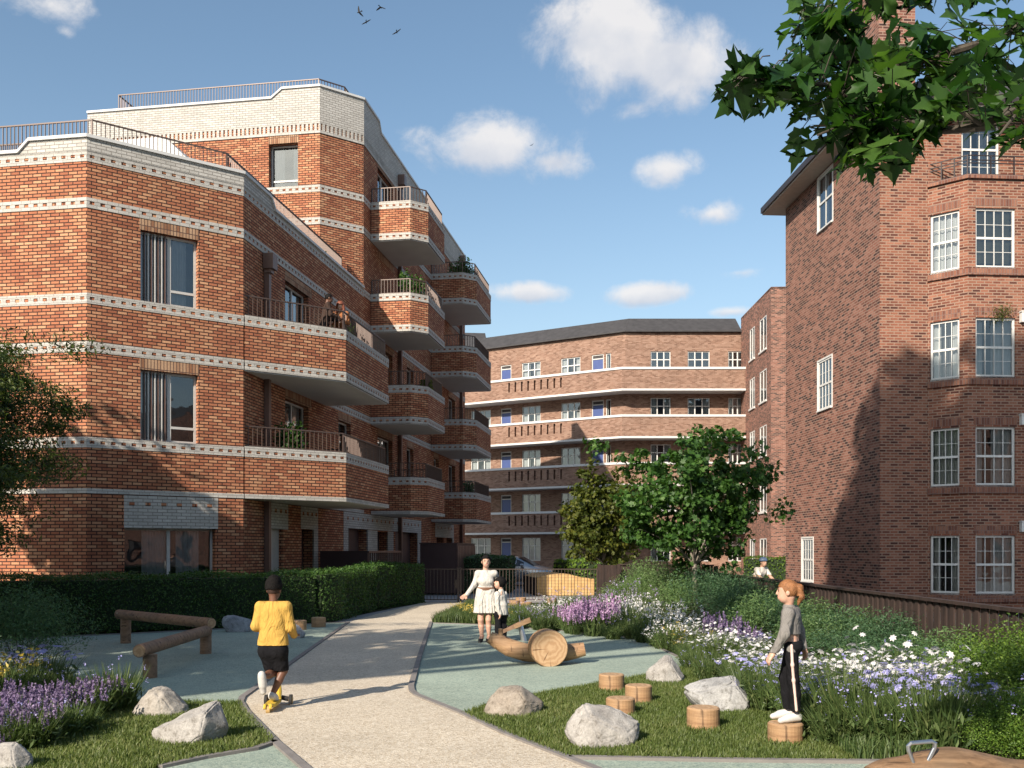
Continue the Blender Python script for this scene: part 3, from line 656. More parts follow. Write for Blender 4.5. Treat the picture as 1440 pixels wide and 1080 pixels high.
# ================================================================== DECK ACCESS BLOCK (far)
def build_far():
    P = (6.89, 60.0); dl = (-.86, .51); L = math.hypot(*dl); dl = (dl[0]/L, dl[1]/L)
    B = thing('deck_access_block', (6.9, 62, 0), 'brown brick flats with white edged access decks and blue doors across the court', 'building')
    e0 = (P[0]+dl[0]*15.0, P[1]+dl[1]*15.0); e1 = (14.6, 60.0)
    path = [e0, P, e1]; wallp = offset_path(path, -1.25); st = 2.97
    w = MB(); dk = {}
    fl, Ll = frame_of(wallp[0], wallp[1]); fr_, Lr = frame_of(wallp[1], wallp[2])
    defs_l = [('win', 662, 690), ('door', 704, 719), ('win', 734, 760), ('win', 789, 816), ('door', 832, 849), ('small', 852, 859)]
    defs_r = [('win', 915, 943), ('win', 967, 998), ('win', 1024, 1044)]
    items = []
    opl, opr = [], []
    for kf in range(5):
        base = 11.9-st*kf if kf < 4 else 0.05
        for fr, defs, ops in ((fl, defs_l, opl), (fr_, defs_r, opr)):
            for kind, a, b in defs:
                t0, t1 = fr.t(a), fr.t(b)
                o = (t0, t1, base+(.02 if kind == 'door' else .95), base+2.5); ops.append(o); items.append((fr, kind, o, kf))
    w.wall(wallp[0], wallp[1], 0, 15.6, opl, depth=.12); w.wall(wallp[1], wallp[2], 0, 15.6, opr, depth=.12, u0=Ll)
    w.build('wall', M['farbrick'], B)
    for i, (fr, kind, o, kf) in enumerate(items):
        if kind == 'door':
            m = MB(); m.box(fr, o[0]+.07, o[1]-.07, .08, .12, o[2], o[3]-.32); d = m.build('front_door', M['bluedoor'], B)
            m = MB(); m.box(fr, o[0], o[0]+.07, .05, .13, o[2], o[3]); m.box(fr, o[1]-.07, o[1], .05, .13, o[2], o[3]); m.box(fr, o[0]+.07, o[1]-.07, .05, .13, o[3]-.32, o[3]-.25); m.box(fr, o[0]+.07, o[1]-.07, .05, .13, o[3]-.07, o[3]); m.build('door_frame', M['frame_grey'], d)
            m = MB(); m.poly([fr(o[0]+.07, .1, o[3]-.25), fr(o[1]-.07, .1, o[3]-.25), fr(o[1]-.07, .1, o[3]-.07), fr(o[0]+.07, .1, o[3]-.07)]); m.build('fanlight', M['room'], d)
        else:
            window(B, fr, *o, depth=.11, style='casement' if kind == 'win' else 'narrow', seed=200+i, fm='frame_white', room=.35)
    I = offset_path(path, -.2)
    for kf in range(4):
        zb, zt = 11.7-st*kf, 13.02-st*kf
        f0, L0 = frame_of(path[0], path[1]); sl = []
        a, b = f0.t(716), f0.t(789)
        for i in range(9):
            x = a+(b-a)*i/8; sl.append((x-.07, x+.07, zb+.55, zb+1.2, .18))
        m = MB(); m.wall(path[0], path[1], zb+.1, zt, sl, depth=.18); m.wall(I[1], I[0], zb+.1, zt, [(Ll-0-o[1]+.0, Ll-o[0], o[2], o[3]) for o in []]); m.strip([path[1], path[2]], [I[1], I[2]], zb+.1, zt, u0=Ll)
        d = m.build('deck_parapet', M['farbrick'], B)
        m = MB(); m.strip(offset_path(path, .06), offset_path(path, -.26), zt, zt+.14); m.build('coping', M['coping'], d)
        m = MB(); m.strip(offset_path(path, .08), wallp, zb-.02, zb+.1); m.build('deck_slab', M['coping'], d)
    # dark mansard
    o = offset_path(wallp, .25); i = offset_path(wallp, -1.6); m = MB(); m.strip(o, i, [15.6]*3, [15.67]*3)
    i2 = offset_path(wallp, -1.5)
    for k in range(2): m.poly([(*o[k], 15.65), (*o[k+1], 15.65), (*i2[k+1], 16.85), (*i2[k], 16.85)])
    i3 = offset_path(wallp, -9)
    for k in range(2): m.poly([(*i2[k], 16.85), (*i2[k+1], 16.85), (*i3[k+1], 16.85), (*i3[k], 16.85)])
    m.poly([(*o[0], 15.65), (*i2[0], 16.85), (*i3[0], 16.85), (*i3[0], 15.65)])
    m.build('roof', M['roof'], B)
    # wing that comes forward on the right
    q0, q1, q2 = (14.6, 61.2), (14.57, 54.0), (26, 53.4)
    fw, Lw = frame_of(q0, q1); ops = []
    for ya, yb in ((464, 504), (535, 573), (610, 646), (687, 722), (762, 797)):
        for a, b, dy in ((1054.5, 1061.5, 0), (1068.5, 1078, -8)):
            t0, t1 = fw.t(a), fw.t(b); tm = (t0+t1)/2; Y = fw(tm, 0, 0)[1]; hh = (ya-775)*.012
            z0 = Z_(yb, 58); z1 = Z_(ya-4, 58); ops.append((t0, t1, z0, z1))
    m = MB(); m.wall(q0, q1, 0, 16.5, ops, depth=.1); m.wall(q1, q2, 0, 16.5); m.slab([q0, q1, q2, (26, 61)], 16.4, 16.52); m.build('wing_wall', M['oldbrick'], B)
    for i, o in enumerate(ops): window(B, fw, *o, depth=.05, style='wing', seed=300+i, fm='frame_white', room=.3)
    m = MB(); m.wall((e0[0]-1, e0[1]+8), e0, 0, 15.2); m.build('end_wall', M['farbrick'], B)
build_far()
def build_gable():
    B = thing('gabled_house', (-4.5, 75, 0), 'grey house end with black gutter glimpsed behind the balconies at left', 'building')
    fr = Fr((-8, 74), (1, .1), (-.1, 1)); m = MB(); m.box(fr, 0, 5.6, 0, 7, 0, 17.2); m.build('wall', M['soffit'], B)
    m = MB(); m.poly([fr(-.5, -.6, 16.85), fr(6.2, -.6, 16.85), fr(6.2, 4, 19.5), fr(-.5, 4, 19.5)]); m.poly([fr(6.2, -.6, 16.85), fr(6.2, 4, 19.5), fr(6.2, 8, 16.85)]); m.build('roof', M['roof'], B)
    m = MB(); m.box(fr, -.5, 6.3, -.75, -.58, 16.9, 17.15); m.build('gutter', M['darkmetal'], B)
build_gable()

def build_behind():  # added block out of view, cuts sky fill so shaded walls go darker
    """unseen flats put behind the viewpoint to hold back low sky light; also reflected in the glass"""
    B = thing('sky_blocking_flats', (0, -30, 0), 'added unseen brick flats behind the viewpoint holding back low sky light', 'building'); pts = [(34, 6), (30, -27), (-34, -27), (-38, 4)]
    m = MB(); u = 0
    for i, (a, b) in enumerate(zip(pts, pts[1:])):
        fr, L = frame_of(a, b); n = int(L/3.4); ops = []
        for k in range(n):
            for z in (1.0, 4.2, 7.4): ops.append((L*(k+.5)/n-.6, L*(k+.5)/n+.6, z, z+1.6))
        m.wall(a, b, 0, 11.0 if i != 2 else 8.0, [o for o in ops if i != 2 or o[3] < 8], depth=.15, u0=u); u += L
    m.build('wall', M['oldbrick'], B); m = MB(); I = offset_path(pts, -6); m.strip(pts, I, 11.0, [11.1]*4, top=False)
    I2 = offset_path(pts, -5)
    for k in range(3): m.poly([(*pts[k], 11.02), (*pts[k+1], 11.02), (*I2[k+1], 13.2), (*I2[k], 13.2)])
    m.build('roof', M['roof'], B)
    m = MB()
    for a, b in zip(pts, pts[1:]):
        fr, L = frame_of(a, b); m.box(fr, 0, L, .16, .2, 0, 11.0)
    m.build('dark_glazing', M['room'], B)
build_behind()
# ================================================================== GROUND
M['ground'] = grain_mat('court_paving', [(.26, .26, .26), (.33, .33, .33), (.40, .39, .38)], 30, .9, .2)
M['gravel'] = grain_mat('bound_gravel', [(.35, .285, .205), (.53, .455, .35), (.62, .55, .44), (.70, .635, .53)], 62, .9, .6, big=(.86, 1.06))
M['rubber'] = grain_mat('blue_green_rubber', [(.17, .225, .205), (.285, .355, .30), (.35, .42, .35), (.42, .48, .39)], 75, .9, .5, big=(.82, 1.07))
M['soil'] = grain_mat('dark_soil', [(.02, .022, .012), (.045, .05, .02), (.06, .06, .028)], 40, .95, .6)
M['turf'] = grain_mat('turf_base', [(.03, .055, .014), (.055, .085, .024), (.075, .105, .035)], 50, .95, .4)
M['edging'] = plain('grey_stone_edging', (.20, .185, .175), .8, var=.15, scale=5, bump=.2)
M['asphalt'] = grain_mat('grey_asphalt', [(.10, .10, .105), (.14, .14, .145), (.18, .18, .18)], 45, .9, .3)
def sheet(name, pts, z, mat, kind='structure', px=True):
    P = [GP(*p) for p in pts] if px else pts
    m = MB(); m.poly([(*p, z) for p in P]); o = m.build(name, mat); o['kind'] = kind; return o
sheet('ground', [(-400, -60), (400, -60), (400, 1200), (-400, 1200)], 0, M['ground'], px=False)
sheet('road', [(-6, 42), (20, 42), (20, 52), (-12, 56)], .004, M['asphalt'], px=False)
# planting soil and turf
sheet('planting_bed', [(.0, 30.6), (3.2, 30.8), (3.5, 29), (6.0, 29), (5.75, 10.6), (5.4, 6.2), (2.6, 6.2), (2.6, 14), (-1.9, 22.5), (-2.6, 26), (-.9, 29.5)], .004, M['soil'], px=False)
sheet('planting_bed', [(-14, 7.2), (-5.6, 7.2), (-5.5, 10.4), (-7.4, 14.5), (-14, 16.5)], .004, M['soil'], px=False)
sheet('planting_bed', [(-14, 17.3), (-9.0, 18.0), (-4.6, 20.9), (-3.7, 26), (-2.75, 31.2), (-6.5, 31.4), (-6.7, 24), (-9.5, 21.7), (-14, 22)], .006, M['soil'], px=False)
LAWN_R = [(650, 1006), (695, 991), (765, 977), (842, 963), (912, 951), (962, 940), (1000, 950), (1060, 975), (1150, 1040), (1205, 1074), (1018, 1072), (795, 1068), (714, 1036)]
LAWN_L = [(-120, 1010), (30, 1012), (130, 994), (172, 989), (338, 990), (345, 1002), (386, 1046), (360, 1056), (290, 1068), (225, 1082), (60, 1120), (-120, 1140)]
sheet('lawn', LAWN_R, .012, M['turf']); sheet('lawn', LAWN_L, .012, M['turf'])
# rubber play surfaces
sheet('rubber_surface', [(606, 877), (668, 879), (780, 887), (900, 899), (968, 932), (962, 940), (912, 951), (842, 963), (765, 977), (695, 991), (650, 1006), (579, 972)], .010, M['rubber'])
sheet('rubber_surface', [(-60, 905), (57, 898), (187, 892), (307, 886), (460, 877), (489, 876), (341, 983), (338, 990), (172, 989), (40, 990), (-160, 1010)], .010, M['rubber'])
sheet('rubber_surface', [(225, 1082), (290, 1068), (360, 1056), (386, 1046), (432, 1086), (520, 1180), (60, 1180)], .010, M['rubber'])
sheet('rubber_surface', [(795, 1068), (1018, 1072.5), (1205, 1074), (1600, 1078), (1700, 1200), (1000, 1200), (835, 1085)], .010, M['rubber'])
# path
PATH_L = [(595, 848), (530, 864), (490, 876), (415, 930), (341, 983), (338, 990), (345, 1002), (386, 1046), (432, 1086), (520, 1180), (700, 1500)]
PATH_R = [(668, 847), (606, 876), (590, 925), (578, 967), (579, 974), (586, 980), (650, 1006), (714, 1036), (795, 1068), (840, 1086), (960, 1170), (1200, 1500)]
sheet('path', PATH_L+PATH_R[::-1], .016, M['gravel'])
def edging(name, pts, w=.07, z=.035, px=True):
    P = [GP(*p) for p in pts] if px else pts
    m = MB(); m.strip(offset_path(P, w/2), offset_path(P, -w/2), .002, z); o = m.build(name, M['edging']); o['kind'] = 'structure'; return o
edging('path_edging', PATH_L[2:]); edging('path_edging', PATH_R[1:])
edging('path_edging', [(225, 1082), (290, 1068), (360, 1056), (388, 1046)], .06)
edging('path_edging', [(800, 1068.5), (1018, 1072.5), (1205, 1074.5), (1500, 1078)], .07)
edging('path_edging', [(608, 877), (668, 879), (780, 887), (900, 899), (968, 932)], .05, .025)
edging('path_edging', [(-60, 905), (57, 898), (187, 892), (307, 886), (460, 877), (489, 876)], .06, .03)
# pale paved threshold beyond the railing
sheet('threshold_paving', [(-3.2, 31.2), (3.4, 31.2), (3.4, 33.0), (-3.4, 33.0)], .008, plain('pale_paving', (.56, .54, .50), .9, var=.08), px=False)
# ================================================================== FOLIAGE HELPERS
LEAFS = {
 'diamond': (np.array([[0, 0, 0], [.32, .45, .10], [0, 1, 0], [-.32, .45, .10]]), [[0, 1, 2], [0, 2, 3]]),
 'slim': (np.array([[0, 0, 0], [.13, .5, .05], [0, 1, 0], [-.13, .5, .05]]), [[0, 1, 2], [0, 2, 3]]),
 'hex': (np.array([[0, 0, 0], [.30, .22, .07], [.34, .62, .08], [0, 1, -.06], [-.34, .62, .08], [-.30, .22, .07]]), [[0, 1, 2, 3], [0, 3, 4, 5]]),
 'lobed': (np.array([[0, 0, 0], [.28, .05, .05], [.55, .30, .02], [.30, .42, .06], [.42, .78, 0], [.14, .72, .05], [0, 1.05, -.08], [-.14, .72, .05], [-.42, .78, 0], [-.30, .42, .06], [-.55, .30, .02], [-.28, .05, .05]]),
           [[0, 1, 2, 3], [0, 3, 4, 5], [0, 5, 6, 6], [0, 6, 7, 7], [0, 7, 8, 9], [0, 9, 10, 11]]),
}
def np_mesh(name, V, faces_by_size, mats, parent=None, mi=None, org=None, smooth=False):
    """V (n,3); faces_by_size: list of int arrays (m,k)"""
    me = bpy.data.meshes.new(name); o_ = np.array(ORG[parent.name]) if parent is not None else np.array(org if org is not None else (0, 0, 0), float)
    V = np.asarray(V, np.float64)-o_
    loops = np.concatenate([f.ravel() for f in faces_by_size]); tot = np.concatenate([np.full(len(f), f.shape[1]) for f in faces_by_size])
    start = np.concatenate([[0], np.cumsum(tot)[:-1]])
    me.vertices.add(len(V)); me.vertices.foreach_set('co', V.ravel()); me.loops.add(len(loops)); me.loops.foreach_set('vertex_index', loops.astype(np.int32))
    me.polygons.add(len(tot)); me.polygons.foreach_set('loop_start', start.astype(np.int32)); me.polygons.foreach_set('loop_total', tot.astype(np.int32))
    if mi is not None: me.polygons.foreach_set('material_index', np.asarray(mi, np.int32))
    if smooth: me.polygons.foreach_set('use_smooth', np.ones(len(tot), bool))
    me.update(calc_edges=True); me.validate()
    return link_mesh(name, me, mats, parent, org)
def leaf_cloud(P, size, shape='diamond', seed=0, up=.3, outward=None, jit=.35):
    """one leaf at every point of P, loosely facing up and outwards"""
    rg = np.random.default_rng(seed); n = len(P); L, Fc = LEAFS[shape]
    Fc = [list(dict.fromkeys(f)) for f in Fc]
    nrm = rg.normal(size=(n, 3)); nrm /= np.linalg.norm(nrm, axis=1)[:, None]
    nrm[:, 2] += up*2
    if outward is not None: nrm += outward*1.0
    nrm /= np.linalg.norm(nrm, axis=1)[:, None]+1e-9
    t = rg.normal(size=(n, 3)); t -= nrm*(t*nrm).sum(1)[:, None]; t /= np.linalg.norm(t, axis=1)[:, None]+1e-9
    b = np.cross(t, nrm); s = size*(1+jit*rg.uniform(-1, 1, n))
    V = P[:, None, :]+s[:, None, None]*(L[None, :, 0, None]*b[:, None, :]+(L[None, :, 1, None]-.4)*t[:, None, :]+L[None, :, 2, None]*nrm[:, None, :])
    k = len(L); base = np.arange(n)*k; by = {}
    for f in Fc: by.setdefault(len(f), []).append(base[:, None]+np.array(f)[None, :])
    # keep leaves contiguous per face size
    return V.reshape(-1, 3), [np.concatenate(v) for v in by.values()]
def merge_clouds(cl):
    V = []; by = {}; off = 0; mi = {}
    for (v, fs), m in cl:
        for f in fs: by.setdefault(f.shape[1], []).append(f+off); mi.setdefault(f.shape[1], []).append(np.full(len(f), m))
        V.append(v); off += len(v)
    return np.concatenate(V), [np.concatenate(x) for x in by.values()], np.concatenate([np.concatenate(x) for x in mi.values()])
def limbs(mb, base, tips, r0, seed, fork=.35, n=7):
    rnd = random.Random(seed); b = Vector(base)
    for tip in tips:
        t = Vector(tip); k = rnd.uniform(.15, .5); mid = b+(t-b)*.5+Vector((rnd.uniform(-.1, .1), rnd.uniform(-.1, .1), .12))*(t-b).length
        mb.tube([b, (b+mid)/2, mid, (mid+t)/2+Vector((0, 0, .03)), t], [r0, r0*.8, r0*.6, r0*.4, r0*.15], n)
def tree(name, label, base, height, cz, rad, nclump, per, lsize, shape, lmat, bmat, seed, trunk_r=.08, clump_r=.45, group=None, lean=(0, 0), fork=None, shell=.55, flat=.7):
    rg = np.random.default_rng(seed); rnd = random.Random(seed)
    T = thing(name, (base[0], base[1], 0), label, 'tree', group)
    b = np.array([base[0], base[1], 0.]); c = np.array([base[0]+lean[0], base[1]+lean[1], cz]); rad = np.array(rad)
    u = rg.normal(size=(nclump, 3)); u /= np.linalg.norm(u, axis=1)[:, None]
    r = shell+(1-shell)*rg.random(nclump); r *= 1+.18*rg.normal(size=nclump)
    C = c+u*r[:, None]*rad
    P = []; O = []
    for q in C:
        m = max(4, int(per*rg.uniform(.5, 1.5))); s = clump_r*rg.uniform(.6, 1.25)
        d = rg.normal(size=(m, 3)); d *= (rg.random(m)**.5*s/np.linalg.norm(d, axis=1))[:, None]; d[:, 2] *= flat; P.append(q+d); O.append(np.tile((q-c)/np.linalg.norm(q-c), (m, 1)))
    P = np.concatenate(P); O = np.concatenate(O); keep = P[:, 2] > .25; P, O = P[keep], O[keep]
    V, fs = leaf_cloud(P, lsize, shape, seed+1, .25, O*.6); np_mesh('crown', V, fs, lmat, T)
    fk = fork or height*.3; mb = MB(); top = Vector((c[0], c[1], cz+rad[2]*.5))
    f0 = Vector((b[0]+lean[0]*.25, b[1]+lean[1]*.25, fk))
    mb.tube([b, (b[0]+.02, b[1], fk*.5), f0, (f0+top)/2+Vector((.06, .02, 0)), top], [trunk_r*1.25, trunk_r, trunk_r*.9, trunk_r*.6, trunk_r*.2], 9)
    sel = rnd.sample(range(nclump), min(nclump, 16)); pts = [f0, (f0*2+top)/3, (f0+top*2)/3]
    for i in sel:
        o = pts[0] if C[i][2] < cz else pts[rnd.randrange(3)]; limbs(mb, o, [C[i]], trunk_r*.45, seed+i)
    mb.build('trunk', bmat, T, weld=False); return T
M['bark'] = wood_mat('grey_bark', (.10, .085, .07), (.30, .27, .23), 1.5, 'Z', .9)
M['barkdark'] = wood_mat('dark_bark', (.03, .025, .02), (.10, .085, .065), 1.5, 'Z', .9)
M['leaf_maple'] = leaf_mat('maple_leaf', [(.016, .045, .010), (.03, .08, .015), (.052, .12, .022), (.09, .17, .032)], .3)
M['leaf_olive'] = leaf_mat('olive_leaf', [(.03, .05, .01), (.06, .085, .015), (.11, .13, .02), (.17, .17, .03)], .3)
M['leaf_feather'] = leaf_mat('feathery_leaf', [(.014, .028, .008), (.03, .052, .012), (.065, .095, .016), (.13, .165, .026)], .25, bscale=.9)
M['leaf_near'] = leaf_mat('near_maple_leaf', [(.012, .04, .008), (.02, .062, .012), (.04, .10, .02), (.085, .16, .035)], .46, rough=.38, bscale=2.5, big=.35)
M['leaf_hedge'] = leaf_mat('hedge_leaf', [(.018, .05, .011), (.036, .088, .018), (.065, .135, .026), (.11, .19, .04)], .22, bscale=3)
M['leaf_shrub'] = leaf_mat('shrub_leaf', [(.055, .11, .04), (.10, .175, .06), (.15, .24, .085), (.21, .30, .12)], .3, bscale=1.6)
M['leaf_dark'] = leaf_mat('dark_shrub_leaf', [(.026, .068, .034), (.05, .11, .05), (.08, .155, .07), (.12, .20, .09)], .25, bscale=1.6)
M['leaf_lime'] = leaf_mat('lime_shrub_leaf', [(.04, .085, .012), (.07, .135, .018), (.12, .20, .028), (.19, .28, .04)], .3, bscale=2.2)
M['stem'] = leaf_mat('grass_stem', [(.03, .06, .018), (.06, .10, .03), (.10, .145, .045), (.17, .18, .075)], .25, bscale=1.5)
M['blade'] = leaf_mat('lawn_blade', [(.05, .085, .018), (.085, .125, .03), (.135, .17, .05), (.25, .245, .11)], .3, bscale=.8, big=.55)
def petal(name, cols): return leaf_mat(name, cols, .25, .7, (1, 1, 1), .2)
M['white_petal'] = petal('white_petal', [(.62, .60, .62), (.78, .77, .76), (.85, .84, .80)])
M['blue_petal'] = petal('pale_blue_petal', [(.26, .25, .55), (.38, .38, .68), (.52, .50, .76)])
M['lilac_petal'] = petal('lilac_petal', [(.25, .20, .36), (.38, .32, .50), (.52, .46, .62)])
M['purple_petal'] = petal('purple_petal', [(.13, .09, .19), (.23, .17, .30), (.34, .27, .41)])
M['pink_petal'] = petal('pink_petal', [(.34, .18, .36), (.46, .29, .48), (.58, .42, .60)])
M['yellow_petal'] = petal('yellow_petal', [(.55, .38, .04), (.68, .52, .10), (.75, .65, .28)])

# ================================================================== TREES
tree('maple_tree', 'large bushy green maple in front of the brown deck access flats', (4.75, 25.0), 5.2, 2.95, (2.15, 1.8, 1.95), 230, 52, .118, 'lobed', M['leaf_maple'], M['bark'], 11, .065, .38, fork=1.3, shell=.4)
tree('field_maple', 'smaller olive green tree left of the big maple by the timber planter', (3.3, 34.5), 4.6, 2.75, (1.55, 1.4, 1.75), 210, 52, .125, 'lobed', M['leaf_olive'], M['bark'], 23, .06, .40, fork=1.2)
tree('feathery_tree', 'dark feathery tree at the left edge before the brick corner', (-9.75, 14.6), 7, 3.4, (2.6, 2.4, 2.15), 300, 560, .09, 'slim', M['leaf_feather'], M['barkdark'], 31, .13, .62, shell=.35, flat=.45, fork=1.6)
# trees standing outside the picture whose shade falls into it
SH = []
for i, (x, y, h, cz, rx, rz) in enumerate([(-14.6, 8.6, 11, 6.6, 2.9, 3.4), (-10.4, 4.2, 11, 7.4, 2.5, 2.1), (-13.6, 14.6, 10, 7.2, 1.9, 1.8)]):
    SH.append(tree('plane_tree', 'tall plane tree beyond the left edge shading the play surface', (x, y), h, cz, (rx, rx, rz), 60, 70, .28, 'lobed', M['leaf_maple'], M['barkdark'], 50+i, .2, .95, 'trees beside the play area', fork=2.6))
tree('tall_plane_tree', 'very tall plane tree behind the viewpoint shading the old brick flats', (-14.5, -2.0), 27, 20.2, (5.0, 3.6, 5.4), 150, 130, .52, 'lobed', M['leaf_maple'], M['barkdark'], 71, .35, 1.15, shell=.2, lean=(10.7, 0), fork=9)

# maple bough reaching into the upper right from a trunk outside the frame
ML = np.array([(0, 0), (.10, .10), (.36, .0), (.35, .15), (.55, .28), (.42, .36), (.53, .58), (.36, .52), (.33, .66), (.21, .58), (.19, .79), (.11, .80), (0, 1.04),
               (-.11, .80), (-.19, .79), (-.21, .58), (-.33, .66), (-.36, .52), (-.53, .58), (-.42, .36), (-.55, .28), (-.35, .15), (-.36, .0), (-.10, .08)])
def bough():
    T = thing('sycamore_tree', (6.0, 3.2, 0), 'sycamore whose leafy bough hangs into the upper right corner', 'tree')
    rg = np.random.default_rng(5); rnd = random.Random(5)
    def pt(px, py, Y): return Vector((X_(px, Y), Y, Z_(py, Y)))
    mb = MB()
    mb.tube([(6.0, 3.2, 0), (5.9, 3.2, 2.0), (5.7, 3.3, 4.0), (5.6, 3.4, 6.5)], [.2, .17, .15, .1], 12)
    main = [[(5.8, 3.25, 3.2), pt(1560, 90, 3.4), pt(1440, 145, 3.4), pt(1385, 178, 3.45), pt(1330, 183, 3.5), pt(1270, 170, 3.5), pt(1215, 150, 3.5), pt(1165, 120, 3.45), pt(1110, 112, 3.4), pt(1060, 108, 3.4), pt(1022, 122, 3.4)],
            [(5.7, 3.3, 3.6), pt(1560, -40, 3.6), pt(1440, 35, 3.7), pt(1375, 62, 3.75), pt(1300, 85, 3.75), pt(1230, 98, 3.7), pt(1165, 75, 3.7), pt(1135, 40, 3.7), pt(1130, 5, 3.7)],
            [pt(1385, 178, 3.45), pt(1340, 150, 3.4), pt(1318, 122, 3.3)], [pt(1270, 170, 3.5), pt(1240, 200, 3.45), pt(1215, 225, 3.4)], [pt(1215, 150, 3.5), pt(1180, 178, 3.4), pt(1150, 190, 3.35)],
            [(5.7, 3.3, 4.0), pt(1500, -150, 4.0), pt(1380, -70, 4.0), pt(1260, -50, 4.0), pt(1180, -20, 3.9)],
            [pt(1440, 145, 3.4), pt(1425, 165, 3.3), pt(1405, 190, 3.3)]]
    for b in main:
        n = len(b); r0 = .03 if len(b) > 6 else .009; r1 = .004
        mb.tube(b, [r0+(r1-r0)*(i/(n-1))**.6 for i in range(n)], 7)
    V, Fs = [], []; off = 0
    # twig points along the boughs; more of them to the right
    sites = []
    def along(b, n, spread, t0=.15):
        for i in range(n):
            t = t0+(1-t0)*rnd.random(); k = t*(len(b)-1); j = min(int(k), len(b)-2); p = Vector(b[j]).lerp(Vector(b[j+1]), k-j)
            wid = spread*(1-.62*t); q = p+Vector((rnd.gauss(0, wid), rnd.gauss(0, wid*.8), rnd.gauss(-.03, wid*.62))); sites.append((p, q))
    along(main[0], 190, .20, .10); along(main[1], 190, .21, .10); along(main[5], 120, .24); along(main[2], 14, .05, 0); along(main[3], 22, .06, 0); along(main[4], 16, .06, 0); along(main[6], 10, .06, .1)
    for px, py, s in ((1030, 108, 1), (1045, 98, 1), (1062, 92, 1), (1085, 98, .9), (1075, 125, .9), (1095, 138, 1.1), (1130, 178, 1.2), (1140, 195, 1.1), (1168, 215, 1), (1215, 232, 1.2), (1238, 208, 1.2), (1155, 20, 1.3), (1190, 8, 1.2), (1222, 225, 1.1)):
        q = pt(px, py, 3.4+rnd.uniform(-.1, .1)); sites.append((q+Vector((.06, .03, .05)), q))
    for p, q in sites:
        qpx, qpy = CX+F*q.x/q.y, HY-(q.z-CH)*F/q.y
        if qpy+14 > np.interp(qpx, [1005, 1060, 1100, 1140, 1170, 1215, 1245, 1275, 1300, 1335, 1380, 1440], [140, 140, 158, 212, 205, 248, 238, 205, 214, 168, 172, 205]) or qpy < np.interp(qpx, [1005, 1050, 1090, 1120, 1130], [110, 92, 84, 55, -60]) or qpx < 1018: continue
        if (p-q).length > .05 and (p-q).length < .3: mb.tube([p, (p+q)/2+Vector((0, 0, .015)), q], [.0025, .002, .0015], 4, caps=False)
        s = rnd.uniform(.085, .165); az = rnd.uniform(0, 2*math.pi)
        dirv = Vector((math.cos(az)-.35, math.sin(az)*.8, -.35+rnd.gauss(0, .35))).normalized()
        nn = Vector((rnd.gauss(0, .5), rnd.gauss(-.25, .5), .8+rnd.gauss(0, .3))); nn = (nn-dirv*nn.dot(dirv)).normalized(); sd = dirv.cross(nn)
        fold = rnd.uniform(.1, .45); curl = rnd.uniform(.05, .4)
        pts = [q+dirv*s*y+sd*s*x+nn*s*(fold*abs(x)-curl*y*y-.25*fold*x*x*4) for x, y in ML]
        mid = [q+dirv*s*y-nn*s*curl*y*y for y in (.3, .62)]
        b = off; V += pts+mid; n = len(ML); off += n+2; c0, c1 = b+n, b+n+1
        for i in range(n):
            j = (i+1) % n; ci = c0 if (ML[i][1]+ML[j][1])/2 < .5 else c1
            Fs.append((b+i, b+j, ci))
        Fs += [(b+9, c1, c0), (b+15, c0, c1)]
    np_mesh('crown', np.array([tuple(v) for v in V]), [np.array(Fs)], M['leaf_near'], T, smooth=True)
    mb.build('trunk', M['barkdark'], T)
bough()

# ================================================================== HEDGES
def hedge(label, path, width, h, seed, dens=520, lsize=.045, name='hedge', mat='leaf_hedge', group=None, core=None):
    """clipped hedge: dark twiggy core under a skin of leaves; path is its front face"""
    rg = np.random.default_rng(seed); T = thing(name, (*path[0], 0), label, 'hedge', group)
    back = offset_path(path, -width); m = MB(); e = .07
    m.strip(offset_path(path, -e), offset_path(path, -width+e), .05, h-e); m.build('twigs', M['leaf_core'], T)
    P, N = [], []
    def patch(a, b, z0, z1, nrm):
        A = math.hypot(b[0]-a[0], b[1]-a[1])*abs(z1-z0); n = int(A*dens); s = rg.random((n, 2))
        p = np.stack([a[0]+(b[0]-a[0])*s[:, 0], a[1]+(b[1]-a[1])*s[:, 0], z0+(z1-z0)*s[:, 1]], 1)
        w = .065*np.sin(p[:, 0]*3.1+p[:, 1]*2.3+seed)*np.sin(p[:, 2]*4+p[:, 0])+.022*rg.normal(size=n)
        P.append(p+np.array([nrm[0], nrm[1], 0])*w[:, None]); N.append(np.tile([nrm[0], nrm[1], .15], (n, 1)))
    for q, sg in ((path, 1), (back, -1)):
        for a, b in zip(q, q[1:]):
            L = math.hypot(b[0]-a[0], b[1]-a[1]); patch(a, b, .02, h, (sg*(b[1]-a[1])/L, -sg*(b[0]-a[0])/L))
    for a, b, d in ((path[0], back[0], -1), (path[-1], back[-1], 1)):
        L = math.hypot(b[0]-a[0], b[1]-a[1]); patch(a, b, .02, h, (d*(b[1]-a[1])/L, -d*(b[0]-a[0])/L))
    for i in range(len(path)-1):
        a, b, c, d = [np.array(x) for x in (path[i], path[i+1], back[i+1], back[i])]; n = int(np.linalg.norm(b-a)*width*dens*1.3); s = rg.random((n, 2))
        p = (a+(b-a)*s[:, :1])*(1-s[:, 1:])+(d+(c-d)*s[:, :1])*s[:, 1:]
        z = h+.035*np.sin(p[:, 0]*4+seed)+.03*rg.normal(size=n)+.06*(rg.random(n) > .965); P.append(np.column_stack([p, z])); N.append(np.tile([0, 0, 1.], (n, 1)))
    P = np.concatenate(P); N = np.concatenate(N); V, fs = leaf_cloud(P, lsize, 'diamond', seed+1, .1, N*.9); np_mesh('foliage', V, fs, M[mat], T); return T
M['leaf_core'] = plain('hedge_twigs', (.016, .030, .010), .95, var=.4, scale=14)
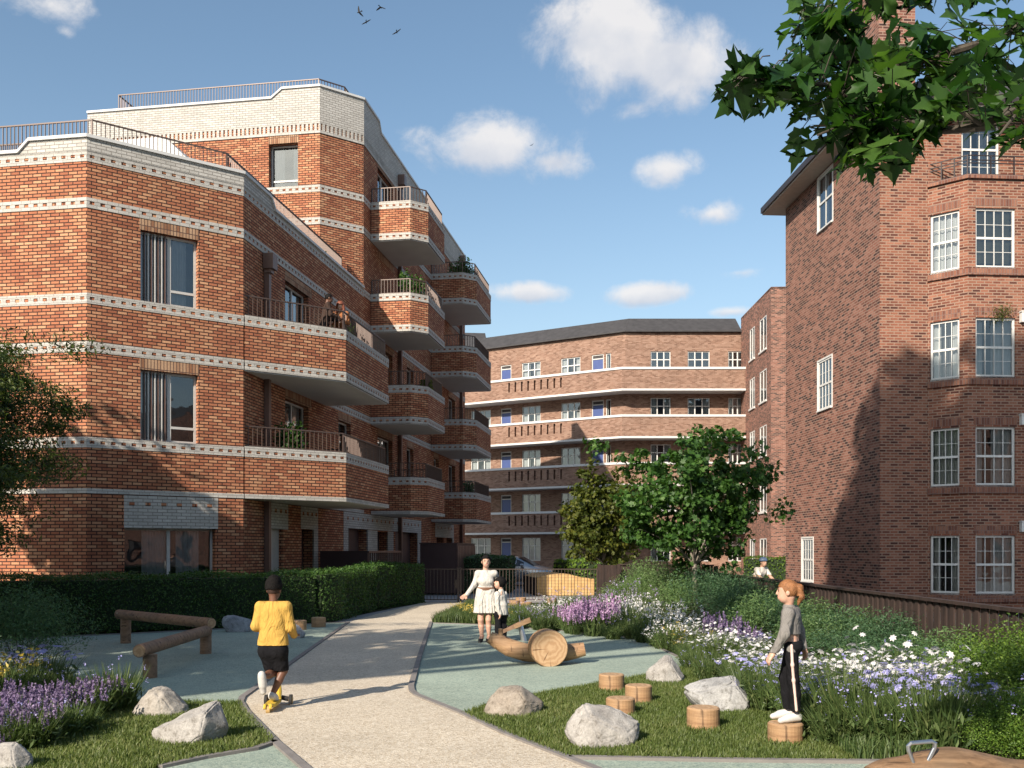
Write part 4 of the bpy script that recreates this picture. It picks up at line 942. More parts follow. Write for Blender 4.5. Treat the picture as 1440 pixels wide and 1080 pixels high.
hedge('long clipped hedge in tree shade under the patio window', [(-13.0, 16.3), GP(57, 895), GP(187, 890), GP(307, 884), GP(445, 877.5)], 1.0, 1.13, 3, 1000, .045)
hedge('clipped hedge block beside the two low stumps', [GP(455, 877), GP(478, 874), GP(529, 858.5)], .95, 1.17, 4, 900, .048)
hedge('end hedge block next to the entrance railing', [GP(531, 858), GP(560, 853), GP(597, 848.5)], .95, 1.24, 5, 800, .052)
hedge('dark round topped hedge in front of the parked car', [(-1.95, 37.0), (-.15, 36.9)], 4.5, 1.42, 6, 130, .10, mat='leaf_dark')
hedge('short hedge by the far ground floor window at right', [(10.6, 43.5), (12.4, 43.2)], 1.2, 1.35, 7, 120, .10, mat='leaf_lime')
hedge('leafy hedge strip behind the timber planter', [(1.7, 39.0), (4.1, 38.6)], 2.2, 1.25, 8, 140, .12, mat='leaf_lime')

# ================================================================== GRASS
def in_poly(P, poly):
    x, y = P[:, 0], P[:, 1]; r = np.zeros(len(P), bool); n = len(poly)
    for i in range(n):
        x0, y0 = poly[i]; x1, y1 = poly[(i+1) % n]
        c = ((y0 > y) != (y1 > y)) & (x < (x1-x0)*(y-y0)/(y1-y0+1e-12)+x0); r ^= c
    return r
def grass(name, label, poly, dens, h, seed, mat='blade', z=.012, near=None, w=.0045):
    rg = np.random.default_rng(seed); xs = [p[0] for p in poly]; ys = [p[1] for p in poly]
    A = (max(xs)-min(xs))*(max(ys)-min(ys)); n = int(A*dens); P = np.column_stack([rg.uniform(min(xs), max(xs), n), rg.uniform(min(ys), max(ys), n)])
    P = P[in_poly(P, poly)]; n = len(P)
    # tufts: length and lean vary in patches
    patch = .5+.5*np.sin(P[:, 0]*5+2*np.sin(P[:, 1]*3))*np.sin(P[:, 1]*6+P[:, 0]*2); hh = h*(.55+.6*rg.random(n)+.35*patch*rg.random(n))
    az = rg.uniform(0, 2*np.pi, n); ln = rg.uniform(.1, .75, n)*hh; dx, dy = np.cos(az)*ln, np.sin(az)*ln
    wz = az+np.pi/2+rg.normal(size=n)*.5; wx, wy = np.cos(wz)*w, np.sin(wz)*w
    V = np.empty((n, 5, 3)); zb = np.full(n, z-.004)
    V[:, 0] = np.column_stack([P[:, 0]-wx, P[:, 1]-wy, zb]); V[:, 1] = np.column_stack([P[:, 0]+wx, P[:, 1]+wy, zb])
    V[:, 2] = np.column_stack([P[:, 0]+wx*.8+dx*.35, P[:, 1]+wy*.8+dy*.35, zb+hh*.6]); V[:, 3] = np.column_stack([P[:, 0]-wx*.8+dx*.35, P[:, 1]-wy*.8+dy*.35, zb+hh*.6])
    V[:, 4] = np.column_stack([P[:, 0]+dx, P[:, 1]+dy, zb+hh]); b = np.arange(n)*5
    o = np_mesh(name, V.reshape(-1, 3), [np.column_stack([b, b+1, b+2, b+3]), np.column_stack([b+3, b+2, b+4])], M[mat])
    return tag(o, label, 'grass', None, 'stuff')
def shrink(poly, d):
    cx = sum(p[0] for p in poly)/len(poly); cyy = sum(p[1] for p in poly)/len(poly); return [(p[0]+(cx-p[0])*d, p[1]+(cyy-p[1])*d) for p in poly]
grass('lawn_grass', 'short mown grass around the boulders and stumps at right', [GP(*p) for p in LAWN_R], 5200, .052, 1)
grass('lawn_grass', 'short mown grass around the boulders at lower left', [GP(*p) for p in LAWN_L], 5200, .052, 2)
grass('bed_grass', 'loose grass along the edge of the flower bed', [GP(*p) for p in ((640, 866), (668, 876), (780, 884), (900, 896), (980, 933), (1000, 948), (1030, 925), (930, 880), (800, 862), (680, 858))], 900, .22, 3, 'stem', .004, w=.007)

grass('meadow_grass', 'rough grass in the corner between the path and the railing', [GP(*p) for p in ((608, 875.5), (668, 877.5), (700, 868), (690, 852), (664, 850))], 1500, .20, 4, 'stem', .004, w=.007)
grass('bed_grass', 'rough grass between the right lawn and the near flowers', [GP(*p) for p in ((1120, 1010), (1150, 1042), (1206, 1073), (1330, 1074), (1300, 1050), (1200, 1030))], 2600, .16, 5, 'stem', .004, w=.006)
# ================================================================== SHRUBS AND FLOWERS
def shrub_proto(name, mat, n, lsize, shape, rad, seed, lumps=9, up=.3, spr=.5):
    """mesh pair of a loose mounded shrub around its own base"""
    rg = np.random.default_rng(seed); P, O = [], []
    for i in range(lumps):
        a = rg.uniform(0, 2*np.pi); rr = rg.uniform(0, .62); c = np.array([math.cos(a)*rr*rad[0], math.sin(a)*rr*rad[1], rad[2]*rg.uniform(.42, .86)*(1-.3*rr)]); k = n//lumps
        d = rg.normal(size=(k, 3)); d /= np.linalg.norm(d, axis=1)[:, None]; r = rg.random(k)**.42*spr*rg.uniform(.75, 1.2)
        P.append(c+d*r[:, None]*np.array([rad[0], rad[1], rad[2]*.8])); O.append(d)
    P = np.concatenate(P); O = np.concatenate(O); k = P[:, 2] > .02; return leaf_cloud(P[k], lsize, shape, seed+9, up, O[k]*.5), P[k]
def stems_mesh(tips, seed, r=.006, n=14):
    rnd = random.Random(seed); mb = MB()
    for i in range(n):
        t = tips[rnd.randrange(len(tips))]; mb.tube([(t[0]*.1, t[1]*.1, 0), (t[0]*.55, t[1]*.55, t[2]*.5), tuple(t)], [r, r*.7, r*.3], 4, caps=False)
    return mb
def make_shrub(name, label, cat, group, mat, n, ls, shape, rad, seed, **kw):
    T = thing(name, (0, 0, 0), label, cat, group); (V, fs), P = shrub_proto(name, mat, n, ls, shape, rad, seed, **kw)
    np_mesh('foliage', V, fs, M[mat], T); stems_mesh(P, seed).build('stems', M['barkdark'], T); return T
used_proto = set()
def put(proto, x, y, s=1.0, rz=0.0, sz=1.0, label=None, z=0.0):
    o = proto if proto.name not in used_proto else copy_tree(proto); used_proto.add(proto.name)
    o.location = (x, y, z); o.rotation_euler = (0, 0, rz); o.scale = (s, s, s*sz)
    if label: o['label'] = label
    return o
rnd = random.Random(8)
SHG = make_shrub('leafy_shrub', 'fresh green loose shrub in the bank of shrubs before the fence', 'shrub', 'green shrubs before the timber fence', 'leaf_shrub', 5200, .062, 'slim', (.95, .95, 1.05), 101, up=.15)
SHD = make_shrub('dark_shrub', 'dark blue green feathery shrub in the bank before the fence', 'shrub', 'dark shrubs before the timber fence', 'leaf_dark', 5600, .055, 'slim', (.95, .95, 1.0), 102, up=.15)
SHL = make_shrub('lime_shrub', 'dense yellow green small leaved shrub at the right edge', 'shrub', 'lime green shrubs at the right edge', 'leaf_lime', 11000, .030, 'diamond', (.9, .9, 1.0), 103, lumps=14, up=.2)
# bank along the fence, from the gate down to the right edge
for i, (px, Y, k, s, sz) in enumerate([(905, 29.5, 'G', 1.0, 1.0), (945, 28.0, 'G', 1.15, 1.0), (985, 27.0, 'D', 1.1, .9), (1015, 26.0, 'D', 1.1, .95), (880, 28.0, 'G', .9, .8), (960, 24.5, 'G', 1.05, .8), (1010, 23.0, 'D', 1.15, .8), (1048, 23.5, 'D', 1.1, .85),
        (1020, 20.0, 'D', 1.0, .75), (1062, 20.0, 'D', 1.1, .75), (1090, 20.5, 'G', 1.0, .8), (1065, 17.5, 'G', .9, .75), (1100, 17.0, 'D', .95, .75), (1140, 17.6, 'G', 1.05, .78),
        (1140, 15.2, 'G', .9, .75), (1180, 15.5, 'D', 1.0, .75), (1225, 15.6, 'G', 1.0, .75), (1190, 13.2, 'D', .85, .72), (1240, 13.4, 'D', .95, .74), (1290, 13.6, 'D', .95, .76), (1335, 13.8, 'G', .95, .78),
        (1225, 11.4, 'G', .7, .72), (1280, 11.5, 'D', .85, .7), (1330, 11.6, 'G', .85, .76), (1385, 11.7, 'G', .9, .8), (1440, 11.7, 'G', .9, .8), (1330, 10.0, 'G', .66, .72)]):
    put({'G': SHG, 'D': SHD}[k], X_(px, Y), Y, s*1.08, rnd.uniform(0, 6.28), sz*rnd.uniform(.98, 1.2)*(.8 if px > 1130 and Y > 11 else 1))
for px, Y, s, sz in ((1385, 9.6, .78, .95), (1440, 9.3, .9, .95), (1500, 9.4, .9, 1.0), (1420, 8.4, .74, .95), (1470, 8.2, .85, 1.0), (1400, 7.5, .5, .8), (1455, 7.3, .62, .9)):
    put(SHL, X_(px, Y), Y, s, rnd.uniform(0, 6.28), sz)
DL = make_shrub('dark_shrub', 'dark green bush at the left edge behind the lavender', 'shrub', None, 'leaf_dark', 9000, .05, 'slim', (1.25, 1.0, 1.05), 106, lumps=14, up=.1)
put(DL, -6.85, 13.4, 1.0, .4, 1.0)
DL2 = make_shrub('dark_shrub', 'low dark bush in the lavender bed farthest left', 'shrub', None, 'leaf_dark', 5000, .05, 'slim', (1.0, 1.0, .8), 107, up=.1); put(DL2, -7.6, 12.2, 1.0, .4, 1.0)

def flower_clump(name, label, group, kind, seed, petal_mat, h=.45, r=.28, nst=110, nfl=26, fs=.05, cat='flowers'):
    """stems and narrow leaves with heads (daisy / spike / dots)"""
    rg = np.random.default_rng(seed); T = thing(name, (0, 0, 0), label, cat, group)
    n = nst; az = rg.uniform(0, 2*np.pi, n); rr = r*np.sqrt(rg.random(n)); b = np.column_stack([np.cos(az)*rr*.5, np.sin(az)*rr*.5, np.zeros(n)])
    tip = np.column_stack([np.cos(az)*rr*1.25+rg.normal(size=n)*.04, np.sin(az)*rr*1.25+rg.normal(size=n)*.04, h*rg.uniform(.5, .98, n)])
    mid = b*.5+tip*.5; mid[:, 2] += .08*h; w = rg.normal(size=(n, 3)); w[:, 2] = 0; w /= np.linalg.norm(w, axis=1)[:, None]; w *= .0055
    V = np.stack([b-w, b+w, mid+w, mid-w, tip], 1).reshape(-1, 3); k = np.arange(n)*5
    lv, lf = leaf_cloud(np.concatenate([mid+rg.normal(size=(n, 3))*.03, b*.6+tip*.4+rg.normal(size=(n, 3))*.04]), .07, 'slim', seed, .3)
    off = len(V); V = np.concatenate([V, lv]); np_mesh('foliage', V, [np.column_stack([k, k+1, k+2, k+3]), np.concatenate([np.column_stack([k+3, k+2, k+4])]+[f+off for f in lf])], M['stem'], T)
    hs = rg.choice(n, min(nfl, n), replace=False); P = []; N = []; Vp = []; Fp = []; o = 0
    for i in hs:
        c = tip[i].copy()
        if kind == 'daisy':
            c[2] = max(c[2], h*.72)+rg.uniform(0, .05); s = fs*rg.uniform(.7, 1.2); nn = np.array([rg.normal()*.35, rg.normal()*.35-.25, 1.]); nn /= np.linalg.norm(nn); a = np.cross(nn, [1, .1, 0]); a /= np.linalg.norm(a); bb = np.cross(nn, a); m = 7; ph = rg.random()*6
            for q in range(m):
                t = ph+q*2*np.pi/m; d = a*math.cos(t)+bb*math.sin(t); e = -a*math.sin(t)+bb*math.cos(t)
                Vp += [c, c+d*s*.55+e*s*.24, c+d*s*.95-nn*s*.12, c+d*s*.55-e*s*.24]; Fp.append((o, o+1, o+2, o+3)); o += 4
        elif kind == 'spike':
            L = h*rg.uniform(.28, .45); c[2] = h*rg.uniform(.45, .75); m = 26; t = rg.random(m); th = rg.uniform(0, 6.28, m); q = .016*(1.05-t)
            ax = np.array([rg.normal()*.12, rg.normal()*.12, 1]); p = c+ax*(t*L)[:, None]+np.column_stack([np.cos(th)*q, np.sin(th)*q, 0*q]); P.append(p)
        else:
            m = 7; P.append(c+np.array([0, 0, .03])+rg.normal(size=(m, 3))*fs*.45)
    if Vp: np_mesh('blossom', np.array(Vp), [np.array(Fp)], M[petal_mat], T)
    else:
        P = np.concatenate(P); v, f = leaf_cloud(P, fs*.55 if kind != 'spike' else .03, 'hex', seed+5, .3); np_mesh('blossom', v, f, M[petal_mat], T)
    return T
FB = 'flower bed beside the play surface'
fl = {
 'W': flower_clump('white_flowers', 'clump of white daisy like flowers in the right hand bed', 'white flower clumps', 'daisy', 1, 'white_petal', .50, .32, 130, 34, .033),
 'w': flower_clump('white_flowers', 'clump of fine white umbels at the far side of the bed', 'fine white flower clumps', 'dots', 2, 'white_petal', .58, .36, 120, 28, .048),
 'B': flower_clump('blue_flowers', 'clump of pale blue flowers among the white daisies', 'pale blue flower clumps', 'daisy', 3, 'blue_petal', .46, .28, 120, 26, .036),
 'L': flower_clump('lilac_flowers', 'clump of misty lilac flowers at the far side of the bed', 'lilac flower clumps', 'dots', 4, 'lilac_petal', .60, .36, 120, 24, .045),
 'P': flower_clump('pink_spikes', 'clump of pink flower spikes beside the rocking log', 'pink spike clumps', 'spike', 5, 'pink_petal', .52, .24, 70, 30),
 'S': flower_clump('lavender', 'clump of purple lavender spikes in the lower left bed', 'lavender clumps', 'spike', 6, 'purple_petal', .40, .26, 170, 24),
 'V': flower_clump('violet_spikes', 'clump of deep violet spikes behind the pale boulder', 'violet spike clumps', 'spike', 7, 'purple_petal', .42, .26, 80, 34),
 'Y': flower_clump('yellow_flowers', 'clump of small yellow flowers in grass', 'yellow flower clumps', 'dots', 8, 'yellow_petal', .42, .26, 90, 24, .05),
 'G': flower_clump('ornamental_grass', 'tuft of fine green grass in the flower bed', 'green grass tufts', 'dots', 9, 'blue_petal', .48, .30, 260, 5, .03, cat='grass tuft'),
}
def sow(k, spots, s=1.0, js=.26):
    for px, py in spots:
        if k in 'WwLPB' and rnd.random() < .13: k2 = 'G'
        else: k2 = k
        x, y = GP(px+rnd.uniform(-9, 9), py+rnd.uniform(-2.5, 2.5)); put(fl[k2], x, y, s*rnd.uniform(1-js, 1+js), rnd.uniform(0, 6.28), rnd.uniform(.82, 1.25))
def line(x0, y0, x1, y1, n): return [(x0+(x1-x0)*i/(n-1), y0+(y1-y0)*i/(n-1)) for i in range(n)]
# far flower bed (rows from back to front)
sow('L', line(775, 866, 905, 870, 10)+line(800, 859, 880, 862, 6), 1.0)
sow('w', line(760, 875, 850, 884, 6)+line(820, 878, 905, 886, 6), .85)
sow('L', line(740, 879, 775, 884, 4), .8)
sow('P', line(806, 891, 848, 895, 6)+line(812, 887, 842, 889, 3), .95)
sow('w', line(855, 890, 945, 900, 7)+line(865, 884, 975, 898, 8)+line(925, 908, 965, 918, 4), .9)
sow('W', line(900, 893, 980, 908, 7)+line(935, 903, 985, 922, 5), .9)
sow('Y', line(938, 912, 985, 922, 5)+line(655, 872, 700, 880, 5)+line(640, 866, 690, 871, 5), .75)
sow('G', line(725, 884, 800, 891, 6)+line(850, 897, 930, 908, 6)+line(960, 925, 985, 938, 3)+line(700, 870, 760, 876, 6), .75)
sow('V', line(1000, 915, 1055, 918, 6), .9)
sow('W', line(985, 937, 1070, 942, 9)+line(995, 927, 1065, 930, 6), .85)
sow('B', line(1000, 934, 1060, 940, 4), .8)
sow('G', line(970, 945, 1010, 962, 4), .7)
# near bed right of the girl
sow('W', line(1040, 968, 1100, 985, 6)+line(1050, 957, 1130, 972, 6), .95)
sow('B', line(1060, 985, 1100, 1000, 4)+line(1085, 965, 1150, 985, 5), .9)
sow('W', line(1150, 985, 1200, 1000, 5)+line(1165, 1000, 1205, 1020, 4)+line(1225, 990, 1330, 1010, 7)+line(1235, 1012, 1330, 1030, 7)+line(1215, 1000, 1260, 1020, 4)+line(1260, 990, 1330, 998, 5), 1.0)
sow('B', line(1125, 1003, 1160, 1025, 4)+line(1230, 1000, 1340, 1020, 5)+line(1220, 1030, 1310, 1047, 6)+line(1340, 1035, 1420, 1050, 5)+line(1300, 985, 1360, 1000, 3), .95)
sow('G', line(1150, 1025, 1190, 1050, 4)+line(1215, 1050, 1340, 1062, 8)+line(1200, 1040, 1300, 1056, 6)+line(1100, 1002, 1140, 1022, 3)+line(1350, 1050, 1440, 1062, 5)+line(1040, 985, 1080, 1004, 3), 1.0)
sow('w', line(1330, 1040, 1400, 1060, 3), .8)
# lavender bed lower left
sow('S', line(10, 1030, 150, 1004, 11)+line(-10, 1046, 100, 1022, 9)+line(-20, 1062, 50, 1048, 5)+line(10, 1018, 135, 1000, 7), .72, .22)
sow('G', line(10, 1058, 110, 1034, 6)+line(110, 1014, 170, 1001, 4)+line(-10, 995, 90, 985, 6), .85)
sow('Y', line(-5, 992, 30, 984, 4), 1.15)
sow('B', line(25, 985, 60, 980, 3), 1.0)
# ================================================================== FENCES AND SCREENS
M['fencewood'] = wood_mat('dark_stained_boards', (.018, .012, .011), (.055, .034, .028), .6, 'Z', .75)
def board_fence(label, path, h, step=.115, name='timber_fence', mat='fencewood', post_h=.03):
    T = thing(name, (*path[0], 0), label, 'fence'); m = MB()
    for i in range(len(path)-1):
        fr, L = frame_of(path[i], path[i+1]); n = int(L/step)
        for k in range(n):
            t = k*L/n; w = L/n; j = .02 if k % 2 else 0.0
            m.box(fr, t+.004, t+w-.012, -.012+j, .012+j, .03, h-.03-.006*(k % 3))
    m.build('slat_panel', M[mat], T)
    m = MB(); m.strip(offset_path(path, .05), offset_path(path, -.07), h-.03, h+.012); m.build('top_rail', M[mat], T)
    for i in range(len(path)-1):
        fr, L = frame_of(path[i], path[i+1]); n = max(1, round(L/2.4))
        for k in range(n+(i == len(path)-2)):
            m = MB(); m.box(fr, L*k/n-.05, L*k/n+.05, -.165, -.065, 0, h-.035); m.build('post', M[mat], T)
    return T
board_fence('long dark timber slat fence in front of the old brick block at right', [(6.1, 29.2), (6.02, 24.0), (5.66, 10.6), (5.45, 5.2)][::-1], 1.0)
board_fence('dark timber fence behind the maple, meeting the metal railing', [(6.15, 29.4), (5.2, 31.6), (3.5, 31.45)], 1.22)
def timber_gate():
    T = thing('timber_gate', (3.0, 31.6, 0), 'dark timber board gate at the right end of the metal railing', 'gate'); fr = Fr((2.78, 30.9), (.98, .2), (-.2, .98)); m = MB()
    for k in range(7): m.box(fr, k*.105, k*.105+.099, 0, .03, .05, 1.2)
    m.build('board_panel', M['fencewood'], T); m = MB()
    for t in (0, .66): m.box(fr, t, t+.09, .032, .11, 0, 1.23)
    m.box(fr, .09, .66, .032, .07, .25, .35); m.box(fr, .09, .66, .032, .07, .95, 1.05); m.build('gate_frame', M['fencewood'], T)
    m = MB(); m.tube([fr(.62, -.01, .65), fr(.62, -.05, .65), fr(.62, -.05, .8), fr(.62, -.01, .8)], .01, 6); m.build('handle', M['darkmetal'], T)
timber_gate()
def metal_railing(label, x0, x1, Y, h, name, cat, post0=True):
    T = thing(name, (x0, Y, 0), label, cat); fr = Fr((x0, Y), (1, 0), (0, 1)); L = x1-x0; m = MB()
    n = int(L/.105)
    for k in range(1, n): m.box(fr, L*k/n-.009, L*k/n+.009, -.009, .009, .06, h-.02)
    m.build('bar_panel', M['railbrown'], T); m = MB(); m.box(fr, .0, L, -.022, .022, h-.03, h); m.build('top_rail', M['railbrown'], T)
    m = MB(); m.box(fr, .0, L, -.018, .018, .06, .095); m.build('bottom_rail', M['railbrown'], T)
    for t in (0, L):
        m = MB(); m.box(fr, t-.03, t+.03, -.03, .03, 0, h+.03); m.build('post', M['railbrown'], T)
    return T, fr
M['railbrown'] = plain('railing_brown_metal', (.075, .055, .045), .45, .3, var=.1)
T, fr = metal_railing('brown metal gate at the end of the gravel path', -2.86, -1.74, 31.05, 1.08, 'metal_gate', 'gate')
m = MB(); m.box(fr, 1.02, 1.1, -.06, .05, .45, .72); m.box(fr, .98, 1.06, -.09, -.06, .57, .6); m.build('latch', M['railbrown'], T)
metal_railing('brown metal bar railing across the end of the garden', -1.66, 3.36-.6, 31.05, 1.08, 'metal_railing', 'railing')
def screens():
    T = thing('garden_screen', (*Lp(.9, 5.3), 0), 'dark brown slatted patio screen under the front balcony', 'screen')
    path = [Lp(.05, 5.3), Lp(1.6, 5.3), Lp(1.6, 8.9)]; m = MB(); m.strip(path[:2], offset_path(path[:2], -.05), .05, 1.66); m.build('solid_panel', M['darkpanel'], T)
    fr, L = frame_of(path[1], path[2]); m = MB(); n = 16
    for k in range(n+1): m.box(fr, L*k/n-.012, L*k/n+.012, 0, .05, .08, 1.6)
    m.box(fr, 0, L, -.005, .055, 1.6, 1.66); m.box(fr, 0, L, -.005, .055, .05, .08); m.build('bar_panel', M['bronze'], T)
    T = thing('bin_store', (*Lp(2, 13, ), 0), 'dark brown metal bin store beside the far entrance', 'bin store'); m = MB(); fr = Fr(Lp(1.35, 12.4), LN, LU)
    m.box(fr, 0, 1.42, 0, 3.4, .06, 1.92); m.build('body', M['darkpanel'], T, bevel=.01); m = MB(); m.box(fr, -.03, 1.45, -.03, 3.43, 1.922, 1.96); m.build('lid', M['darkpanel'], T)
    m = MB()
    for k in range(12): m.box(fr, 1.421, 1.45, .1+k*.28, .3+k*.28, .12, 1.86)
    m.build('slat_panel', M['bronze'], T)
screens()
# ================================================================== TIMBER PLAY PIECES
M['log'] = wood_mat('pale_debarked_log', (.20, .11, .055), (.47, .30, .165), 1.0, 'H', .65)
M['logdark'] = wood_mat('weathered_brown_log', (.15, .085, .05), (.34, .21, .13), 1.0, 'X', .7)
M['lognear'] = wood_mat('tan_planed_log', (.095, .055, .028), (.27, .17, .095), 2.2, 'X', .6)
M['steel'] = plain('brushed_steel', (.62, .62, .62), .28, 1.0, var=.05)
def endgrain_mat():
    k = NT('end_grain'); uv = k.n('UVMap').outputs[0]; ln = k.n('VectorMath', operation='LENGTH'); k.link(uv, ln.inputs[0]); tc = k.n('TexCoord')
    w = k.n('MapRange'); d = k.math('ADD', k.math('MULTIPLY', ln.outputs['Value'], 15.0), k.math('MULTIPLY', k.noise(tc.outputs['Object'], 6, 4), 3.0))
    r = k.math('SINE', k.math('MULTIPLY', d, 6.283)); c = k.ramp(k.math('ADD', k.math('MULTIPLY', r, .32), .5), [(0, (.34, .20, .10)), (1, (.50, .34, .20))])
    at = k.n('SeparateXYZ'); k.link(uv, at.inputs[0]); ang = k.math('ARCTAN2', at.outputs['Y'], at.outputs['X'])
    cr = k.noise(None, 1.0); nz = k.n('TexNoise', Scale=1.0, Detail=3.0); cv = k.n('CombineXYZ'); k.link(k.math('MULTIPLY', ang, 4.0), cv.inputs[0]); k.link(k.math('MULTIPLY', ln.outputs['Value'], 1.2), cv.inputs[1]); k.link(cv.outputs[0], nz.inputs['Vector'])
    crack = k.ramp(nz.outputs['Fac'], [(.345, (.35, .3, .25)), (.375, (1, 1, 1))]); c = k.mix(1.0, c, crack, 'MULTIPLY')
    k.set(Base_Color=c, Roughness=.75); return k.m
M['endgrain'] = endgrain_mat()
def disc_cap(m, c, a, b, r, mi, n=28):
    c = Vector(c); pts = [c+(a*math.cos(i*2*math.pi/n)+b*math.sin(i*2*math.pi/n))*r for i in range(n)]
    m.poly(pts, [(math.cos(i*2*math.pi/n)*r, math.sin(i*2*math.pi/n)*r) for i in range(n)], mi)
def log(name, p0, p1, r, mat, parent=None, n=28, r1=None, wob=.0, ch=.012):
    p0, p1 = Vector(p0), Vector(p1); d = (p1-p0).normalized(); ref = Vector((0, 0, 1)) if abs(d.z) < .9 else Vector((1, 0, 0)); a = (ref-d*ref.dot(d)).normalized(); b = d.cross(a); r1 = r1 or r; m = MB()
    st = [(0, r-ch), (ch, r)]+[((p1-p0).length*(i/6), r+(r1-r)*i/6+wob*math.sin(i*2.1)) for i in range(1, 6)]+[((p1-p0).length-ch, r1), ((p1-p0).length, r1-ch)]
    rings = [[p0+d*t+(a*math.cos(k*2*math.pi/n)+b*math.sin(k*2*math.pi/n))*q for k in range(n)] for t, q in st]
    for i in range(len(rings)-1):
        for k in range(n): m.poly([rings[i][k], rings[i][(k+1) % n], rings[i+1][(k+1) % n], rings[i+1][k]], None, 0, True)
    disc_cap(m, p0, a, -b, r-ch, 1, n); disc_cap(m, p1, a, b, r1-ch, 1, n); return m
def stump(label, px0, px1, ytop, ybase, group, z0=0.0):
    Y = 1.65*F/(ybase-HY); r = (px1-px0)/2/F*(Y+.14); Y += r; x = X_((px0+px1)/2, Y); h = max(.16, (CH-(ytop+ (ybase-ytop)*.12-HY)/F*Y))
    o = log('stump', (x, Y, -.02), (x, Y, h), r, None).build('tree_stump', [M['log'], M['endgrain']], org=(x, Y, 0)); tag(o, label, 'stump', group); return o, x, Y, h, r
SG = 'log stumps in the right lawn'
stump('rear stump of the trio of log stumps on the right lawn', 842, 878, 944, 975, SG); stump('right stump of the trio of log stumps on the right lawn', 879, 917, 959, 993, SG)
stump('front stump of the trio, half behind the big pale boulder', 852, 893, 977, 1010, SG); stump('lone log stump on the lawn left of the one the girl uses', 966, 1012, 989, 1031, SG)
GST = stump('log stump the girl in grey top stands on', 1080, 1129, 1011, 1050, SG)
for i, (a, b, c, d, l) in enumerate([(711, 727, 848, 861, 'nearest stump of the small group behind the boy in white'), (716, 731, 843, 854, 'stump at the back left of the small group by the railing'), (725, 740, 839, 849, 'farthest stump of the small group by the railing'),
                                  (732, 748, 845, 858, 'right hand stump of the small group by the railing'), (768, 783, 839, 850, 'lone stump by the railing before the timber planter')]): stump(l, a, b, c, d, 'log stumps by the far railing')
stump('stump half hidden by the grey rock at the hedge', 410, 431, 870, 887, 'log stumps by the hedge'); stump('stump standing clear in front of the hedge end', 438, 458, 866, 883, 'log stumps by the hedge')
def balance_beam():
    T = thing('balance_beam', (-5.5, 15, 0), 'zigzag brown log balance beam on three posts in the shade', 'balance beam')
    p1, p2, p3 = (-6.88, 17.1), (-4.9, 15.36), (-4.69, 12.44)
    a, b = Vector((-7.05, 17.2, .52)), Vector((-4.78, 15.28, .50)); c, d = Vector((-4.74, 12.2, .38)), Vector((-4.86, 15.3, .385))
    log('beam', a, b, .085, None).build('beam', [M['logdark'], M['endgrain']], T); log('beam', c, d, .085, None).build('beam', [M['logdark'], M['endgrain']], T)
    for (x, y), h in ((p1, .45), (p2, .42), (p3, .315)): log('post', (x, y, -.02), (x, y, h), .09, None, ch=.006).build('post', [M['logdark'], M['endgrain']], T)
    for s in (-1, 1):
        m = MB(); m.tube([(-7.0+s*.02, 17.105+s*.02, .545), (-7.0+s*.02, 17.09+s*.02, .545)], .012, 8); m.build('bolt_head', M['steel'], T)
balance_beam()
def rocking_log():
    Y = 13.9; T = thing('rocking_log', (.5, Y, 0), 'pale curved log rocker with a big sawn log disc at its middle', 'play log'); m = MB()
    P = [(688, 897, .10), (700, 903, .135), (716, 912, .15), (740, 919, .155), (770, 922, .155), (797, 919, .145), (812, 916, .13), (823, 914, .115)]
    pts = [Vector((X_(p, Y), Y+.12, max(r-.01, Z_(y, Y)))) for p, y, r in P]; m.tube(pts, [r*.86 for _, _, r in P], 22, caps=False); t0 = (pts[0]-pts[1]).normalized(); t1 = (pts[-1]-pts[-2]).normalized()
    for c, t, r in ((pts[0], t0, .086), (pts[-1], t1, .099)):
        a = (Vector((0, 0, 1))-t*t.z).normalized(); disc_cap(m, c, a, t.cross(a), r, 1)
    m.build('curved_log', [M['log'], M['endgrain']], T)
    c = Vector((X_(771, 13.75), 13.75, .262)); d = Vector((.18, -1, .0)).normalized(); log('disc', c+d*.12, c-d*.20, .265, None, n=40, wob=.002).build('log_disc', [M['log'], M['endgrain']], T)
    x = X_(704, 14.0); log('peg', (x, 14.0, .30), (x, 14.0, .52), .035, None, n=14, ch=.004).build('peg', [M['log'], M['endgrain']], T)
rocking_log()
def seesaw():
    Y = 17.5; T = thing('seesaw', (X_(737, Y), Y, 0), 'tilted timber seesaw plank on a steel leg behind the boy in white', 'seesaw')
    a = Vector((X_(706, Y), Y-.1, Z_(887, Y))); b = Vector((X_(746, Y), Y+.1, Z_(872, Y))); fr = Fr((0, 0), (1, 0), (0, 1)); m = MB(); u = (b-a); L = u.length; u = u/L; w = Vector((0, 1, 0)); n = Vector((-u.z, 0, u.x))
    def f(t, d, z): return tuple(a+u*t+w*d+n*z)
    m.box(f, 0, L*.42, -.13, .13, -.035, .035, 1); m.box(f, L*.42+.002, L, -.13, .13, -.04, .04, 0); m.build('plank', [M['log'], M['logdark']], T)
    m = MB(); m.tube([f(L*.62, 0, -.04), (X_(737, Y), Y, 0.0)], [.05, .06], 14); m.build('steel_leg', M['steel'], T)
    m = MB(); m.tube([f(L*.66, -.09, .04), f(L*.68, -.09, .11), f(L*.70, -.06, .15), f(L*.70, .06, .15), f(L*.68, .09, .11), f(L*.66, .09, .04)], .011, 8); m.build('handle', M['steel'], T)
seesaw()
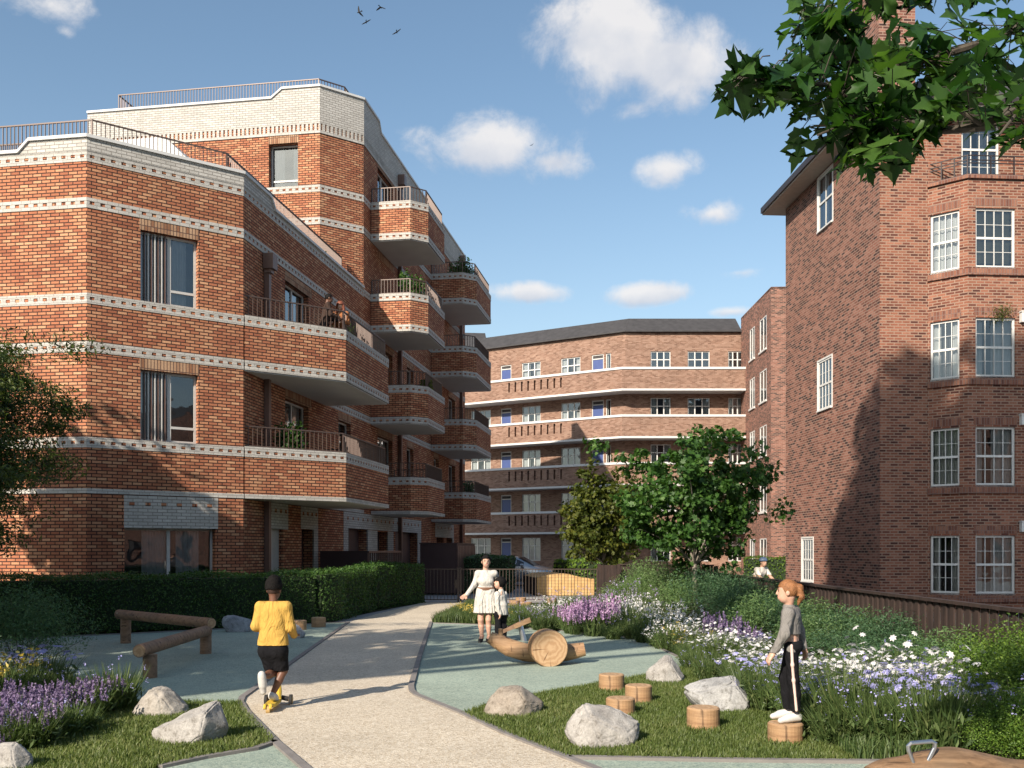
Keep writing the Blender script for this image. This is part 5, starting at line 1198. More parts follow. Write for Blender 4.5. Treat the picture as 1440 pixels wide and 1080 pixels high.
def near_seesaw():
    Y = 5.75; T = thing('log_seesaw', (X_(1330, Y), Y, 0), 'brown log seesaw with bent steel handle cut off by the bottom edge', 'seesaw'); zt = Z_(1068, Y)
    m = MB(); P = [(1222, -.11, .07), (1245, -.095, .10), (1275, -.10, .11), (1300, -.09, .13), (1345, -.075, .14), (1390, -.11, .13), (1440, -.15, .12), (1520, -.17, .12)]
    P2 = [tuple(float(np.interp(x, [q[0] for q in P], [q[j] for q in P])) if j else x for j in range(3)) for x in np.linspace(1222, 1520, 40)]
    for _ in range(3): P2 = [P2[0]]+[tuple((a[j]+2*b[j]+c[j])/4 for j in range(3)) for a, b, c in zip(P2, P2[1:], P2[2:])]+[P2[-1]]
    m.tube([(X_(p, Y), Y+(p-1222)*.0006, zt+dz) for p, dz, r in P2], [r for _, _, r in P2], 36); m.build('log_beam', M['lognear'], T)
    m = MB(); q = lambda px, py: (X_(px, Y-.03), Y-.03, Z_(py, Y-.03)); m.tube([q(1287, 1080), q(1278, 1056), q(1277, 1049), q(1281, 1045), q(1310, 1042.5), q(1315, 1045), q(1314, 1052), q(1303, 1074)], .013, 12); m.build('handle', M['steel'], T)
    m = MB(); m.tube([(X_(1345, Y), Y+.05, zt-.16), (X_(1345, Y), Y+.05, 0)], .06, 14); m.build('post', M['steel'], T)
near_seesaw()
def planter():
    T = thing('timber_planter', (2, 36, 0), 'pale timber planter box with arched top behind the metal railing', 'planter'); Y = 35.3; m = MB()
    xs = [755, 768, 780, 800, 806, 818, 836]; ys = [812.5, 808.5, 807.3, 807.3, 809, 812, 814]; pr = [(X_(x, Y), Z_(y, Y)) for x, y in zip(xs, ys)]
    def side(y0, y1, mi):
        for (x0, z0), (x1, z1) in zip(pr, pr[1:]):
            m.poly([(x0, y0, .02), (x1, y0, .02), (x1, y0, z1), (x0, y0, z0)], [(x0, 0), (x1, 0), (x1, z1), (x0, z0)], mi); m.poly([(x0, y0, z0), (x1, y0, z1), (x1-.45, y1, z1), (x0-.45, y1, z0)], None, mi)
            m.poly([(x1-.45, y1, .02), (x0-.45, y1, .02), (x0-.45, y1, z0), (x1-.45, y1, z1)], None, mi)
        for k in (0, -1): x, z = pr[k]; m.poly([(x, y0, .02), (x, y0, z), (x-.45, y1, z), (x-.45, y1, .02)], None, 1 if k == 0 else mi)
    side(Y, Y+3.4, 0); m.build('boards', [M['boards'], M['fencewood']], T)
def boards_mat():
    k = NT('pale_planter_boards'); tc = k.n('TexCoord'); mp = k.n('Mapping'); mp.inputs['Scale'].default_value = (1, 1, 1); k.link(tc.outputs['Object'], mp.inputs[0]); sx = k.n('SeparateXYZ'); k.link(mp.outputs[0], sx.inputs[0])
    fz = k.math('FRACT', k.math('MULTIPLY', sx.outputs['Z'], 9.0)); fx = k.math('FRACT', k.math('MULTIPLY', sx.outputs['X'], 4.2)); g = k.math('MINIMUM', k.math('GREATER_THAN', fz, .09), k.math('ADD', k.math('MULTIPLY', k.math('GREATER_THAN', fx, .08), .45), .55))
    c = k.ramp(k.noise(tc.outputs['Object'], 5, 5), [(.3, (.44, .27, .10)), (.7, (.60, .40, .18))]); k.set(Base_Color=k.mix(g, (.20, .11, .04), c), Roughness=.7); return k.m
M['boards'] = boards_mat(); planter()
# ================================================================== BOULDERS
def rock_mat(name, c0, c1, c2):
    k = NT(name); tc = k.n('TexCoord'); P = tc.outputs['Object']; f = k.noise(P, 4, 8, .65); g = k.noise(P, 60, 4, .7); h = k.noise(P, 16, 5, .7)
    c = k.ramp(f, [(.3, c0), (.5, c1), (.72, c2)]); c = k.mix(1.0, c, k.ramp(g, [(.3, (.7,)*3), (.65, (1.1,)*3)]), 'MULTIPLY'); c = k.mix(1.0, c, k.ramp(h, [(.30, (.5, .48, .44)), (.46, (1, 1, 1))]), 'MULTIPLY'); sz = k.n('SeparateXYZ'); k.link(P, sz.inputs[0]); dirt = k.math('ADD', k.math('MULTIPLY', sz.outputs['Z'], -9.0), k.math('ADD', k.math('MULTIPLY', h, 1.6), -.05), True); c = k.mix(k.math('MULTIPLY', dirt, .7), c, (.13, .115, .07))
    k.set(Base_Color=c, Roughness=.92); k.bump(k.math('ADD', f, k.math('MULTIPLY', g, .35)), .8, .02); return k.m
M['rock'] = rock_mat('pale_limestone', (.24, .225, .21), (.36, .345, .325), (.45, .435, .41)); M['rockwarm'] = rock_mat('buff_sandstone', (.22, .185, .15), (.31, .27, .225), (.38, .34, .295)); M['rockwarm2'] = rock_mat('cream_limestone', (.26, .235, .20), (.38, .35, .31), (.46, .435, .39)); M['rockgrey2'] = rock_mat('light_grey_stone', (.24, .24, .24), (.35, .35, .345), (.44, .44, .43)); M['rockgrey'] = rock_mat('blue_grey_rock', (.20, .21, .23), (.31, .32, .34), (.42, .43, .45))
def boulder(label, px0, px1, ytop, ybase, mat, seed, prof, depth=.8, rz=0.0):
    """prof: outline seen from the garden side as (u 0..1, v 0..1) hull points; real rounded rock with its own depth"""
    from mathutils import noise as mnoise
    rg = random.Random(seed); Y = 1.65*F/(ybase-HY)+.06; W = (px1-px0)/F*(Y+.15); H = (ybase-ytop)/F*(Y+.12)+.02; D = W*depth; x = X_((px0+px1)/2, Y); bm = bmesh.new(); H += .03
    for u, v in prof:
        bm.verts.new(((u-.5)*W, 0+rg.uniform(-.06, .06)*D, v*H-.02))
        for s in (-1, 1):
            f = rg.uniform(.55, .8); bm.verts.new(((u-.5)*W*f+rg.uniform(-.05, .05)*W, s*D*rg.uniform(.25, .42), max(-.03, v*H*rg.uniform(.7, .93)-.02)))
    for s in (-1, 1): bm.verts.new((rg.uniform(-.2, .2)*W, s*D*.5, -.03)); bm.verts.new((rg.uniform(-.25, .25)*W, s*D*.46, H*.3))
    r = bmesh.ops.convex_hull(bm, input=bm.verts); bmesh.ops.delete(bm, geom=[g for g in r['geom_interior'] if isinstance(g, bmesh.types.BMVert)], context='VERTS')
    bmesh.ops.dissolve_limit(bm, angle_limit=R(9), verts=bm.verts, edges=bm.edges)
    bmesh.ops.bevel(bm, geom=list(bm.edges), offset=.028*W, segments=2, affect='EDGES', clamp_overlap=True); bmesh.ops.triangulate(bm, faces=bm.faces)
    for _ in range(4):
        e = [e for e in bm.edges if e.calc_length() > .05*W]
        if e: bmesh.ops.subdivide_edges(bm, edges=e, cuts=1, use_grid_fill=True); bmesh.ops.triangulate(bm, faces=bm.faces)
    bm.normal_update()
    for v in bm.verts:
        p = v.co*(3.2/W)+Vector((seed, seed*.7, 0)); v.co += v.normal*W*(.022*mnoise.noise(p)+.012*mnoise.noise(p*3.1)+.005*mnoise.noise(p*9))
    me = bpy.data.meshes.new('boulder'); bm.to_mesh(me); bm.free()
    for p in me.polygons: p.use_smooth = True
    try: me.set_sharp_from_angle(angle=R(65))
    except Exception: pass
    o = link_mesh('boulder', me, M[mat], org=(x, Y+.12, -.03)); o.rotation_euler.z = rz; return tag(o, label, 'boulder', 'boulders in the play garden')
boulder('pale peaked boulder at the top edge of the left lawn', 178, 260, 969, 1010, 'rockwarm2', 3, [(0, .12), (.08, .4), (.32, .95), (.55, 1), (.72, .85), (1, .35), (.97, .08), (.2, 0), (.7, 0)])
boulder('large pale boulder rising to the right on the left lawn', 207, 316, 990, 1049, 'rock', 4, [(0, .38), (.04, .12), (.3, .62), (.7, .97), (.86, 1), (1, .45), (.93, .12), (.6, 0), (.2, .02)])
boulder('boulder cut by the lower left corner', -34, 33, 1050, 1092, 'rock', 5, [(0, .4), (.3, .95), (.7, 1), (1, .6), (1, .1), (.1, 0)])
boulder('blue grey rock in the shade by the hedge', 308, 353, 865, 890, 'rockgrey', 6, [(0, .6), (.1, .95), (.4, 1), (1, .75), (.9, .1), (.25, 0)], .6)
boulder('small grey rock before the two hedge stumps', 405, 428, 877, 899, 'rockgrey', 7, [(0, .7), (.2, 1), (.6, .85), (1, .4), (.8, .0), (.1, .1)], .8)
boulder('buff rounded boulder beside the path edge', 678, 765, 967, 1010, 'rockwarm', 8, [(0, .2), (.12, .65), (.3, .97), (.62, 1), (.85, .72), (1, .45), (.9, .1), (.5, 0), (.1, 0)])
boulder('big pale flat topped boulder in front of the trio of stumps', 795, 905, 993, 1054, 'rock', 9, [(0, .5), (.1, .78), (.25, 1), (.6, .92), (1, .6), (.95, .25), (.8, 0), (.25, .05), (.02, .3)])
boulder('pale boulder at the corner of the green play surface', 910, 966, 922, 963, 'rock', 10, [(0, .5), (.03, .1), (.3, .75), (.52, 1), (.65, .95), (1, .3), (.95, .05), (.3, 0)])
boulder('long pale boulder behind the lone stump', 962, 1058, 951, 1003, 'rockgrey2', 11, [(0, .62), (.1, .72), (.6, .97), (.78, 1), (1, .45), (.95, .1), (.6, 0), (.15, .25)])

# ================================================================== POTTED SHRUBS ON BALCONIES
M['pot'] = plain('dark_clay_pot', (.09, .07, .06), .7, var=.15)
def pot_shrub(label, x, y, z, h, w, mat, seed, n=900):
    T = thing('potted_shrub', (x, y, z), label, 'potted plant', 'potted shrubs on the balconies'); m = MB(); ph = min(.42, h*.34); m.tube([(x, y, z), (x, y, z+ph*.9), (x, y, z+ph*.9), (x, y, z+ph)], [w*.28, w*.36, w*.40, w*.40], 14); m.build('pot', M['pot'], T)
    rg = np.random.default_rng(seed); k = 7; P, O = [], []
    for i in range(k):
        a = rg.uniform(0, 6.28); c = np.array([x+math.cos(a)*w*.25, y+math.sin(a)*w*.25, z+ph+(h-ph)*rg.uniform(.25, .8)]); d = rg.normal(size=(n//k, 3)); d /= np.linalg.norm(d, axis=1)[:, None]; P.append(c+d*(rg.random(n//k)**.5)[:, None]*np.array([w*.34, w*.34, (h-ph)*.3])); O.append(d)
    V, fs = leaf_cloud(np.concatenate(P), .085, 'hex', seed, .2, np.concatenate(O)*.5); np_mesh('foliage', V, fs, M[mat], T); m = MB()
    for i in range(4): m.tube([(x, y, z+ph), (x+rnd.uniform(-.15, .15)*w, y, z+ph+(h-ph)*.7)], [.015, .006], 5)
    m.build('stem', M['barkdark'], T)
s2t, s3t = tpx(LB, LU, 521), tpx(LB, LU, 606)
pot_shrub('tall leafy potted shrub on the sunlit third floor balcony', *Lp(1.35, s2t+.9), 10.07, 1.85, 1.0, 'leaf_maple', 1)
pot_shrub('big round potted shrub on the topmost far balcony', *Lp(1.25, s3t+.7), 13.37, 1.75, 1.25, 'leaf_maple', 2, 1500)
pot_shrub('pale green plant spilling over the front balcony rail', *Lp(1.42, 3.3), 6.76, 1.45, .75, 'leaf_lime', 3)
pot_shrub('dark potted shrub on the first floor front balcony', *Lp(.55, 1.7), 3.55, 1.55, .85, 'leaf_maple', 4)
pot_shrub('small plant at the corner of the second floor balcony', *Lp(1.75, s2t+1.1), 6.75, 1.2, .5, 'leaf_olive', 5)
pot_shrub('small plant behind the terrace parapet by the tower', *Lp(-.5, 6.9), 9.9, 1.55, .7, 'leaf_lime', 6)
pot_shrub('wispy plant on the lowest far balcony', *Lp(1.55, s3t+.9), 3.55, 1.3, .6, 'leaf_dark', 7)
fc_, oc_, b1_ = RIGHT
T = thing('wall_plant', fc_(fc_.t(1406), -.02, Z_(438, 24.6)), 'small brown tuft of a plant rooted in the old brick bay', 'plant')
rg = np.random.default_rng(4); o_ = np.array(ORG[T.name]); d = rg.normal(size=(420, 3)); V, fs = leaf_cloud(o_+d*np.array([.15, .09, .12])+np.array([0, -.06, .16]), .07, 'slim', 3, .3); np_mesh('foliage', V, fs, M['leaf_olive'], T)
m = MB()
for i in range(5): m.tube([tuple(o_), tuple(o_+np.array([.05*(i-2), -.05, .2]))], [.01, .004], 5)
m.build('stem', M['barkdark'], T)

# ================================================================== BIRDS
M['black'] = plain('black_feathers', (.012, .012, .014), .7, var=.1)
def bird(label, px, py, Y, span, bank, head, lift):
    x, z = X_(px, Y), Z_(py, Y); m = MB(); c = Vector((x, Y, z)); f = Vector((math.cos(head), math.sin(head), 0)); w = Vector((-math.sin(head), math.cos(head), 0)); up = Vector((0, 0, 1)); rot = Matrix.Rotation(bank, 3, f); w = rot @ w; up = rot @ up
    s = span; m.tube([c+f*s*q for q in (-.34, -.2, 0, .14, .22, .27)], [s*.02, s*.03, s*.065, s*.055, s*.035, s*.008], 8)
    m.poly([c-f*s*.2+w*s*.03, c-f*s*.4+w*s*.08, c-f*s*.4-w*s*.08, c-f*s*.2-w*s*.03]); m.poly([c-f*s*.2+w*s*.03+up*s*.01, c-f*s*.2-w*s*.03+up*s*.01, c-f*s*.4-w*s*.08+up*s*.005, c-f*s*.4+w*s*.08+up*s*.005])
    for sg, lf in ((1, lift[0]), (-1, lift[1])):
        P = [(.0, .12, .0), (.25, .13, lf*.5), (.5, .04, lf), (.52, -.04, lf), (.28, -.09, lf*.5), (0, -.10, 0)]; a = [c+w*s*sg*u+f*s*v+up*s*q for u, v, q in P]; b = [p+up*s*.012 for p in a]
        m.poly(a); m.poly(b[::-1])
        for i in range(6): j = (i+1) % 6; m.poly([a[i], a[j], b[j], b[i]])
    return tag(m.build('bird', M['black'], org=(x, Y, z)), label, 'bird', 'birds crossing the sky')
bird('black bird flying upper left of its flock, wing raised', 505, 17, 60, .62, .9, 2.6, (.25, .4)); bird('black bird at the top of the flock with wings drooping', 535, 10, 60, .62, -.2, 1.2, (-.15, -.4))
bird('black bird in the middle of the flock, wings level', 515, 31, 60, .62, -.65, 1.7, (.05, -.05)); bird('black bird lowest right of the flock', 558, 45, 60, .62, -.6, 1.6, (.03, .03)); bird('tiny distant bird alone against the middle cloud', 748, 204, 120, .55, -.5, 1.6, (.1, .1))

# ================================================================== CAR
def car():
    T = thing('parked_car', (1.2, 46, 0), 'silver hatchback car parked beyond the railing, nose to the right', 'car'); x1 = X_(784, 46); yaw = R(-14); c0 = Vector((x1-2.15, 46, 0)); f = Vector((math.cos(yaw), math.sin(yaw), 0)); s = Vector((-f.y, f.x, 0))
    def W(x, y, z): return tuple(c0+f*x+s*y+Vector((0, 0, z)))
    # stations: x, sill, belt, top, half width at belt, half width at roof
    ST = [(-2.15, .42, .78, .80, .62, .55), (-2.05, .28, .92, .98, .80, .62), (-1.6, .22, .97, 1.18, .88, .60), (-.9, .2, .95, 1.40, .90, .62), (-.2, .2, .93, 1.44, .90, .63), (.35, .2, .92, 1.38, .90, .62), (.85, .2, .92, 1.15, .90, .66), (1.25, .2, .90, .96, .89, .72), (1.7, .22, .82, .86, .86, .70), (2.0, .28, .70, .74, .76, .60), (2.15, .38, .58, .60, .58, .45)]
    m = MB(); rings = []
    for x, sl, be, tp, wb, wr in ST:
        rings.append([W(x, -wb*.94, sl), W(x, -wb, (sl+be)/2), W(x, -wb*.98, be), W(x, -wr, tp-.04), W(x, -wr*.7, tp), W(x, wr*.7, tp), W(x, wr, tp-.04), W(x, wb*.98, be), W(x, wb, (sl+be)/2), W(x, wb*.94, sl)])
    for a, b in zip(rings, rings[1:]):
        for k in range(10): m.poly([a[k], b[k], b[(k+1) % 10], a[(k+1) % 10]], None, 0, True)
    m.poly(rings[0]); m.poly(rings[-1][::-1]); m.build('body', M['carpaint'], T, weld=True)
    for sg in (-1, 1):
        for xa, xb, nm in ((-1.5, -.55, 'side_window'), (-.47, .72, 'side_window')):
            m = MB(); n = 5
            def at(x, k):
                for p, q in zip(ST, ST[1:]):
                    if p[0] <= x <= q[0]: u = (x-p[0])/(q[0]-p[0]); be, tp, wb, wr = [p[i]+(q[i]-p[i])*u for i in (2, 3, 4, 5)]; break
                zb, zt = be+.03, max(be+.05, tp-.09); z = zb+(zt-zb)*k; y = wb*.98+(wr-wb*.98)*((z-be)/max(.02, tp-.04-be))+.006; return W(x, sg*y, z)
            for i in range(n):
                x0, xx = xa+(xb-xa)*i/n, xa+(xb-xa)*(i+1)/n; m.poly([at(x0, 0), at(xx, 0), at(xx, 1), at(x0, 1)], None, 0, True)
            m.build(nm, M['carglass'], T)
    m = MB()
    for (xa, za, wa), (xb, zb, wb) in (((.42, 1.37, .56), (1.22, .975, .68)),): m.poly([W(xa, -wa, za+.008), W(xb, -wb, zb+.008), W(xb, wb, zb+.008), W(xa, wa, za+.008)])
    m.build('windscreen', M['carglass'], T)
    for x in (-1.35, 1.32):
        for sg in (-1, 1):
            m = MB(); m.tube([W(x, sg*.72, .32), W(x, sg*.905, .32)], .325, 22); w = m.build('wheel', M['tyre'], T); m = MB(); m.tube([W(x, sg*.90, .32), W(x, sg*.915, .32)], .21, 18)
            for k in range(5): a = k*1.2566; m.tube([W(x+.05*math.cos(a), sg*.918, .32+.05*math.sin(a)), W(x+.2*math.cos(a), sg*.918, .32+.2*math.sin(a))], .025, 6)
            m.build('rim', M['steel'], w)
    for sg in (-1, 1):
        m = MB(); m.tube([W(1.86, sg*.70, .70), W(2.03, sg*.66, .66)], [.09, .07], 10); m.build('headlight', M['frame_white'], T); m = MB(); m.tube([W(.75, sg*.92, .95), W(.72, sg*1.03, .99), W(.62, sg*1.06, 1.0)], [.03, .08, .06], 8); m.build('wing_mirror', M['carpaint'], T)
        for xx in (-.5,): m = MB(); m.tube([W(xx+.1, sg*.915, .80), W(xx+.3, sg*.915, .80)], .015, 6); m.build('door_handle', M['steel'], T)
M['carpaint'] = plain('silver_car_paint', (.45, .47, .49), .3, .55, var=.03, coat=.6); M['carglass'] = plain('dark_car_glass', (.03, .035, .045), .06, 0, var=.05); M['tyre'] = plain('tyre_rubber', (.02, .02, .02), .8, var=.1)
car()
# ================================================================== PEOPLE (one smooth skin surface each; clothing and hair are children)
def v3(*a): return np.array(a if len(a) == 3 else a[0], float)
def nrmz(a): return a/(np.linalg.norm(a)+1e-9)
def surf_nets(Fd, org, h):
    S = Fd < 0; nx, ny, nz = Fd.shape; c = (nx-1, ny-1, nz-1); cnt = np.zeros(c); pos = np.zeros(c+(3,))
    def sl(o): return tuple(slice(o[k], o[k]+c[k]) for k in range(3))
    for ax in range(3):
        for i in (0, 1):
            for j in (0, 1):
                a = [0, 0, 0]; o = [q for q in range(3) if q != ax]; a[o[0]], a[o[1]] = i, j; b = list(a); b[ax] = 1
                fa, fb = Fd[sl(a)], Fd[sl(b)]; m = (fa < 0) != (fb < 0); t = np.where(m, fa/np.where(m, fa-fb, 1), 0); cnt += m
                for k in range(3): pos[..., k] += m*(a[k]+t*(b[k]-a[k]))
    act = cnt > 0; idx = -np.ones(c, int); n = int(act.sum()); idx[act] = np.arange(n); g = np.argwhere(act); V = (g+pos[act]/cnt[act][:, None])*h+org; Fs = []
    for ax in range(3):
        o = [q for q in range(3) if q != ax]; lo = [slice(1, -1)]*3; lo[ax] = slice(0, -1); hi = [slice(1, -1)]*3; hi[ax] = slice(1, None)
        sa, sb = S[tuple(lo)], S[tuple(hi)]; e = np.argwhere(sa != sb)
        if len(e) == 0: continue
        fl_ = sa[tuple(e.T)]; e = e.copy(); e[:, o[0]] += 1; e[:, o[1]] += 1; q = []
        for di, dj in ((-1, -1), (0, -1), (0, 0), (-1, 0)):
            w = e.copy(); w[:, o[0]] += di; w[:, o[1]] += dj; q.append(idx[w[:, 0], w[:, 1], w[:, 2]])
        q = np.stack(q, 1); sw = fl_ if ax != 1 else ~fl_; q = np.where(sw[:, None], q, q[:, ::-1]); Fs.append(q)
    Fs = np.concatenate(Fs); return V, Fs[(Fs >= 0).all(1)]
def sdf(prims, h, k=.02, clip=None, infl=0.0):
    lo = np.full(3, 1e9); hi = -lo
    for p in prims:
        if p[0] == 'c': pts, r = [p[1], p[2]], max(p[3], p[4])
        else: pts, r = [p[1]], max(p[2])
        for q in pts: lo = np.minimum(lo, q-r); hi = np.maximum(hi, q+r)
    pad = infl+3*h+.01; lo -= pad; hi += pad; n = np.ceil((hi-lo)/h).astype(int)+1; Fd = np.full(n, 1.0, np.float32); ax = [lo[i]+h*np.arange(n[i]) for i in range(3)]
    for p in prims:
        if p[0] == 'c': pts, r = [p[1], p[2]], max(p[3], p[4])
        else: pts, r = [p[1]], max(p[2])
        a = np.min(pts, 0)-r-infl-k*2-2*h; b = np.max(pts, 0)+r+infl+k*2+2*h; i0 = np.maximum(0, ((a-lo)/h).astype(int)); i1 = np.minimum(n, ((b-lo)/h).astype(int)+2); s = tuple(slice(i0[q], i1[q]) for q in range(3))
        X, Y, Z = np.meshgrid(ax[0][s[0]], ax[1][s[1]], ax[2][s[2]], indexing='ij')
        if p[0] == 'c':
            A, B = p[1], p[2]; d = B-A; L2 = max(1e-9, d@d); t = np.clip(((X-A[0])*d[0]+(Y-A[1])*d[1]+(Z-A[2])*d[2])/L2, 0, 1)
            f = np.sqrt((X-A[0]-t*d[0])**2+(Y-A[1]-t*d[1])**2+(Z-A[2]-t*d[2])**2)-(p[3]+t*(p[4]-p[3]))
        else:
            c, rr = p[1], p[2]; Rm = p[3] if len(p) > 3 else np.eye(3); x, y, z = X-c[0], Y-c[1], Z-c[2]; u = [Rm[i][0]*x+Rm[i][1]*y+Rm[i][2]*z for i in range(3)]
            q = np.sqrt((u[0]/rr[0])**2+(u[1]/rr[1])**2+(u[2]/rr[2])**2); f = (q-1)*min(rr)
        f = f-infl; o = Fd[s]; kk = p[4] if (p[0] == 'e' and len(p) > 4) else k; hh = np.clip(.5+.5*(o-f)/kk, 0, 1); Fd[s] = o*(1-hh)+f*hh-kk*hh*(1-hh)
    if clip:
        X, Y, Z = np.meshgrid(*ax, indexing='ij'); Fd = clip(Fd, X, Y, Z)
    Fd[0], Fd[-1], Fd[:, 0], Fd[:, -1], Fd[:, :, 0], Fd[:, :, -1] = (1,)*6
    return surf_nets(Fd, lo, h)
def sub_max(Fd, expr): return np.maximum(Fd, expr)
def person(label, origin, S, J, look, h=.006, group=None):
    """J: joints in metres from the feet point (x right, y away, z up); look: list of garments"""
    T = thing('person', origin, label, 'person', group); O = np.array(origin, float); J = {k: v3(v) for k, v in J.items()}; f = nrmz(J['face']); up = v3(0, 0, 1); sd = nrmz(np.cross(f, up)); uz = nrmz(np.cross(sd, f)); Rh = np.stack([sd, f, uz]); hc = J['head']; hs = look.get('head', 1.0)*(.55+.45*S)
    P = {}; r = lambda x: x*S; w = look.get('wide', 1.0)
    P['head'] = [('e', hc+uz*.015*hs-f*.012*hs, (.074*hs, .094*hs, .094*hs), Rh), ('e', hc+f*.025*hs-uz*.045*hs, (.058*hs, .066*hs, .075*hs), Rh), ('c', hc+f*.088*hs+uz*.012*hs, hc+f*.100*hs-uz*.018*hs, .007*hs, .011*hs), ('c', hc+f*.078*hs-uz*.062*hs+sd*.016*hs, hc+f*.078*hs-uz*.062*hs-sd*.016*hs, .010*hs, .010*hs),
                 ('e', hc+sd*.077*hs-uz*.01*hs-f*.012*hs, (.010*hs, .022*hs, .032*hs), Rh, .006), ('e', hc-sd*.077*hs-uz*.01*hs-f*.012*hs, (.010*hs, .022*hs, .032*hs), Rh, .006), ('c', hc-uz*.06*hs-f*.03*hs, J['neck'], .046*hs, r(.052))]
    sL, sR, hL, hR, pel = J['sL'], J['sR'], J['hipL'], J['hipR'], J['pel']; ch = (sL+sR)/2; ch2 = ch*.62+pel*.38; wst = ch*.30+pel*.70
    lx = (sR-sL)*.5
    P['torso'] = [('c', ch+lx*.30*1-up*r(.06), wst+lx*.42*w, r(.088), r(.078)*w), ('c', ch-lx*.30-up*r(.06), wst-lx*.42*w, r(.088), r(.078)*w), ('c', wst+lx*.42*w, hR, r(.078)*w, r(.095)*w), ('c', wst-lx*.42*w, hL, r(.078)*w, r(.095)*w), ('c', sL, sR, r(.052), r(.052)), ('c', J['neck']-up*r(.03), ch-up*r(.05), r(.05), r(.07)), ('c', ch2, pel, r(.09), r(.10)*w)]
    for s in 'LR':
        sh, el, wr = J['s'+s], J['e'+s], J['w'+s]; P['arm'+s] = [('c', sh, el, r(.052), r(.040)), ('c', el, wr, r(.041), r(.027))]
        d = nrmz(J.get('h'+s+'d', wr-el)); pn = nrmz(J.get('h'+s+'n', v3(0, 0, -1))); pn = nrmz(pn-d*(pn@d)); ac = nrmz(np.cross(d, pn)); ts = J.get('th'+s, v3(1, 0, 0))[0]; H = [('c', wr, wr+d*r(.03), r(.026), r(.030))]; cu = look.get('curl', .7)
        for i, (q, L) in enumerate(((-1.5, .058), (-.5, .072), (.5, .077), (1.5, .068))):
            a = wr+d*r(.075)+ac*q*r(.0185); H.append(('c', wr+d*r(.02)+ac*q*r(.013), a, r(.017), r(.0125))); t1 = nrmz(d*math.cos(cu*.5)+pn*math.sin(cu*.5)+ac*q*.06); t2 = nrmz(d*math.cos(cu*1.5)+pn*math.sin(cu*1.5)); b = a+t1*r(L*.52); H.append(('c', a, b, r(.0105), r(.0095))); H.append(('c', b, b+t2*r(L*.5), r(.0095), r(.008)))
        a = wr+d*r(.025)+ac*ts*r(.024); b = a+nrmz(d*.7+ac*ts*.8+pn*.3)*r(.045); H += [('c', a, b, r(.014), r(.012)), ('c', b, b+nrmz(d+pn*.5)*r(.032), r(.0115), r(.009))]; P['hand'+s] = H
        hp, kn, an, to = J['hip'+s], J['k'+s], J['a'+s], J['t'+s]; P['leg'+s] = [('c', hp, kn, r(.088)*w, r(.056)), ('c', kn, kn*.6+an*.4+nrmz(J['pel']*0+v3(-f[0], -f[1], 0))*r(.018), r(.054), r(.052)), ('c', kn*.6+an*.4, an, r(.052), r(.034))]
        hl = an-nrmz(to-an)*r(.035)+v3(0, 0, 0); P['foot'+s] = [('c', hl-up*r(.035) if abs((to-an)[2]) < .09 else hl, an*.45+to*.55-up*r(.015)*0, r(.036), r(.038)), ('c', an*.45+to*.55, to, r(.038), r(.028)), ('c', an, an*.7+to*.3, r(.038), r(.04))]
    allp = [p for k in P for p in P[k]]
    V, Fc = sdf(allp, h, .014); np_mesh('body', V+O, [Fc], M[look['skin']], T, smooth=True)
    for g in look['wear']:
        pr = [p for k in g.get('of', []) for p in P[k]]+g.get('add', lambda P, J, r: [])(P, J, r)
        V, Fc = sdf(pr, g.get('h', h), g.get('k', .02), (lambda Fd, X, Y, Z, c=g.get('clip'): c(Fd, X, Y, Z)) if g.get('clip') else None, g.get('infl', .01)); np_mesh(g['name'], V+O, [Fc], M[g['mat']], T, smooth=True)
    # hair from the skull, open at the face
    hr = look['hair']; pr = [('e', hc+uz*(.024+hr.get('lift', 0))*hs-f*.016*hs, ((.082+hr.get('vol', 0))*hs, (.100+hr.get('vol', 0))*hs, (.098+hr.get('vol', 0)+hr.get('top', 0))*hs), Rh)]+hr.get('add', lambda *a: [])(hc, f, sd, uz, hs)
    fl0 = hr.get('fringe', .045); bk = hr.get('back', -.06)
    def hclip(Fd, X, Y, Z):
        x, y, z = X-hc[0], Y-hc[1], Z-hc[2]; ff = f[0]*x+f[1]*y+f[2]*z; zz = uz[0]*x+uz[1]*y+uz[2]*z; line = np.where(ff > .0, bk*hs+(fl0-bk)*hs*np.clip((ff+.005)/(.05*hs), 0, 1), bk*hs); cut = line-zz
        near = np.sqrt(x*x+y*y+z*z) < .135*hs; return np.where(near, np.maximum(Fd, cut), Fd)
    V, Fc = sdf(pr, h*.8, .015, hclip); ng = np.sin(V[:, 0]*420)*np.sin(V[:, 1]*390)*np.sin(V[:, 2]*350)+np.random.default_rng(3).normal(size=len(V))*.5; V = V+(V-hc)*(hr.get('rough', .025)*ng)[:, None]; np_mesh('hair', V+O, [Fc], M[hr['mat']], T, smooth=True)
    if look.get('eyes', True):
        for s in (-1, 1):
            V, Fc = sdf([('e', hc+f*.082*hs+sd*s*.031*hs+uz*.012*hs, (.0125*hs, .006*hs, .006*hs), Rh)], .003, .005); np_mesh('eye', V+O, [Fc], M['eye'], T, smooth=True)
            V, Fc = sdf([('c', hc+f*.089*hs+sd*s*.018*hs+uz*.034*hs, hc+f*.08*hs+sd*s*.046*hs+uz*.034*hs, .0035*hs, .003*hs)], .003, .005); np_mesh('eyebrow', V+O, [Fc], M[hr['mat']], T, smooth=True)
        V, Fc = sdf([('c', hc+f*.088*hs+sd*.02*hs-uz*.050*hs, hc+f*.088*hs-sd*.02*hs-uz*.050*hs, .0065*hs, .0065*hs)], .003, .005); np_mesh('mouth', V+O, [Fc], M['lips'], T, smooth=True)
    return T
def skin_mat(n, c): 
    m = plain(n, c, .5, var=.06, scale=12); b = m.node_tree.nodes['Principled BSDF']; b.inputs['Subsurface Weight'].default_value = .08; b.inputs['Subsurface Scale'].default_value = .02; return m
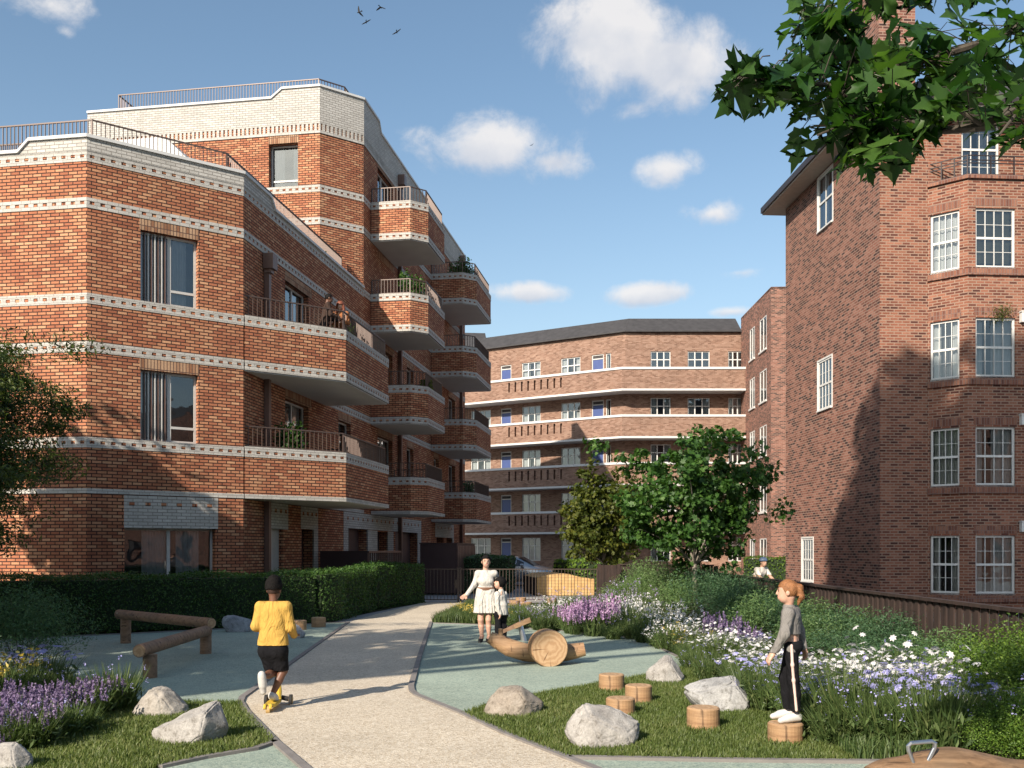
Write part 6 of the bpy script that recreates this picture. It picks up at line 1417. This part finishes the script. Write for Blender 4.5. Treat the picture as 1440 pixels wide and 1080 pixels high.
def cloth_mat(n, c, var=.08): 
    k = NT(n); tc = k.n('TexCoord'); mp = k.n('Mapping'); mp.inputs['Scale'].default_value = (1, 1, .55); k.link(tc.outputs['Object'], mp.inputs[0]); f = k.noise(mp.outputs[0], 11, 3, .5); w = k.n('TexNoise', Scale=7.0, Detail=2.0, Distortion=2.2); k.link(mp.outputs[0], w.inputs['Vector'])
    k.set(Base_Color=k.ramp(f, [(.3, tuple(x*(1-var) for x in c)), (.7, tuple(x*(1+var) for x in c))]), Roughness=.9); k.b.inputs['Specular IOR Level'].default_value = .15; k.bump(w.outputs['Fac'], .75, .05); return k.m
M['skin_dark'] = skin_mat('dark_skin', (.145, .065, .04)); M['skin_light'] = skin_mat('light_skin', (.55, .33, .24)); M['skin_tan'] = skin_mat('tan_skin', (.48, .29, .20))
M['hair_black'] = plain('black_hair', (.006, .005, .005), .75, var=.3, scale=40, bump=.5); M['hair_auburn'] = plain('auburn_hair', (.26, .11, .04), .5, var=.3, scale=40, bump=.5); M['hair_red'] = plain('red_brown_hair', (.20, .06, .03), .55, var=.3, scale=40, bump=.5)
M['hair_black'].node_tree.nodes['Principled BSDF'].inputs['Specular IOR Level'].default_value = .2
M['eye'] = plain('dark_eye', (.015, .012, .012), .2, var=.02); M['lips'] = plain('lips', (.40, .14, .12), .5, var=.05)
M['yellow_knit'] = cloth_mat('yellow_jersey', (.50, .31, .075)); M['black_cloth'] = cloth_mat('black_cloth', (.009, .009, .011)); M['white_cloth'] = cloth_mat('white_cloth', (.52, .50, .46)); M['cream_cloth'] = cloth_mat('cream_cloth', (.66, .61, .54)); M['grey_knit'] = cloth_mat('grey_jersey', (.20, .19, .18))
M['brown_leather'] = plain('brown_belt', (.16, .075, .04), .6); M['white_shoe'] = plain('white_trainer', (.52, .51, .49), .6, var=.06); M['black_shoe'] = plain('black_shoe', (.015, .014, .014), .35); M['pinkstripe'] = plain('pale_pink_stripe', (.72, .52, .46), .8); M['dark_top'] = cloth_mat('dark_brown_top', (.05, .032, .026)); M['rust_top'] = cloth_mat('rust_top', (.30, .12, .05)); M['sock'] = cloth_mat('dark_sock', (.035, .033, .04))
M['fade'] = plain('cropped_hair', (.04, .02, .014), .85, var=.25, scale=60)
# ---- boy on the scooter
def px_joint(cx_, base, m): return lambda px, py, y=0.0: ((px-cx_)*m, y, (base-py)*m)
b = px_joint(383, 1003, .00737)
boy = dict(head=b(384.5, 833, .03), face=(.12, 1, -.08), neck=b(384.5, 850), sL=b(367, 857), sR=b(402, 857), eL=b(361, 884, -.03), eR=b(408, 886, .02), wL=b(369, 893, .19), wR=b(407, 899, .20), hLd=(.3, 1, 0), hRd=(-.1, 1, .1), hLn=(0, .3, -1), hRn=(0, .3, -1), thL=(1, 0, 0), thR=(-1, 0, 0),
           pel=b(384, 916), hipL=b(376, 919), hipR=b(392, 919), kL=b(378, 951, .02), kR=b(397, 947, .05), aL=b(373, 953, -.24), tL=b(375.5, 977, -.21), aR=b(383, 980, .0), tR=b(384, 990, .13))
boy['kL'] = v3(b(383, 950, .07)); boy['aL'] = v3(b(375, 952, -.19)); boy['tL'] = v3(b(376, 973, -.16))
def z_below(z): return lambda Fd, X, Y, Z: np.maximum(Fd, Z-z)
def z_above(z): return lambda Fd, X, Y, Z: np.maximum(Fd, z-Z)
def z_band(a, c): return lambda Fd, X, Y, Z: np.maximum(np.maximum(Fd, Z-c), a-Z)
Sb = .80; bz = lambda py: (1003-py)*.00737
def sole(P, J, r): return []
person('boy seen from behind in yellow long sleeved top and black shorts riding a scooter', (X_(383, 9.9), 9.9, 0), Sb, boy, dict(skin='skin_dark', head=.98, wide=1.05, wear=[
    dict(name='top', mat='yellow_knit', of=['torso', 'armL', 'armR'], add=lambda P, J, r: [('c', J['hipL']+v3(-.005, 0, .02), J['hipL']+v3(-.01, 0, .09), .085, .07), ('c', J['hipR']+v3(.005, 0, .02), J['hipR']+v3(.01, 0, .09), .085, .07)], infl=.016, clip=z_band(bz(910.5), bz(849)), k=.03),
    dict(name='hair_fade', mat='fade', of=[], add=lambda P, J, r: [P['head'][0]], infl=.0035, clip=lambda Fd, X, Y, Z: np.maximum(np.maximum(Fd, (boy['head'][2]-.042)-Z), (Z-boy['head'][2]-.03)), h=.004),
    dict(name='shorts', mat='black_cloth', of=[], add=lambda P, J, r: [('c', J['hipL']+v3(0, 0, .02), J['kL']+v3(-.02, -.01, .03), .082, .070), ('c', J['hipR']+v3(0, 0, .02), J['kR']+v3(-.02, 0, .02), .082, .068), ('c', J['hipL'], J['hipR'], .09, .09)], infl=.006, clip=z_band(bz(947), bz(906)), k=.03),
    dict(name='trainer', mat='white_shoe', of=['footL'], infl=.007, h=.005), dict(name='trainer', mat='white_shoe', of=['footR'], infl=.007, h=.005)],
    hair=dict(mat='hair_black', vol=.012, top=.02, lift=.012, fringe=.05, back=-.005, rough=.05)), h=.0055)
def scooter():
    Y0, Y1 = 9.72, 10.22; T = thing('kick_scooter', (-2.49, 9.95, 0), 'small yellow three wheeled kick scooter under the boy', 'scooter'); x0, x1 = X_(377.5, Y0), X_(391, Y1); d = Vector((x1-x0, Y1-Y0, 0)).normalized(); s = Vector((d.y, -d.x, 0)); A = Vector((x0, Y0, 0))
    def W(t, u, z): return tuple(A+d*t+s*u+Vector((0, 0, z)))
    m = MB(); out = [(0.02, .035), (.08, .058), (.34, .062), (.44, .05), (.52, .035)]
    top = [W(t, -w, .095) for t, w in out]+[W(t, w, .095) for t, w in reversed(out)]; bot = [(p[0], p[1], .06) for p in top]; m.poly(top); m.poly(bot[::-1])
    for i in range(len(top)): j = (i+1) % len(top); m.poly([bot[i], bot[j], top[j], top[i]])
    m.build('deck', M['scooter'], T, weld=True, bevel=.006)
    m = MB(); m.tube([W(.46, 0, .08), W(.50, .0, .17), W(.515, 0, .24)], [.045, .04, .03], 12); m.build('head_tube', M['scooter'], T)
    m = MB(); m.tube([W(.515, 0, .22), W(.50, .01, .50), W(.47, .01, .79)], .017, 10); m.build('steering_column', M['scooter'], T)
    m = MB(); m.tube([W(.47, -.17, .79), W(.47, .19, .79)], .014, 8); hb = m.build('handlebar', M['darkmetal'], T)
    for sg in (-1, 1): m = MB(); m.tube([W(.47, sg*.11, .79), W(.47, sg*.20, .79)], .019, 8); m.build('grip', M['bluegrip'], hb)
    for u in (-.13, .13):
        m = MB(); m.tube([W(.52, u*.25, .09), W(.53, u*.85, .07)], .026, 8); m.build('axle_arm', M['tyre'], T); m = MB(); m.tube([W(.53, u-.014, .06), W(.53, u+.014, .06)], .06, 18); w = m.build('wheel', M['tyre'], T); m = MB(); m.tube([W(.53, u-.018, .06), W(.53, u+.018, .06)], .042, 14); m.build('rim', M['wheelgold'], w)
    m = MB(); m.tube([W(.0, -.02, .045), W(.0, .02, .045)], .045, 16); m.build('wheel', M['wheelgold'], T); m = MB(); m.tube([W(.03, -.03, .09), W(-.03, -.03, .095), W(-.055, -.03, .06)], .014, 6); m.tube([W(.03, .03, .09), W(-.03, .03, .095), W(-.055, .03, .06)], .014, 6); m.build('rear_fender', M['scooter'], T)
M['scooter'] = plain('yellow_plastic', (.62, .42, .05), .4, var=.04); M['wheelgold'] = plain('ochre_wheel', (.36, .24, .09), .5); M['bluegrip'] = plain('blue_grip', (.05, .12, .4), .6); scooter()
# ---- woman in cream dress
w_ = px_joint(682, 903, .0129); WY = 17.35
wom = dict(head=w_(683.5, 789.5, -.02), face=(.12, -1, -.05), neck=w_(683, 800), sL=w_(672.5, 806.5), sR=w_(695, 806.5), eL=w_(667, 822, .0), eR=w_(703, 822, .16), wL=w_(657, 835.5, -.12), wR=w_(705, 829.5, -.02), hLd=(-.75, -.3, -.55), hLn=(.2, -1, .2), thL=(-1, 0, 0), hRd=(.15, -.55, -.8), hRn=(-.6, .1, -.2), thR=(1, 0, 0),
           pel=w_(683, 839), hipL=w_(677, 842), hipR=w_(688.5, 842), kL=w_(676, 871, -.03), kR=w_(687, 871, -.02), aL=w_(677.5, 895, .02), aR=w_(687.5, 895, .03), tL=w_(675, 902, -.12), tR=w_(686, 902, -.11))
wz = lambda py: (903-py)*.0129
def heel(P, J, r): return [('c', J[k]+v3(0, .035, -.02), v3(J[k][0], J[k][1]+.045, .008), .012, .007) for k in ('aL', 'aR')]
person('woman in cream long sleeved belted dress and black heels with her arm out', (X_(682, WY), WY, 0), .95, wom, dict(skin='skin_light', curl=.35, wide=.9, wear=[
    dict(name='dress', mat='white_cloth', of=['torso', 'armL', 'armR'], add=lambda P, J, r: [('c', v3(J['pel'][0]-.06, 0, wz(832)), v3(J['pel'][0]-.085, -.01, wz(861)), .105, .13), ('c', v3(J['pel'][0]+.06, 0, wz(832)), v3(J['pel'][0]+.085, -.01, wz(861)), .105, .13), ('e', J['pel']*.38+(J['sL']+J['sR'])*.31+v3(0, -.05, .02), (.12, .07, .08))], infl=.010, clip=lambda Fd, X, Y, Z: np.maximum(np.maximum(Fd+.006*np.sin(X*110+Y*60)*np.clip((wz(835)-Z)*5, 0, 1), wz(861.5)-Z), Z-wz(801.5)), k=.03),
    dict(name='belt', mat='brown_leather', of=['torso'], infl=.030, clip=z_band(wz(829.8), wz(825.6)), k=.03),
    dict(name='heeled_shoe', mat='black_shoe', of=['footL'], infl=.004, add=lambda P, J, r: heel(P, J, r)[:1], clip=z_below(.075)), dict(name='heeled_shoe', mat='black_shoe', of=['footR'], infl=.004, add=lambda P, J, r: heel(P, J, r)[1:], clip=z_below(.075))],
    hair=dict(mat='hair_black', vol=.002, fringe=.052, back=-.07, add=lambda hc, f, sd, uz, hs: [('e', hc-f*.08*hs+uz*.09*hs, (.04*hs, .04*hs, .035*hs)), ('c', hc+f*.06*hs+uz*.085*hs-sd*.02*hs, hc+uz*.03*hs+sd*.075*hs+f*.03*hs, .02*hs, .018*hs)])), h=.0065)
# ---- boy in white shirt beside her
c_ = px_joint(704, 901, .0130); cz_ = lambda py: (901-py)*.0130
kid = dict(head=c_(702.5, 818.5, .0), face=(-1, -.25, .25), neck=c_(704.5, 828), sL=c_(699.5, 834, -.07), sR=c_(709, 834, .07), eL=c_(699, 848, -.13), eR=c_(710, 848, .10), wL=c_(703.5, 860, -.15), wR=c_(708, 861, .06), hLd=(0, -.1, -1), hLn=(-1, .2, 0), thL=(1, 0, 0), hRd=(0, 0, -1), hRn=(-1, 0, 0), thR=(1, 0, 0),
           pel=c_(704.5, 858), hipL=c_(701, 861, -.03), hipR=c_(708, 861, .03), kL=c_(700.5, 879, -.05), kR=c_(708, 879, .02), aL=c_(700.5, 896, -.03), aR=c_(708, 896, .04), tL=c_(696, 900, -.09), tR=c_(704, 900, -.01))
person('boy in white shirt and black trousers looking up at the woman in the dress', (X_(704, WY), WY-.02, 0), .73, kid, dict(skin='skin_light', curl=.6, head=1.04, wear=[
    dict(name='shirt', mat='white_cloth', of=['torso', 'armL', 'armR'], add=lambda P, J, r: [('c', J['pel']+v3(0, 0, .1), J['pel']+v3(0, 0, -.03), .105, .115)], infl=.014, clip=z_band(cz_(862.5), cz_(827)), k=.025),
    dict(name='trousers', mat='black_cloth', of=['legL', 'legR'], add=lambda P, J, r: [('c', J['hipL'], J['hipR'], .085, .085), ('c', J['kL'], J['aL'], .05, .05), ('c', J['kR'], J['aR'], .05, .05)], infl=.010, clip=z_band(.03, cz_(856))),
    dict(name='shoe', mat='black_shoe', of=['footL'], infl=.008), dict(name='shoe', mat='black_shoe', of=['footR'], infl=.008)],
    hair=dict(mat='hair_black', vol=.016, fringe=.03, back=-.075)), h=.006)
# ---- girl on the stump
gx, gY, gh = GST[1], GST[2], GST[3]; g_ = px_joint(1106, 1013, gY/F); gz_ = lambda py: (1013-py)*gY/F
J_g = v3(g_(1112, 890))
girl = dict(head=g_(1105.5, 829, -.02), face=(-1, .32, -.05), neck=g_(1109, 848), sL=g_(1103, 859, -.11), sR=g_(1120, 858, .08), eL=g_(1095, 887, -.17), eR=g_(1130, 886, .12), wL=g_(1081.5, 914, -.13), wR=g_(1135, 910, .10), hLd=(-.6, .05, -.8), hLn=(.8, .3, -.5), thL=(-1, 0, 0), hRd=(.25, -.1, -1), hRn=(-1, -.3, 0), thR=(-1, 0, 0),
            pel=g_(1113, 903), hipL=g_(1110, 908, -.06), hipR=g_(1116, 908, .06), kL=g_(1113, 952, -.06), kR=g_(1108, 953, .10), aL=g_(1117, 1002, -.05), aR=g_(1113, 1001, .09), tL=g_(1095, 1009, -.06), tR=g_(1092, 1008, .12))
person('girl with auburn ponytail in grey cropped top and black striped trousers standing on a stump', (X_(1106, gY), gY, gh), .74, girl, dict(skin='skin_light', head=.95, curl=.6, wide=.84, wear=[
    dict(name='cropped_top', mat='grey_knit', of=['torso', 'armL', 'armR'], infl=.013, clip=lambda Fd, X, Y, Z: np.maximum(np.maximum(Fd, Z-gz_(846.5)), np.where(((X-J_g[0])**2+(Y-J_g[1])**2) < .0150, gz_(888.5)-Z, gz_(913)-Z)), k=.025, h=.0045),
    dict(name='trousers', mat='black_cloth', of=['legL', 'legR'], add=lambda P, J, r: [('c', J['hipL']+v3(.02, 0, .02), J['hipR']+v3(.02, 0, .02), .072, .072), ('c', J['kL'], J['aL'], .036, .036), ('c', J['kR'], J['aR'], .036, .036)], infl=.005, clip=z_band(gz_(996), gz_(898)), h=.0045),
    dict(name='sock', mat='sock', of=[], add=lambda P, J, r: [('c', J['aL']+v3(0, 0, .07), J['aL'], .027, .027), ('c', J['aR']+v3(0, 0, .07), J['aR'], .027, .027)], infl=.004, h=.004),
    dict(name='stripe', mat='pinkstripe', of=[], add=lambda P, J, r: [('c', J['hipL']+v3(-.02, -.074, .03), J['hipL']*.5+J['kL']*.5+v3(-.018, -.062, 0), .010, .010), ('c', J['hipL']*.5+J['kL']*.5+v3(-.018, -.062, 0), J['kL']+v3(-.012, -.044, 0), .010, .010), ('c', J['kL']+v3(-.012, -.044, 0), J['aL']+v3(-.008, -.040, .05), .010, .010)], infl=.002, h=.004),
    dict(name='trainer', mat='white_shoe', of=['footL'], infl=.004, h=.0045), dict(name='trainer', mat='white_shoe', of=['footR'], infl=.004, h=.0045)],
    hair=dict(mat='hair_auburn', vol=.003, fringe=.05, back=-.05, add=lambda hc, f, sd, uz, hs: [('c', hc-f*.085*hs+uz*.055*hs, hc-f*.125*hs+uz*.035*hs, .026*hs, .034*hs), ('c', hc-f*.125*hs+uz*.035*hs, hc-f*.135*hs-uz*.06*hs, .036*hs, .034*hs), ('c', hc-f*.135*hs-uz*.06*hs, hc-f*.105*hs-uz*.135*hs, .034*hs, .010*hs)])), h=.005)
# ---- couple on the front balcony
def stand(face, lean=(0, 0), S=1.0, arms=None):
    f = nrmz(v3(face[0], face[1], 0)); s = nrmz(np.cross(f, v3(0, 0, 1))); up = v3(0, 0, 1); L = v3(lean[0], lean[1], 0)
    J = dict(head=f*.03+up*1.58+L*1.25, face=v3(face[0], face[1], -.1), neck=up*1.44+L, sL=-s*.17+up*1.38+L*.95, sR=s*.17+up*1.38+L*.95, pel=up*.93, hipL=-s*.09+up*.9, hipR=s*.09+up*.9, kL=-s*.09+up*.5+f*.02, kR=s*.09+up*.5+f*.02, aL=-s*.09+up*.08, aR=s*.09+up*.08, tL=-s*.1+up*.035+f*.16, tR=s*.1+up*.035+f*.16)
    for k, q in (('L', -1), ('R', 1)):
        J['e'+k] = s*q*.24+up*1.12+f*.06+L*.8; J['w'+k] = s*q*.14+up*1.08+f*.30+L*.6; J['h'+k+'d'] = f-s*q*.3; J['h'+k+'n'] = v3(0, 0, -1); J['th'+k] = v3(-q, 0, 0)
    return {k: (v*S if k != 'face' else v) for k, v in J.items()}
def dressed(top, bottom, skin, hair, S, shorts=None, short_sleeve=False):
    return dict(skin=skin, eyes=True, wear=[dict(name='top', mat=top, of=['torso', 'armL', 'armR'], infl=.014, k=.03, clip=z_band(.88*S, 1.46*S)), dict(name='trousers', mat=bottom, of=['legL', 'legR'], add=lambda P, J, r: [('c', J['hipL'], J['hipR'], .10*S, .10*S)], infl=.012, clip=z_band(.06*S, .95*S)), dict(name='shoe', mat='black_shoe', of=['footL'], infl=.008), dict(name='shoe', mat='black_shoe', of=['footR'], infl=.008)], hair=hair)
fz = 6.21+.55
person('man in dark top with his back turned leaning by the front balcony rail', (*Lp(1.40, 1.97), fz), 1.04, stand((.75, .25), (.08, .0), 1.08), dressed('dark_top', 'black_cloth', 'skin_dark', dict(mat='hair_black', vol=.002, fringe=.05, back=-.04), 1.08), h=.011)
person('woman with curly reddish hair beside the man on the front balcony', (*Lp(1.70, 2.48), fz), .98, stand((-.2, -1), (.0, -.05), 1.0), dressed('rust_top', 'black_cloth', 'skin_tan', dict(mat='hair_red', vol=.03, fringe=.045, back=-.16, add=lambda hc, f, sd, uz, hs: [('c', hc+sd*.085*hs, hc+sd*.10*hs-uz*.15*hs, .045*hs, .05*hs), ('c', hc-sd*.085*hs, hc-sd*.10*hs-uz*.15*hs, .045*hs, .05*hs)]), 1.0), h=.010)
# ---- cyclist behind the timber fence
cyY = 25.0; cX = X_(1069, cyY)
def cyclist():
    s = v3(0, 1, 0)
    J = dict(head=(.07, -.06, 1.36), face=(.5, -.86, -.05), neck=(.04, -.02, 1.24), sL=(.16, .08, 1.17), sR=(-.11, -.09, 1.17), eL=(.29, .02, .96), eR=(-.06, -.25, .96), wL=(.40, -.06, .86), wR=(.20, -.24, .86), hLd=(.8, -.4, -.1), hRd=(.8, -.1, -.1), hLn=(0, 0, -1), hRn=(0, 0, -1), thL=(1, 0, 0), thR=(-1, 0, 0),
             pel=(-.16, 0, .86), hipL=(-.12, .08, .85), hipR=(-.18, -.08, .85), kL=(.16, .10, .74), kR=(.12, -.12, .60), aL=(.0, .11, .42), aR=(.0, -.11, .27), tL=(.15, .11, .36), tR=(.15, -.11, .20))
    person('cyclist in white T-shirt and blue helmet riding behind the timber fence', (cX, cyY, 0), .98, J, dict(skin='skin_tan', wear=[dict(name='tshirt', mat='cream_cloth', of=['torso', 'armL', 'armR'], infl=.016, k=.03, clip=lambda Fd, X, Y, Z: np.maximum(np.maximum(Fd, .84-Z), np.maximum(Z-1.235, np.where((X-.02)**2+(Y+.01)**2 > .034, 1.03-Z, -1)))), dict(name='shorts', mat='black_cloth', of=['legL', 'legR'], add=lambda P, J, r: [('c', J['hipL'], J['hipR'], .1, .1)], infl=.010, clip=lambda Fd, X, Y, Z: np.maximum(np.maximum(Fd, X-.06), Z-.93)), dict(name='shoe', mat='black_shoe', of=['footL'], infl=.01), dict(name='shoe', mat='black_shoe', of=['footR'], infl=.01),
        dict(name='helmet', mat='helmet', of=[], add=lambda P, J, r: [('e', J['head']+v3(-.005, .0, .055), (.098, .085, .075))], infl=.012, clip=lambda Fd, X, Y, Z: np.maximum(Fd, 1.385-Z))], hair=dict(mat='hair_black', vol=-.002, fringe=.05, back=-.04)), h=.009)
M['helmet'] = plain('blue_grey_helmet', (.10, .15, .24), .4, var=.5, scale=30)
cyclist()
def bicycle():
    T = thing('bicycle', (cX, cyY, 0), 'dark bicycle under the cyclist mostly hidden by the fence', 'bicycle'); W = lambda x, z, y=0: (cX+x, cyY+y, z); m = MB()
    for a, b_ in (((-.22, .82), (-.02, .30)), ((-.02, .30), (.40, .78)), ((-.20, .74), (.38, .86)), ((-.02, .30), (-.50, .34)), ((-.50, .34), (-.20, .74)), ((.36, .92), (.56, .34))): m.tube([W(*a), W(*b_)], .016, 8)
    m.build('frame', M['darkmetal'], T)
    for x in (-.5, .56):
        m = MB(); m.tube([W(x+.33*math.cos(t*.2618), .34+.33*math.sin(t*.2618)) for t in range(25)], .014, 7, caps=False); w = m.build('wheel', M['tyre'], T); m = MB()
        for t in range(10): m.tube([W(x, .34), W(x+.32*math.cos(t*.628), .34+.32*math.sin(t*.628))], .002, 4)
        m.build('spokes', M['steel'], w)
    m = MB(); m.tube([W(-.34, .87), W(-.22, .88), W(-.1, .86)], [.06, .05, .02], 10); m.build('saddle', M['black_shoe'], T); m = MB(); m.tube([W(.45, .85, -.24), W(.41, .88, -.1), W(.37, .92, 0), W(.41, .88, .1), W(.45, .85, .24)], .013, 8); m.build('handlebar', M['darkmetal'], T)
    m = MB(); m.tube([W(-.02, .30, -.12), W(-.02, .30, .12)], .05, 12); m.tube([W(-.02, .30, -.09), W(.06, .17, -.09), W(.06, .17, -.17)], .012, 6); m.tube([W(-.02, .30, .09), W(-.08, .43, .09), W(-.08, .43, .17)], .012, 6); m.build('crank', M['steel'], T)
bicycle()
